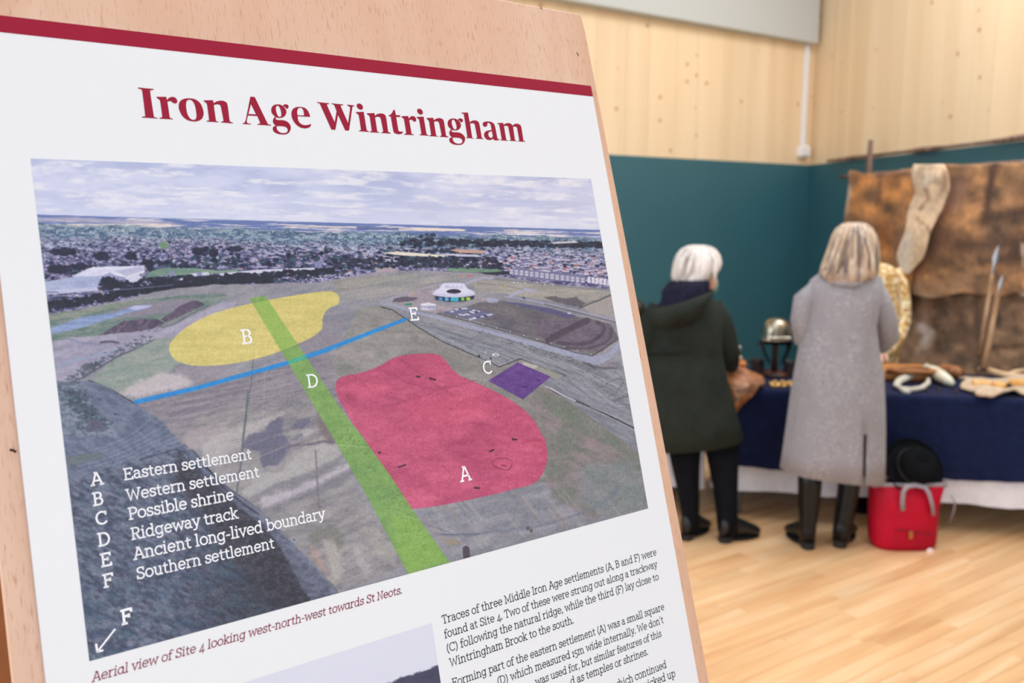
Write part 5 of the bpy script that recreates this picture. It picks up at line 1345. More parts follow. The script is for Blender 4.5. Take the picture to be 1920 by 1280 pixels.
# dark leather tankards on both sides of the helmet stand
def tankard(x, ytop, ybot, hw, label, Y, side=1):
    b_ = onT(x, ybot); b_ = Vector((atY(x, ybot, Y).x, Y, CZ)); top = atY(x, ytop, Y).z; r = (atY(x + hw, ytop, Y) - atY(x, ytop, Y)).x; H = top - CZ
    t = empty('leather_tankard', b_, label=label, cat='tankard')
    MB().lathe([(.0001, 0), (r * 1.12, 0), (r * 1.15, .01), (r * 1.02, H * .5), (r, H - .006), (r * 1.03, H), (r * .93, H), (r * .92, H - .02), (r * .9, .02), (.0001, .018)], b_, 26).build('body', m_dleather, t, True)
    pts = [b_ + Vector((side * (r + .002), 0, H * .85)), b_ + Vector((side * (r + .035), 0, H * .82)), b_ + Vector((side * (r + .042), 0, H * .5)), b_ + Vector((side * (r + .008), 0, H * .2))]
    MB().tube(pts, .007, 8).build('handle', m_dleather, t, True)
    MB().lathe([(r * 1.04, 0), (r * 1.07, .004), (r * 1.04, .010)], b_ + Vector((0, 0, H * .78)), 26).build('band', m_dleather, t, True)
tankard(1419, 673, 712, 12, 'dark leather tankard standing left of the helmet stand', 5.02, -1)
tankard(1481, 677, 716, 12, 'dark leather tankard between the helmet stand and the grey coat', 4.98, 1)
# pile of brass or amber pieces in front of the helmet stand: each piece is a thing
rr = random.Random(4)
spots = [(1446, 721), (1453, 718), (1460, 722), (1467, 718), (1474, 721), (1481, 719), (1457, 725), (1470, 725), (1484, 724), (1449, 725)]
words = ['leftmost', 'rear left', 'middle', 'rear right', 'mid right', 'rearmost', 'front left', 'front right', 'rightmost', 'front leftmost']
p0 = None
for i, (x, y) in enumerate(spots):
    p = onT(x, y); m = MB()
    r = rr.uniform(.012, .017)
    m.lathe([(.0001, 0), (r, .001), (r * 1.05, .007), (r * .8, .014), (.0001, .017)], p, 10)
    ob = m.build('brass_piece', m_brass, None, True)
    tag(ob, 'small golden piece, %s in the pile before the helmet stand' % words[i], 'ornament', 'golden pieces before the helmet stand')
# folded tan leather slung over the front edge of the table
def sheet_surf(name, fn, nu, nv, matl, label=None, cat=None, parent=None, thick=.006, print_fn=None, sub=0):
    V = []; F = []
    for j in range(nv):
        for i in range(nu): V.append(fn(i / (nu - 1), j / (nv - 1)))
    for j in range(nv - 1):
        for i in range(nu - 1):
            a = j * nu + i; F.append((a, a + 1, a + nu + 1, a + nu))
    o = mk(name, V, F, matl, parent, smooth=True)
    if print_fn is not None:
        C = [(*[float(q) for q in s2l(print_fn(i / (nu - 1), j / (nv - 1)))], 1) for j in range(nv) for i in range(nu)]
        set_print(o.data, C)
    m = o.modifiers.new('thickness', 'SOLIDIFY'); m.thickness = thick; m.offset = 0
    if label: tag(o, label, cat)
    return o
def lerp(a, b_, t): return a + (b_ - a) * t
def edgeY(x): return E0.y + (x - E0.x) * TD.y / TD.x
def pouch(u, v):
    # u along the table edge, v from back of top to the hanging end
    xa = lerp(1362, 1431, u)
    if v < .45:
        t = v / .45; bulge = math.sin(math.pi * min(1, t * 1.0)) * .045 * (.6 + .4 * math.sin(3 * u + 1))
        x = atY(xa, 740, 4.6).x + .04 * (1 - t); Yb = edgeY(x) + .26 * (1 - t) - .015
        return Vector((x, Yb, CZ + .024 + bulge + .03 * (1 - t) * (1 - abs(2 * u - 1))))
    t = (v - .45) / .55
    x = atY(lerp(1372, 1424 - 26 * t, u), 740, 4.55).x
    return Vector((x, edgeY(x) - .042 - .03 * math.sin(math.pi * t) - .01 * math.sin(7 * u), CZ + .024 - .165 * t * (1 - .35 * u) - .01 * math.sin(5 * u)))
def saddle_base(): pass
lp = sheet_surf('leather_saddlebag', pouch, 18, 22, m_orange, 'tan leather saddlebag slung over the table edge beside the green parka', 'bag', thick=.02)
# small wooden box with a pale lid behind it
p = Vector((atY(1372, 690, 4.85).x, 4.85, CZ)); t_ = empty('wooden_box', p, label='small orange-brown wooden box with pale knob behind the tan saddlebag', cat='box')
m_owood = wood_mat('orange_wood', (176, 100, 50), (196, 116, 60), (212, 134, 74), axis='X', scale=14, rough=.45, rand=.03)
MB().box(p + Vector((0, 0, .045)), (.15, .11, .09), rz=-.2, bev=.008).build('box_body', m_owood, t_)
MB().box(p + Vector((0, 0, .1)), (.156, .116, .022), rz=-.2, bev=.008).build('lid', m_owood, t_)
MB().lathe([(.0001, 0), (.014, 0), (.022, .012), (.018, .026), (.0001, .032)], p + Vector((.035, 0, .112)), 16).build('knob', mat('pale_bone', (214, 196, 170), .5), t_, True)
# slim pewter candlestick with a wax end, behind the box
p = Vector((atY(1384, 690, 5.05).x, 5.05, CZ)); t_ = empty('candlestick', p, label='slim pale candlestick right behind the small wooden box', cat='candlestick')
MB().lathe([(.0001, 0), (.03, 0), (.03, .008), (.008, .02), (.006, .11), (.014, .125), (.014, .14), (.0001, .142)], p, 18).build('stem', mat('grey_pewter', (142, 130, 126), .35, .9), t_, True)
MB().lathe([(.0001, .14), (.012, .14), (.013, .165), (.0001, .17)], p, 14).build('candle_end', mat('candle_wax', (206, 190, 182), .6), t_, True)
# a second, darker helmet on the white table, just past the display board
helmet(1187, 'helmet', 'dark iron helmet on a wooden stand at the display board edge', m_dkiron, top=562, rim=598, hw=25, Y=5.1)

# ------------------------------------------------------------------ things on the table, right half
m_horn = mat('pale_horn', (216, 206, 176), .4, noise=[(9, (232, 226, 210), .4, .7), (22, (170, 156, 122), .6, .85)])
m_tan2 = mat('satchel_leather', (184, 118, 62), .5, noise=[(12, (152, 92, 46), .4, .7)], bump=(40, .3))
m_linen = mat('undyed_linen', (208, 200, 188), .9, noise=[(30, (190, 180, 164), .4, .7)])
m_pale_wood = wood_mat('pale_wood', (186, 146, 108), (204, 166, 128), (218, 184, 148), axis='X', scale=12, rough=.5, rand=.03)
# tan leather satchel behind
p = onT(1690, 708); t_ = empty('leather_satchel', p, label='flat tan leather satchel lying behind the horn, next to the grey coat', cat='bag')
b0 = atY(1690, 700, 4.9)
MB().loft([((b0.x, 4.90, CZ + .001), .17, .12, -.2), ((b0.x, 4.90, CZ + .03), .185, .13, -.2), ((b0.x - .01, 4.91, CZ + .062), .17, .11, -.2, .06), ((b0.x - .01, 4.92, CZ + .072), .10, .06, -.2)], 30, fold=.02, power=3).build('satchel_body', m_tan2, t_, True)
MB().loft([((b0.x + .02, 4.79, CZ + .055), .15, .06, -.2), ((b0.x + .02, 4.78, CZ + .078), .14, .055, -.2)], 24, power=3).build('flap', m_tan2, t_, True)
MB().tube([(b0.x - .14, 4.8, CZ + .05), (b0.x - .05, 4.74, CZ + .09), (b0.x + .08, 4.76, CZ + .085), (b0.x + .18, 4.84, CZ + .04)], .008, 8, squash=.4).build('strap', m_dleather, t_, True)
# white-and-cream drinking horn, curved, resting on a linen roll
def tpath(pts, z=TZ + .011): return [atZ(x, y, CZ + dz) for x, y, dz in pts]
h_ = empty('drinking_horn', onT(1740, 715), label='cream drinking horn curving over to a blunt tip, beside the linen roll', cat='horn')
MB().tube(tpath([(1738, 694, .05), (1752, 698, .052), (1766, 706, .045), (1778, 714, .034), (1788, 720, .022)]), [.036, .037, .035, .028, .012], 18).build('horn', m_horn, h_, True)
MB().lathe([(.0001, 0), (.036, 0), (.038, .006), (.034, .012)], (0, 0, 0), 18, M=Matrix.Translation(atZ(1736, 693, CZ + .05)) @ Matrix.Rotation(math.radians(90), 4, 'Y')).build('rim_mount', m_linen, h_, True)
h_ = empty('linen_roll', onT(1710, 722), label='off-white linen cloth folded into a loop in front of the satchel', cat='cloth')
MB().tube(tpath([(1740, 692, .045), (1722, 698, .042), (1702, 706, .03), (1686, 714, .024), (1680, 722, .02), (1690, 728, .016), (1708, 730, .016), (1728, 727, .018), (1740, 718, .024), (1741, 708, .03)]), [.026, .028, .026, .022, .016, .014, .015, .015, .013, .010], 14, squash=.8).build('folded_cloth', m_linen, h_, True)
MB().tube(tpath([(1690, 729, .010), (1697, 734, .008), (1706, 735, .006)]), [.016, .017, .010], 12).build('cloth_end', m_linen, h_, True)
# orange leather bottle lying at the back
h_ = empty('leather_bottle', onT(1788, 705), label='small orange-brown leather bottle lying behind the horn', cat='bottle')
MB().tube(tpath([(1757, 690, .04), (1768, 692, .04), (1780, 695, .04), (1795, 698, .04), (1803, 700, .038)]), [.012, .028, .036, .036, .026], 18).build('bottle_body', m_orange, h_, True)
MB().tube(tpath([(1752, 689, .04), (1758, 690, .04)]), .011, 10).build('neck', m_dleather, h_, True)
# crooked wooden tool: long thin angled branch with its foot on the table
h_ = empty('wooden_hook', onT(1845, 712), label='bent pale wooden branch handle lying along the back of the table', cat='branch')
MB().tube([atY(1838, 692, 4.95), atY(1850, 694, 4.9), atY(1872, 700, 4.85), atY(1898, 706, 4.8), atY(1925, 709, 4.75), atY(1960, 716, 4.7)], [.018, .022, .020, .022, .024, .018], 12).build('branch_shaft', m_pale_wood, h_, True)
MB().tube([atY(1890, 704, 4.82), atY(1906, 697, 4.84), atY(1926, 694, 4.86)], [.02, .016, .012], 10).build('side_shoot', m_pale_wood, h_, True)
# fleece mat with pieces on it
m_fleece = mat('pale_fleece', (196, 166, 136), .95, sheen=.4, noise=[(28, (222, 198, 168), .4, .7), (60, (160, 124, 94), .55, .8)], bump=(120, .6))
def fleece(u, v):
    x = lerp(1797 + 26 * v + 10 * math.sin(9 * v), 2000, u); y = lerp(713 + 2 * math.sin(8 * u), 742 + 2.4 * math.sin(11 * u), v)
    p = atZ(x, y, CZ + .012); p.z = CZ + .027 + .012 * math.sin(13 * u + 3 * v) * math.sin(7 * v + 2 * u) + .005 * math.sin(40 * u) * math.sin(23 * v)
    return p
fl = sheet_surf('fleece', fleece, 60, 22, m_fleece, 'pale tan fleece spread on the right of the navy table', 'fleece', thick=.012)
m_amber = mat('amber_wood', (232, 172, 96), .4, noise=[(24, (250, 206, 140), .45, .8)])
for i, (x, y, w_, d_, lab) in enumerate(((1840, 724, .085, .05, 'left amber wooden block on the fleece'), (1874, 727, .06, .045, 'middle amber wooden block on the fleece'), (1908, 722, .08, .05, 'right amber wooden block on the fleece near the frame edge'))):
    p = atZ(x, y, CZ + .03); p.z = CZ + .045
    ob = MB().box(p, (w_, d_, .032), rz=.3 * i - .3, bev=.005).build('wooden_block', m_amber); tag(ob, lab, 'block', 'amber blocks on the fleece')
p = atZ(1891, 725, CZ + .04); p.z = CZ + .03
ob = MB().loft([((p.x, p.y, CZ + .03), .012, .012), ((p.x, p.y, CZ + .045), .016, .014), ((p.x, p.y, CZ + .06), .008, .008)], 12).build('dark_stone', m_dkiron, None, True); tag(ob, 'small black stone between two amber blocks on the fleece', 'stone')
# small dark brown scraps on the navy cloth near the front
for (x, y, lab) in ((1735, 731, 'thin reddish twig lying left on the navy cloth in front of the horn'), (1757, 730, 'thin brown twig lying in the middle of the navy cloth before the horn'), (1790, 733, 'thin brown twig lying right on the navy cloth before the fleece')):
    a = onT(x, y - 4, CZ + .006); b_ = onT(x + 5, y + 4, CZ + .006)
    ob = MB().tube([a, (a + b_) / 2 + Vector((.004, 0, .002)), b_], .0035, 8).build('twig', m_dwood, None, True); tag(ob, lab, 'twig', 'twigs on the navy cloth')
# ------------------------------------------------------------------ hides on a pole frame by the right wall
HP = CORNER + NR * .30
def hp(x, y, d=0.0): return atPlane(x, y, HP + NR * d, NR)
m_hide = attr_mat('cow_hide', .8, .3, bump=(60, .5), sheen=.3, grain=.16, gscale=26)
m_branch = wood_mat('rough_branch', (92, 70, 60), (122, 96, 82), (152, 122, 104), axis='Z', scale=30, rough=.8, rand=.04)
def blotch(px, py, base, spots, seed, amp=1.25):
    c = np.array(base, float)
    n = fbm(np.array([px / 34.0]), np.array([py / 26.0]), seed, 3)[0]; n2 = fbm(np.array([px / 11.0]), np.array([py / 14.0]), seed + 3, 3)[0]
    c = c * (1 + (n - .5) * amp + (n2 - .5) * .35)  # mottled fur; the contrast also paints in dark folds and highlights
    wx = (fbm(np.array([px / 14.0]), np.array([py / 14.0]), seed + 9, 3)[0] - .5) * 14
    for pts, col, hw, f in spots:
        d = 1e9
        for (ax, ay), (bx_, by_) in zip(pts[:-1], pts[1:]):
            ex, ey = bx_ - ax, by_ - ay; t = max(0, min(1, ((px - ax) * ex + (py - ay) * ey) / (ex * ex + ey * ey + 1e-9)))
            d = min(d, math.hypot(px - ax - t * ex, py - ay - t * ey))
        a = max(0, min(1, .5 - (d + wx * .6 - hw) / f)); c = c * (1 - a) + np.array(col) * a
    return tuple(np.clip(c * min(1.0, 236 / float(c.max())), 10, 250))
def hide(name, label, left, right, top, bot, base, spots, seed, d=0, nu=70, nv=50, wav=.02):
    """left/right: x as a function of y fraction; top/bot: y as a function of x"""
    def pos(u, v):
        x = lerp(left(v), right(v), u); y = lerp(top(x), bot(x), v); return x, y
    def fn(u, v):
        x, y = pos(u, v)
        return hp(x, y, d + wav * math.sin(5.5 * u + seed) * (.3 + v) + .4 * wav * math.sin(13 * u + 4 * v + seed))
    return sheet_surf(name, fn, nu, nv, m_hide, label, 'hide', thick=.008, print_fn=lambda u, v: blotch(*pos(u, v), base, spots, seed))
I = lambda xs, ys: (lambda x: float(np.interp(x, xs, ys)))
# lower hide, behind the table
hide('cow_hide', 'lower greyish-brown hide with a white patch, hanging behind the table', lambda v: 1640 + 3 * math.sin(9 * v), lambda v: 1952, I([1640, 2060], [520, 500]), I([1640, 2060], [712, 706]), (146, 114, 90),
     [([(1733, 560), (1736, 600)], (170, 136, 112), 9, 14), ([(1728, 612), (1742, 624), (1734, 645), (1726, 660)], (222, 208, 204), 9, 12), ([(1730, 660), (1720, 690)], (164, 132, 110), 10, 18), ([(1832, 560), (1838, 690)], (84, 60, 44), 6, 20), ([(1842, 652), (1925, 646)], (86, 60, 36), 5, 12), ([(1800, 580), (1820, 660)], (110, 80, 58), 8, 20)], 21, d=-.02, wav=.012)
# main upper hide, dark brown
hide('cow_hide', 'large dark brown hide with a pale lower rim, right half of the frame', lambda v: 1690 + 6 * math.sin(7 * v) - 10 * v, lambda v: 1952, I([1680, 1720, 1765, 1840, 1858, 1920, 2060], [318, 314, 307, 309, 306, 305, 296]),
     lambda x: float(np.interp(x, [1680, 1700, 1716, 1740, 1770, 1800, 1840, 1880, 1905, 1930, 2060], [545, 548, 552, 560, 556, 549, 553, 556, 548, 562, 560])), (156, 112, 74),
     [([(1866, 306), (1858, 345), (1852, 400)], (60, 36, 24), 6, 14), ([(1850, 410), (1930, 396)], (70, 42, 22), 10, 20), ([(1800, 460), (1930, 455)], (84, 54, 34), 14, 30), ([(1840, 490), (1925, 480)], (72, 44, 26), 6, 16), ([(1700, 560), (1720, 553), (1768, 560), (1800, 548)], (208, 182, 160), 2.6, 5), ([(1705, 540), (1780, 540), (1810, 525)], (172, 130, 98), 10, 24), ([(1800, 350), (1790, 380)], (158, 116, 92), 14, 26), ([(1890, 330), (1925, 360)], (136, 96, 60), 16, 26), ([(1775, 440), (1745, 470)], (120, 80, 58), 14, 26), ([(1912, 556), (1930, 552)], (206, 190, 186), 3, 5), ([(1919, 460), (1921, 500)], (214, 186, 166), 2, 5)], 33, d=.045, wav=.014)
# golden left hide
hide('cow_hide', 'golden-brown hide with a white neck strip, hanging at the left of the frame', lambda v: 1592 - 8 * math.sin(math.pi * min(1, v * 1.3)) + 2 * math.sin(20 * v), lambda v: 1722 - 2 * v - 30 * max(0, v - .4), I([1580, 1600, 1620, 1660, 1700, 1730], [322, 319, 325, 324, 320, 312]), I([1580, 1740], [700, 560]), (168, 110, 56),
     [([(1594, 350), (1588, 400)], (190, 160, 136), 3, 6), ([(1652, 330), (1646, 380)], (116, 66, 30), 3, 10), ([(1600, 325), (1700, 326)], (96, 58, 34), 3, 8), ([(1640, 430), (1690, 470)], (120, 68, 26), 12, 30)], 45, d=.095, wav=.014)
# the white strip, a narrow hide with legs hanging over the join
def strip_c(v): return float(np.interp(v, [0, .1, .25, .45, .6, .75, .9, 1], [1742, 1744, 1748, 1732, 1722, 1712, 1704, 1698]))
def strip_w(v): return float(np.interp(v, [0, .08, .2, .35, .5, .7, .85, 1], [28, 31, 34, 32, 25, 26, 22, 9]))
def sf(u, v):
    c = strip_c(v); w_ = strip_w(v) + 2.5 * math.sin(17 * v); x = c + (2 * u - 1) * w_; y = lerp(308, 514, v)
    return hp(x, y, .14 + .012 * math.cos(3 * (u - .5)) + .008 * math.sin(12 * v))
def sc(u, v):
    c = strip_c(v); x = c + (2 * u - 1) * strip_w(v); y = lerp(308, 514, v)
    return blotch(x, y, (242, 208, 172), [([(1735, 350), (1742, 372), (1728, 392)], (134, 104, 78), 3, 8), ([(1770, 320), (1772, 350)], (160, 122, 92), 5, 12), ([(1700, 450), (1694, 500)], (228, 210, 192), 12, 16), ([(1722, 410), (1740, 425), (1748, 440)], (140, 104, 74), 3, 8), ([(1745, 330), (1735, 345)], (226, 206, 186), 6, 10)], 57, .8)
sheet_surf('pale_hide_strip', sf, 22, 60, m_hide, 'narrow cream and white fur strip running down over the join of the hides', 'fur', thick=.01, print_fn=sc)
# frame of rough poles
fr_ = empty('pole_frame', Vector((hp(1630, 700).x, hp(1630, 700).y, 0)), label='frame of rough branches from which the hides hang', cat='frame')
up_ = [hp(1626, 900, -.1), hp(1626, 600, -.1), hp(1628, 330, -.1), hp(1633, 262, -.1)]; up_[0].z = .002
MB().tube(up_, [.03, .028, .026, .018], 12).build('upright_pole', m_branch, fr_, True)
MB().tube([hp(1577, 332, -.05), hp(1600, 330, -.05), hp(1700, 322, -.05), hp(1800, 314, -.05), hp(1920, 305, -.05), hp(1962, 302, -.05)], [.014, .018, .018, .02, .018, .018], 10).build('cross_pole', m_branch, fr_, True)
u2 = hp(1944, 600, -.1); MB().tube([Vector((u2.x, u2.y, .002)), Vector((u2.x, u2.y, 2.3))], [.03, .024], 12).build('upright_pole', m_branch, fr_, True)
MB().tube([hp(1621, 334, -.045), hp(1630, 326, -.035), hp(1638, 334, -.045)], .008, 8).build('rope_lashing', m_linen, fr_, True)
# long crooked branch lying along the top of the painted panelling
def wr(x, y, d): return atPlane(x, y, CORNER + NR * d, NR)
pts = [wr(x, y, .045) for x, y in ((1551, 304), (1575, 300), (1600, 297.5), (1630, 293), (1665, 288), (1700, 284), (1720, 283), (1750, 281), (1780, 277), (1830, 271), (1880, 264), (1925, 256), (1980, 250), (2050, 240))]
for p in pts: p.z = max(p.z, TEALZ + .016)
ob = MB().tube(pts, [.010, .016, .020, .016, .012, .012, .022, .020, .012, .012, .018, .022, .018, .01], 10).build('long_branch', m_branch, None, True)
tag(ob, 'long crooked brown branch lying along the top of the teal panelling', 'branch')

# two spears leaning against the hides
m_spearwood = wood_mat('spear_shaft', (128, 94, 66), (148, 112, 82), (168, 130, 98), axis='Z', scale=20, rough=.5, rand=.03)
m_spearhead = mat('grey_steel', (136, 136, 140), .5, .6)
def spear(b_, t1, tip, lab, r, hw):
    a, c, e = b_, t1, tip
    s = empty('spear', a, label=lab, cat='spear')
    MB().tube([a, a.lerp(c, .5) + Vector((.004, 0, 0)), c], [r * 1.4, r * 1.25, r * 1.1], 12).build('shaft', m_spearwood, s, True)
    d_ = (e - c); L = d_.length; d_ = d_.normalized(); sd = Vector((1, 0, 0)); sd = (sd - d_ * sd.dot(d_)).normalized(); fd = d_.cross(sd)
    m = MB(); V = [c]; prof = ((.0, .35, .35), (.22, .35, .35), (.34, .55, .3), (.5, 1.0, .28), (.72, .75, .22), (1.0, .02, .02))
    V = []
    for t, w_, th in prof:
        for k in range(4): V.append(c + d_ * (L * t) + (sd * (hw * w_ * (1, 0, -1, 0)[k])) + (fd * (hw * th * (0, 1, 0, -1)[k])))
    F = [(i * 4 + k, i * 4 + (k + 1) % 4, i * 4 + 4 + (k + 1) % 4, i * 4 + 4 + k) for i in range(5) for k in range(4)] + [(3, 2, 1, 0), (20, 21, 22, 23)]
    m.add(V, F).build('spearhead', m_spearhead, s)
def pt(x, y, Y): return atY(x, y, Y)
spear(pt(1836, 668, 4.98), pt(1860, 515, 5.24), pt(1873, 458, 5.34), 'left, taller spear with a grey leaf-shaped head leaning on the hides', .0125, .020)
spear(pt(1844, 692, 4.84), pt(1870, 555, 5.10), pt(1881, 514, 5.18), 'right, shorter spear with a thin grey head leaning on the hides', .014, .012)

# ------------------------------------------------------------------ floor things: bag, hat
m_red = mat('red_nylon', (184, 8, 42), .6, spec=.2, noise=[(5, (160, 4, 34), .4, .7)], bump=(14, .5))
m_greytape = mat('grey_webbing', (150, 142, 148), .8)
m_black = mat('black_felt', (12, 13, 16), .95, spec=.1, noise=[(40, (17, 18, 21), .4, .7)])
m_badge = mat('pale_badge', (236, 206, 204), .5)
m_dark_in = mat('bag_lining', (60, 50, 60), .8)
BY = 4.12
bc = atZ(1709, 1034, 0); bc = Vector((atY(1709, 1034, BY).x, BY + .09, 0))
def pw(x, y): return atY(x, y, BY)
bag = empty('red_rucksack', bc, label='bright red roll-top rucksack with grey handles on the floor before the table', cat='bag')
rings = []
for y, xl_, xr_ in ((1036, 1650, 1762), (1024, 1646, 1766), (990, 1645, 1769), (960, 1645.5, 1772), (935, 1646, 1777), (922, 1646, 1784), (915, 1645, 1789)):
    a, b_ = pw(xl_, y), pw(xr_, y); rings.append(((( a.x + b_.x) / 2, BY + .09, max(.004, a.z)), (b_.x - a.x) / 2, .085 if y > 930 else (.06 if y > 918 else .045), 0, .0))
zb0 = rings[0][0][2]
MB().loft(rings, 40, cap1=False, fold=.012, nf=6, power=3.2, seed=3).build('bag_body', m_red, bag, True, solid=.004)
rt_ = rings[-1]
MB().loft([((rt_[0][0], rt_[0][1], rt_[0][2] - .014), rt_[1] * 1.02, rt_[2] * 1.10), ((rt_[0][0], rt_[0][1], rt_[0][2] + .012), rt_[1] * 1.02, rt_[2] * 1.10)], 40, cap0=False, cap1=False, power=3.2).build('rim_tape', m_greytape, bag, True, solid=.004)
MB().loft([((rt_[0][0], rt_[0][1], rt_[0][2] - .02), rt_[1] * .9, rt_[2] * .8), ((rt_[0][0], rt_[0][1], rt_[0][2] - .015), rt_[1] * .5, rt_[2] * .4)], 30, power=3).build('bag_lining', m_dark_in, bag, True)
f_ = lambda x, y, d: atY(x, y, BY - d)
MB().tube([f_(1693, 957, .012), f_(1692, 940, .018), f_(1694, 922, .03), f_(1700, 912, .02), f_(1716, 909, .0), f_(1735, 913, .012), f_(1742, 924, .03), f_(1748, 945, .02), f_(1751, 965, .012)], [.012] * 9, 8, squash=.35).build('front_handle', m_greytape, bag, True)
MB().box(f_(1707.5, 1003, .006), (.018, .008, .04), bev=.003).build('zip_pull', mat('brass_pull', (176, 110, 60), .4, .5), bag)
MB().tube([f_(1680, 992, .0), f_(1708, 996, .004), (f_(1748, 1001, -.004))], .003, 6).build('pocket_seam', mat('dark_red_seam', (120, 8, 34), .7), bag)
MB().lathe([(.0001, .003), (.019, .003), (.021, 0), (.0001, -.001)], (0, 0, 0), 20, M=Matrix.Translation(f_(1744, 1034.5, .004)) @ Matrix.Rotation(math.radians(90), 4, 'X')).build('round_badge', m_badge, bag, True)
MB().tube([f_(1783, 928, -.03), f_(1790, 940, -.03), f_(1789, 955, -.04), f_(1780, 980, -.07)], .008, 8, squash=.4).build('side_strap', m_greytape, bag, True)
MB().tube([f_(1648, 905, -.06), f_(1644, 925, -.07), f_(1642, 960, -.1), f_(1644, 1000, -.1), f_(1650, 1024, -.08)], .012, 8, squash=.4).build('shoulder_strap', mat('maroon_strap', (110, 20, 44), .8), bag, True)
# black felt hat resting in the open top, brim tilted to the reader
hc = atY(1713, 876, BY + .10)
hm = Matrix.Translation(hc) @ Matrix.Rotation(math.radians(12), 4, 'Y') @ Matrix.Rotation(math.radians(58), 4, 'X')
hat = empty('felt_hat', hc, label='round black felt hat with wide brim resting on the red rucksack', cat='hat')
R_ = .152
hat_prof = [(R_, .006), (R_ * 1.0, .0), (R_ * .8, -.006), (R_ * .66, .002), (R_ * .62, .02), (R_ * .60, .06), (R_ * .52, .088), (R_ * .36, .098), (R_ * .16, .092), (.0001, .09)]
MB().lathe(hat_prof, (0, 0, 0), 40, M=hm).build('crown_and_brim', m_black, hat, True, solid=.004)
MB().lathe([(R_ * .635, .006), (R_ * .645, .012), (R_ * .63, .03)], (0, 0, 0), 40, M=hm).build('hat_band', mat('black_ribbon', (12, 12, 15), .5), hat, True, solid=.002)
# dark shoe-like bundle under the table behind the boots
ub = atZ(1624, 946, .0); u_ = Vector((atY(1624, 940, 4.75).x, 4.75, 0))
ob = MB().loft([((u_.x, u_.y, .003), .11, .08, .1), ((u_.x, u_.y, .05), .12, .085, .1), ((u_.x + .01, u_.y, .10), .08, .06, .1), ((u_.x, u_.y, .12), .03, .02, .1)], 20, fold=.03).build('dark_bundle', m_black, None, True)
tag(ob, 'black soft bundle on the floor under the table behind the boots', 'bundle')
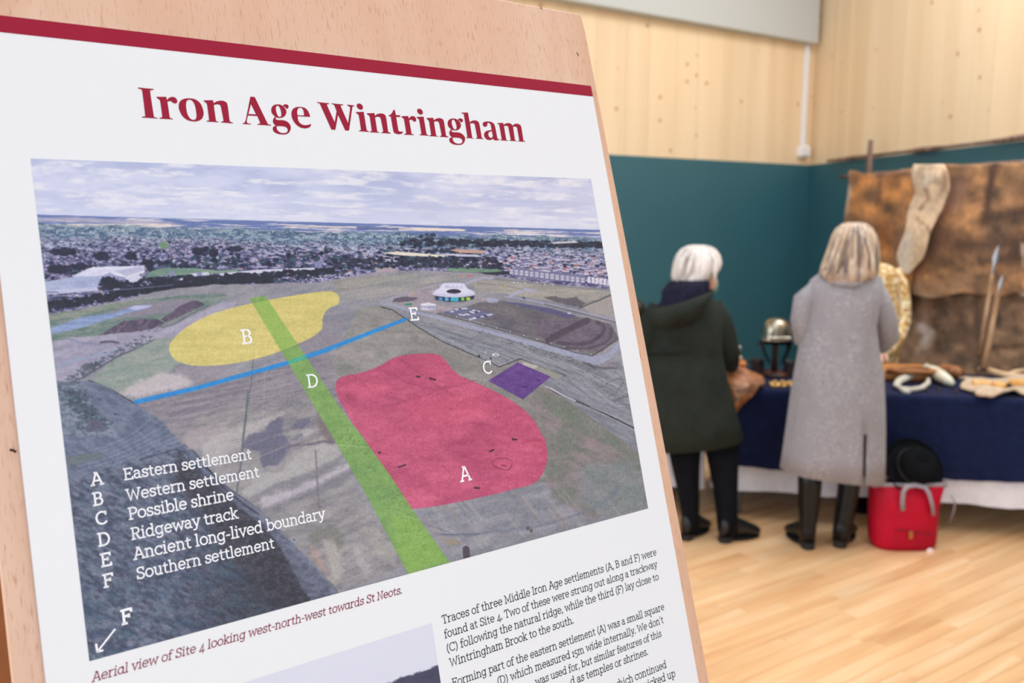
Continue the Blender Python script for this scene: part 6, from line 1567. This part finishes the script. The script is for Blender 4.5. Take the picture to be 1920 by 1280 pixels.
# ------------------------------------------------------------------ people
m_skin = mat('skin', (222, 172, 150), .55, noise=[(12, (210, 154, 134), .4, .8)])
m_eye = mat('eye_white', (232, 230, 226), .3)
def body(parent, J, yaw=0.0, name='body', leg=1.0):
    """one continuous skinned figure. J: joint name -> world point; fingers grow from each hand"""
    V = []; E = []; R = []; idx = {}
    def v(n, p, r, par=None):
        V.append(Vector(p)); R.append(r); idx[n] = len(V) - 1
        if par is not None: E.append((idx[par], idx[n]))
    v('pelvis', J['pelvis'], .125)
    v('waist', J['pelvis'].lerp(J['chest'], .5), .110, 'pelvis')
    v('chest', J['chest'], .125, 'waist')
    v('neckb', J['neck'], .058, 'chest')
    d = (J['head'] - J['neck'])
    v('neck', J['neck'] + d * .42, .046, 'neckb')
    fw = Vector((math.sin(-yaw), math.cos(yaw), 0))
    v('jaw', J['neck'] + d * .72 + fw * .018, .062, 'neck')
    v('head', J['head'] + Vector((0, 0, .02)), .079, 'jaw')
    v('top', J['head'] + Vector((0, 0, .085)) - fw * .012, .058, 'head')
    v('nose', J['head'] + fw * .098 + Vector((0, 0, -.012)), .012, 'head')
    v('chin', J['head'] + fw * .062 + Vector((0, 0, -.085)), .022, 'jaw')
    sd = Vector((fw.y, -fw.x, 0))
    for s, n in ((-1, 'l'), (1, 'r')):
        v('ear' + n, J['head'] + sd * s * .080 + Vector((0, 0, -.01)), .014, 'head')
        v('sh' + n, J['sh' + n], .062, 'chest')
        v('ua' + n, J['sh' + n].lerp(J['el' + n], .5), .046, 'sh' + n)
        v('el' + n, J['el' + n], .039, 'ua' + n)
        v('fa' + n, J['el' + n].lerp(J['wr' + n], .45), .035, 'el' + n)
        v('wr' + n, J['wr' + n], .024, 'fa' + n)
        hd = (J['wr' + n] - J['el' + n]).normalized()
        ls = hd.cross(Vector((0, 0, 1))).normalized(); up = ls.cross(hd)
        v('pm' + n, J['wr' + n] + hd * .05, .022, 'wr' + n)
        for k, (o, L_) in enumerate(((-.030, .060), (-.010, .070), (.010, .066), (.030, .052))):
            b_ = J['wr' + n] + hd * .088 + ls * o
            v('k%d' % k + n, b_, .010, 'pm' + n)
            v('m%d' % k + n, b_ + hd * L_ * .5 - up * .008, .0088, 'k%d' % k + n)
            v('t%d' % k + n, b_ + hd * L_ * .85 - up * .026, .0075, 'm%d' % k + n)
        tb = J['wr' + n] + hd * .03 - ls * s * .026
        v('th' + n, tb, .012, 'wr' + n); v('th2' + n, tb + hd * .03 - ls * s * .018 - up * .01, .010, 'th' + n); v('th3' + n, tb + hd * .056 - ls * s * .022 - up * .016, .008, 'th2' + n)
        v('hp' + n, J['hp' + n], .088, 'pelvis')
        v('tg' + n, J['hp' + n].lerp(J['kn' + n], .5), .074, 'hp' + n)
        v('kn' + n, J['kn' + n], .052 * leg, 'tg' + n)
        v('cf' + n, J['kn' + n].lerp(J['an' + n], .35), .050 * leg, 'kn' + n)
        v('an' + n, J['an' + n], .034 * leg, 'cf' + n)
        v('hl' + n, J['an' + n] + (J['to' + n] - J['an' + n]).normalized() * -.02 + Vector((0, 0, -.035)), .028 * leg, 'an' + n)
        v('bl' + n, J['an' + n].lerp(J['to' + n], .7), .026, 'an' + n)
        v('to' + n, J['to' + n], .018, 'bl' + n)
    inv = wmat(parent).inverted()
    me = bpy.data.meshes.new(name); me.from_pydata([tuple(inv @ p) for p in V], E, [])
    o = bpy.data.objects.new(name, me); COL.objects.link(o); o.parent = parent
    sk = o.modifiers.new('skin', 'SKIN')
    sk.use_smooth_shade = True
    lay = me.skin_vertices[0].data if me.skin_vertices else None
    if lay is None:
        bpy.context.view_layer.objects.active = o
    for i, r in enumerate(R):
        me.skin_vertices[0].data[i].radius = (r, r)
    me.skin_vertices[0].data[0].use_root = True
    su = o.modifiers.new('smooth', 'SUBSURF'); su.levels = 1; su.render_levels = 1
    dg = bpy.context.evaluated_depsgraph_get(); ev = o.evaluated_get(dg)
    m2 = bpy.data.meshes.new_from_object(ev)
    o.modifiers.clear(); o.data = m2; m2.materials.clear(); m2.materials.append(m_skin)
    m2.polygons.foreach_set('use_smooth', [True] * len(m2.polygons))
    for s in (-1, 1):
        e_ = J['head'] + fw * .076 + sd * s * .031 + Vector((0, 0, .018))
        MB().lathe([(.0001, -.011), (.008, -.008), (.011, 0), (.008, .008), (.0001, .011)], e_, 12).build('eye', m_eye, parent, True)
    lp_ = J['head'] + fw * .082 + Vector((0, 0, -.048))
    MB().tube([lp_ - sd * .022, lp_ + fw * .006, lp_ + sd * .022], [.003, .007, .003], 8).build('mouth', mat('lips', (190, 112, 104), .5), parent, True)
    return o
def P(x, y, Y): return atY(x, y, Y)
def rings_px(rows, tilt=0.0, yaw=0.0):
    out = []
    for row in rows:
        y, xl_, xr_, Y, ry = row[:5]; t = row[5] if len(row) > 5 else tilt
        a, b_ = P(xl_, y, Y), P(xr_, y, Y)
        out.append((((a.x + b_.x) / 2, Y, (a.z + b_.z) / 2), (b_.x - a.x) / 2, ry, yaw, t))
    return out
def boot(parent, name, matl, ankle, yaw, L=.25, shaft=None, heel=.03, sole=None):
    """shoe pointing along yaw (0 = away from the reader); heel at the ankle point on the floor"""
    M_ = Matrix.Translation(Vector((ankle.x, ankle.y, 0))) @ Matrix.Rotation(-yaw, 4, 'Z')
    V = []; F = []; n = 14
    secs = ((-.045, .020, heel + .045, .038), (-.035, .030, heel + .06, .050), (.0, .033, heel + .075, .06), (.05, .033, heel * .7 + .062, .052), (.10, .037, .018 + .050, .042), (.15, .042, .012 + .038, .034), (.19, .038, .012 + .028, .025), (.215, .018, .012 + .020, .014))
    for (y, w_, zc, hh) in secs:
        y *= L / .26
        for k in range(n):
            t = 2 * math.pi * k / n; z = zc + hh * math.sin(t)
            z = max(z, (heel if y < .04 else max(.010, heel * (1 - (y - .04) / .06))) * .95)
            V.append(M_ @ Vector((w_ * math.cos(t), y, z)))
    for i in range(len(secs) - 1):
        for k in range(n): F.append((i * n + k, i * n + (k + 1) % n, (i + 1) * n + (k + 1) % n, (i + 1) * n + k))
    F.append(tuple(range(n - 1, -1, -1))); F.append(tuple((len(secs) - 1) * n + k for k in range(n)))
    m = MB().add(V, F)
    if shaft: m.loft(shaft, 24, fold=.012, nf=5, seed=2)
    o = m.build(name, matl, parent, True)
    s_ = MB(); s_.loft([(M_ @ Vector((0, -.012, .001)), .030, .034, -yaw), (M_ @ Vector((0, -.010, heel + .008)), .032, .036, -yaw)], 16, power=3)
    V = [];
    s_.loft([(M_ @ Vector((0, .125 * L / .26, .001)), .036, .092 * L / .26, -yaw), (M_ @ Vector((0, .125 * L / .26, .013)), .038, .094 * L / .26, -yaw)], 20)
    s_.build('sole', sole or matl, o)
    return o

# ---- woman in the grey coat
Y2 = 4.20
g = atY(1557, 1030, 4.15); pers = empty('person', (P(1575, 900, Y2).x, Y2, 0), label='person with long blond hair in a grey wool coat and black boots, seen from behind', cat='person')
X2 = P(1588, 600, Y2).x
J = dict(pelvis=Vector((P(1572, 720, Y2).x, Y2 + .02, .88)), chest=Vector((P(1580, 580, Y2).x, Y2 + .02, 1.20)), neck=Vector((P(1596, 520, Y2).x, Y2 + .01, 1.37)), head=Vector((P(1601, 460, Y2).x, Y2 + .02, 1.515)),
         shl=P(1522, 545, Y2 + .0), shr=P(1640, 548, Y2), ell=P(1507, 628, Y2 + .02), elr=P(1662, 628, Y2 + .03), wrl=P(1545, 655, Y2 + .27), wrr=P(1622, 655, Y2 + .28),
         hpl=P(1545, 740, Y2 + .02), hpr=P(1600, 740, Y2 + .02), knl=P(1518, 860, 4.195), knr=P(1594, 860, 4.215), anl=Vector((P(1514, 1000, 4.18).x, 4.185, .10)), anr=Vector((P(1578, 1000, 4.20).x, 4.20, .10)),
         tol=Vector((P(1514, 1000, 4.18).x - .022, 4.30, .036)), tor=Vector((P(1578, 1000, 4.20).x + .085, 4.32, .036)))
body(pers, J, 0, leg=.72)
m_coat = mat('grey_wool', (154, 149, 155), .95, sheen=.2, noise=[(150, (126, 121, 130), .45, .7, 2), (90, (176, 170, 173), .5, .72, 2), (7, (144, 138, 144), .45, .7)], bump=(150, .5), stretch=(1, 1, .7))
rows = [(506, 1562, 1628, Y2 + .0, .065), (514, 1538, 1642, Y2 + .0, .085), (526, 1522, 1651, Y2, .105), (545, 1514, 1652, Y2, .12), (575, 1514, 1644, Y2, .13), (610, 1511, 1638, Y2, .13), (650, 1502, 1642, Y2 + .0, .135), (700, 1493, 1650, Y2, .145),
        (750, 1485, 1652, Y2, .15), (800, 1478, 1653, Y2, .155), (850, 1471, 1653, Y2, .16, -.05), (888, 1466, 1653, Y2, .165, -.11)]
rr_ = rings_px(rows)
nseg = 72
ksl = int(nseg * (270 + 20) / 360)          # the seam column of the back slit
coat = MB().loft(rr_, nseg, cap0=True, cap1=False, fold=.028, nf=7, seed=6, power=2.3, skip=lambda i, k: k == ksl and i >= 9).build('coat', m_coat, pers, True, solid=.006)
MB().loft([(rr_[9][0], rr_[9][1] * .96, rr_[9][2] * .93), ((rr_[11][0][0], rr_[11][0][1], rr_[11][0][2] + .04), rr_[11][1] * .95, rr_[11][2] * .93, 0, -.11)], 40, cap0=False, cap1=False).build('coat_lining', mat('dark_lining', (40, 38, 44), .8), coat, True)
sl = MB().tube([P(1533, 538, Y2), P(1509, 563, Y2), P(1503, 600, Y2 + .01), P(1508, 634, Y2 + .04), P(1522, 645, Y2 + .14), P(1542, 652, Y2 + .24)], [.040, .056, .054, .052, .048, .042], 22)
sl.build('sleeve', m_coat, coat, True)
sr = MB().tube([P(1636, 536, Y2), P(1650, 570, Y2), P(1660, 600, Y2 + .01), P(1665, 630, Y2 + .04), P(1652, 645, Y2 + .14), P(1628, 652, Y2 + .24)], [.050, .058, .056, .057, .050, .042], 22)
sr.build('sleeve', m_coat, coat, True)
MB().tube([P(1548, 518, Y2 - .06), P(1570, 530, Y2 - .11), P(1600, 533, Y2 - .12), P(1628, 526, Y2 - .09), P(1642, 516, Y2 - .04)], [.012, .016, .017, .015, .010], 12).build('collar', m_coat, coat, True)
m_hair = mat('blond_hair', (186, 160, 138), .5, sheen=.1, noise=[(24, (112, 96, 92), .47, .62, 3), (44, (220, 200, 178), .54, .68, 3)], bump=(70, .5), stretch=(1, 1, .12))
hr = rings_px([(416, 1592, 1612, Y2 + .0, .02), (419, 1581, 1624, Y2 - .0, .06), (427, 1570, 1634, Y2 - .005, .09), (440, 1562, 1641, Y2 - .01, .105), (458, 1556, 1645, Y2 - .012, .11), (478, 1549, 1647, Y2 - .015, .105), (496, 1542, 1647, Y2 - .03, .10), (510, 1536, 1646, Y2 - .05, .09), (520, 1541, 1638, Y2 - .065, .075), (529, 1553, 1618, Y2 - .075, .055), (536, 1562, 1592, Y2 - .08, .03)])
hair = MB().loft(hr, 56, fold=.035, nf=13, seed=5).build('hair', m_hair, pers, True)
for (x0, x1, x2, w_) in ((1590, 1572, 1562, .010), (1598, 1588, 1580, .012), (1604, 1604, 1600, .011), (1611, 1624, 1622, .011), (1616, 1634, 1638, .010), (1584, 1560, 1548, .010)):
    dd = .105
    MB().tube([P(x0, 424, Y2 - .085), P((x0 + x1) / 2, 450, Y2 - .112), P(x1, 480, Y2 - .116), P((x1 + x2) / 2, 505, Y2 - .125), P(x2, 524, Y2 - .125)], [w_ * .5, w_, w_ * 1.1, w_, w_ * .4], 8).build('hair_lock', m_hair, hair, True)
m_dhair = mat('dark_blond_hair', (112, 94, 88), .55, noise=[(40, (150, 130, 116), .5, .7, 3)], stretch=(1, 1, .12))
for (x0, x1, x2, w_) in ((1608, 1613, 1606, .012), (1601, 1585, 1570, .007), (1614, 1630, 1630, .007)):
    MB().tube([P(x0, 424, Y2 - .09), P((x0 + x1) / 2, 450, Y2 - .118), P(x1, 480, Y2 - .122), P(x2, 512, Y2 - .128)], [w_ * .5, w_, w_ * .8, w_ * .3], 8).build('hair_lock', m_dhair, hair, True)
m_boot = mat('black_boot_leather', (8, 8, 12), .38, spec=.35, noise=[(14, (13, 13, 19), .5, .8)], bump=(22, .3))
m_sole = mat('rubber_sole', (26, 24, 24), .7)
YB = 4.17
boot(pers, 'boot', m_boot, Vector((P(1513, 1030, YB).x, YB + .01, 0)), -.15, .24, rings_px([(876, 1496, 1540, YB + .02, .06), (905, 1497, 1540, YB + .02, .062), (940, 1497, 1536, YB + .02, .058), (970, 1499, 1532, YB + .015, .05), (995, 1499, 1529, YB + .01, .043), (1015, 1499, 1528, YB + .01, .04)]), sole=m_sole)
boot(pers, 'boot', m_boot, Vector((P(1576, 1026, YB + .03).x, YB + .03, 0)), .62, .26, rings_px([(885, 1573, 1616, YB + .04, .06), (910, 1572, 1611, YB + .04, .06), (940, 1569, 1606, YB + .04, .056), (970, 1565, 1600, YB + .035, .05), (995, 1562, 1595, YB + .03, .043), (1013, 1561, 1593, YB + .03, .04)]), sole=m_sole)

# ---- white-haired woman in the dark green parka
Y1 = 4.33
pers1 = empty('person', (P(1300, 900, Y1).x, Y1, 0), label='person with short white hair, green face mask and dark green hooded parka', cat='person')
J = dict(pelvis=Vector((P(1297, 760, Y1).x, Y1, .80)), chest=Vector((P(1290, 620, Y1).x, Y1 + .0, 1.10)), neck=Vector((P(1297, 556, Y1).x, Y1 + .02, 1.275)), head=Vector((P(1311, 506, Y1).x, Y1 + .06, 1.415)),
         shl=P(1240, 590, Y1), shr=P(1336, 590, Y1), ell=P(1226, 672, Y1 + .03), elr=P(1362, 668, Y1 + .04), wrl=P(1262, 690, Y1 + .27), wrr=P(1372, 683, Y1 + .25),
         hpl=P(1275, 770, Y1), hpr=P(1325, 770, Y1), knl=P(1285, 880, Y1), knr=P(1352, 880, Y1), anl=Vector((P(1295, 1000, Y1).x, Y1 - .02, .085)), anr=Vector((P(1362, 1000, Y1 - .02).x, Y1 - .04, .085)),
         tol=Vector((P(1312, 1000, Y1).x, Y1 + .12, .03)), tor=Vector((P(1395, 1000, Y1).x, Y1 + .06, .03)))
body(pers1, J, -.95)
m_parka = mat('green_parka', (40, 45, 40), .85, noise=[(9, (31, 35, 32), .4, .7), (60, (48, 51, 47), .55, .8)], bump=(18, .5))
rows = [(556, 1268, 1322, Y1 + .0, .07), (564, 1243, 1340, Y1, .10), (578, 1230, 1352, Y1, .125), (600, 1224, 1355, Y1, .14), (630, 1221, 1352, Y1, .15), (655, 1217, 1352, Y1, .148), (664, 1214, 1352, Y1, .142), (675, 1212, 1354, Y1, .15), (710, 1208, 1360, Y1, .158), (750, 1206, 1370, Y1, .165), (790, 1206, 1380, Y1, .17, .03), (830, 1206, 1388, Y1, .175, .10)]
pk = MB().loft(rings_px(rows), 60, cap1=False, fold=.022, nf=6, seed=9, power=2.3).build('parka', m_parka, pers1, True, solid=.008)
MB().tube([P(1334, 574, Y1), P(1348, 600, Y1), P(1358, 630, Y1 + .02), P(1366, 662, Y1 + .05), P(1368, 676, Y1 + .12), P(1370, 684, Y1 + .22)], [.058, .064, .062, .060, .052, .044], 20).build('sleeve', m_parka, pk, True)
MB().tube([P(1238, 574, Y1), P(1224, 605, Y1), P(1216, 640, Y1 + .02), P(1222, 672, Y1 + .06), P(1240, 684, Y1 + .16), P(1262, 690, Y1 + .24)], [.058, .064, .062, .058, .05, .044], 20).build('sleeve', m_parka, pk, True)
MB().tube([P(1214, 664, Y1 - .05), P(1240, 663, Y1 - .13), P(1280, 662, Y1 - .152), P(1320, 663, Y1 - .135), P(1350, 664, Y1 - .06)], .005, 6).build('waist_seam', mat('dark_seam', (30, 32, 30), .9), pk, True)
# hood lying open on the back: outer shell with a thick rim, navy fleece inside it
Yh = Y1 - .13
hood = MB().loft(rings_px([(613, 1244, 1290, Yh + .04, .03, .08), (606, 1232, 1302, Yh + .02, .06, .12), (594, 1225, 1315, Yh, .085, .22), (581, 1221, 1326, Yh, .10, .30), (566, 1226, 1336, Yh + .02, .11, .34), (560, 1232, 1334, Yh + .04, .105, .34)]), 40, cap1=False, fold=.03, nf=5, seed=2).build('hood', m_parka, pk, True, solid=.012)
m_navyf = mat('navy_fleece', (26, 25, 42), .95, noise=[(40, (36, 35, 54), .4, .75)], bump=(60, .6))
MB().loft(rings_px([(584, 1232, 1318, Yh + .01, .07, .30), (568, 1231, 1328, Yh + .03, .095, .30), (552, 1240, 1328, Yh + .06, .10, .22), (540, 1242, 1330, Yh + .07, .11, .14), (529, 1252, 1328, Yh + .085, .10, .08), (522, 1266, 1320, Yh + .11, .07, .04)]), 36, fold=.03, nf=7, seed=4).build('hood_lining', m_navyf, pk, True)
MB().tube([P(1302, 531, Yh + .02), P(1316, 535, Yh + .02), P(1326, 544, Yh + .05), P(1333, 556, Yh + .10)], [.010, .014, .014, .010], 10).build('purple_collar', mat('purple_collar', (74, 34, 74), .8), pk, True)
m_whair = mat('silver_hair', (214, 204, 200), .5, sheen=.2, noise=[(24, (168, 154, 154), .48, .7, 3), (40, (234, 226, 220), .5, .7, 3)], bump=(60, .5), stretch=(1, 1, .15))
hair1 = MB().loft(rings_px([(459, 1298, 1320, Y1 + .02, .02), (461, 1288, 1332, Y1 + .02, .055), (467, 1277, 1342, Y1 + .02, .085), (478, 1268, 1350, Y1 + .018, .105), (492, 1262, 1354, Y1 + .015, .11), (505, 1260, 1350, Y1 + .01, .11), (516, 1259, 1340, Y1 + .0, .105), (526, 1261, 1326, Y1 - .01, .095), (533, 1266, 1318, Y1 - .015, .075)]), 48, fold=.03, nf=11, seed=8).build('hair', m_whair, pers1, True)
for (x0, x1, x2) in ((1296, 1280, 1270), (1304, 1296, 1284), (1312, 1312, 1304), (1322, 1328, 1318), (1328, 1342, 1340)):
    MB().tube([P(x0, 465, Y1 - .05), P(x1, 487, Y1 - .088), P((x1 + x2) / 2, 508, Y1 - .098), P(x2, 528, Y1 - .094)], [.006, .012, .012, .004], 8).build('hair_lock', m_whair, hair1, True)
# cheek and ear glimpsed at the edge of the hair, with the mask
MB().loft(rings_px([(517, 1322, 1342, Y1 + .03, .05), (528, 1318, 1344, Y1 + .04, .06), (541, 1318, 1340, Y1 + .05, .055), (550, 1320, 1334, Y1 + .06, .03)]), 20).build('cheek', m_skin, pers1, True)
MB().loft(rings_px([(523, 1334, 1344, Y1 + .05, .03), (532, 1332, 1346, Y1 + .055, .05), (545, 1330, 1343, Y1 + .06, .05), (553, 1328, 1337, Y1 + .065, .025)]), 20, fold=.03).build('face_mask', mat('green_mask', (118, 156, 146), .8), pers1, True)
m_trou = mat('black_trousers', (10, 11, 17), .9, noise=[(12, (15, 16, 23), .4, .7)])
tr = MB()
tr.loft(rings_px([(740, 1225, 1368, Y1, .13), (800, 1240, 1370, Y1, .13), (830, 1248, 1384, Y1, .12)]), 32, cap1=True)
tr.loft(rings_px([(820, 1248, 1316, Y1, .085), (870, 1258, 1312, Y1, .08), (920, 1270, 1311, Y1, .072), (960, 1277, 1311, Y1 - .01, .065), (988, 1280, 1312, Y1 - .01, .062)]), 26, fold=.02, nf=5)
tr.loft(rings_px([(820, 1318, 1386, Y1 - .01, .085), (870, 1328, 1384, Y1 - .02, .08), (920, 1338, 1383, Y1 - .03, .072), (960, 1343, 1383, Y1 - .04, .065), (994, 1346, 1384, Y1 - .045, .062)]), 26, fold=.02, nf=5)
tr.build('trousers', m_trou, pers1, True)
m_shoe = mat('black_shoe', (14, 14, 17), .45, spec=.5)
boot(pers1, 'shoe', m_shoe, Vector((P(1290, 1008, Y1 - .03).x, Y1 - .03, 0)), .75, .24, heel=.022, sole=m_sole)
boot(pers1, 'shoe', m_shoe, Vector((P(1362, 1014, Y1 - .06).x, Y1 - .07, 0)), 1.15, .25, heel=.022, sole=m_sole)

# ---- person in the yellow knit behind the table, mostly hidden by the woman in grey
Y3 = 5.62
pers3 = empty('person', (P(1640, 700, Y3).x, Y3, 0), label='person in a yellow and cream patterned knit top leaning behind the table, mostly hidden', cat='person')
J = dict(pelvis=Vector((P(1640, 700, Y3).x, Y3 + .05, .86)), chest=Vector((P(1645, 580, Y3).x, Y3, 1.17)), neck=Vector((P(1622, 510, Y3).x, Y3 - .06, 1.35)), head=Vector((P(1606, 474, Y3).x, Y3 - .12, 1.47)),
         shl=P(1604, 520, Y3), shr=P(1672, 522, Y3), ell=P(1590, 610, Y3 - .04), elr=P(1684, 610, Y3 - .04), wrl=P(1610, 655, Y3 - .20), wrr=P(1656, 657, Y3 - .20),
         hpl=Vector((P(1618, 700, Y3).x, Y3 + .05, .84)), hpr=Vector((P(1660, 700, Y3).x, Y3 + .05, .84)), knl=Vector((P(1616, 700, Y3).x, Y3 + .03, .46)), knr=Vector((P(1662, 700, Y3).x, Y3 + .03, .46)),
         anl=Vector((P(1616, 700, Y3).x, Y3 + .06, .085)), anr=Vector((P(1662, 700, Y3).x, Y3 + .06, .085)), tol=Vector((P(1612, 700, Y3).x, Y3 - .1, .03)), tor=Vector((P(1668, 700, Y3).x, Y3 - .1, .03)))
body(pers3, J, math.pi)
m_knit = mat('yellow_knit', (216, 176, 112), .9, noise=[(26, (240, 222, 186), .46, .56), (38, (182, 122, 60), .53, .62), (20, (120, 90, 60), .64, .72)], bump=(60, .6))
kt = MB().loft(rings_px([(492, 1612, 1652, Y3 - .05, .06), (498, 1604, 1672, Y3 - .03, .10), (512, 1598, 1684, Y3 - .02, .13), (535, 1596, 1688, Y3, .14), (580, 1598, 1690, Y3, .14), (630, 1600, 1686, Y3, .14), (690, 1602, 1680, Y3 + .03, .14), (720, 1602, 1680, Y3 + .03, .14)]), 44, fold=.03, nf=7, seed=7).build('knit_top', m_knit, pers3, True)
MB().tube([P(1672, 508, Y3), P(1684, 535, Y3 - .01), P(1690, 570, Y3 - .03), P(1690, 605, Y3 - .05), P(1682, 632, Y3 - .10), P(1668, 652, Y3 - .18), P(1658, 660, Y3 - .23)], [.058, .062, .06, .058, .052, .046, .04], 20).build('sleeve', m_knit, kt, True)
MB().tube([P(1606, 512, Y3), P(1598, 560, Y3 - .01), P(1592, 605, Y3 - .05), P(1600, 640, Y3 - .14), P(1610, 656, Y3 - .22)], [.052, .058, .055, .05, .042], 20).build('sleeve', m_knit, kt, True)
hd3 = J['head']
MB().loft([((hd3.x, hd3.y + .02, hd3.z + .125), .02, .02), ((hd3.x, hd3.y + .02, hd3.z + .115), .06, .065), ((hd3.x, hd3.y + .02, hd3.z + .08), .085, .09), ((hd3.x, hd3.y + .035, hd3.z + .03), .09, .085), ((hd3.x, hd3.y + .045, hd3.z - .03), .085, .07), ((hd3.x, hd3.y + .05, hd3.z - .06), .06, .04)], 30, fold=.03, nf=9).build('hair', mat('brown_hair', (120, 84, 58), .6), pers3, True)
tr3 = MB()
for s in ('l', 'r'):
    h_, k_, a_ = J['hp' + s], J['kn' + s], J['an' + s]
    tr3.tube([h_ + Vector((0, 0, .06)), h_, k_, a_ + Vector((0, 0, .04)), a_], [.095, .098, .075, .065, .06], 18)
tr3.build('trousers', mat('dark_trousers', (38, 36, 44), .85), pers3, True)
for s, yw in (('l', math.pi + .1), ('r', math.pi - .1)):
    boot(pers3, 'shoe', m_shoe, J['an' + s], yw, .25, heel=.02, sole=m_sole)
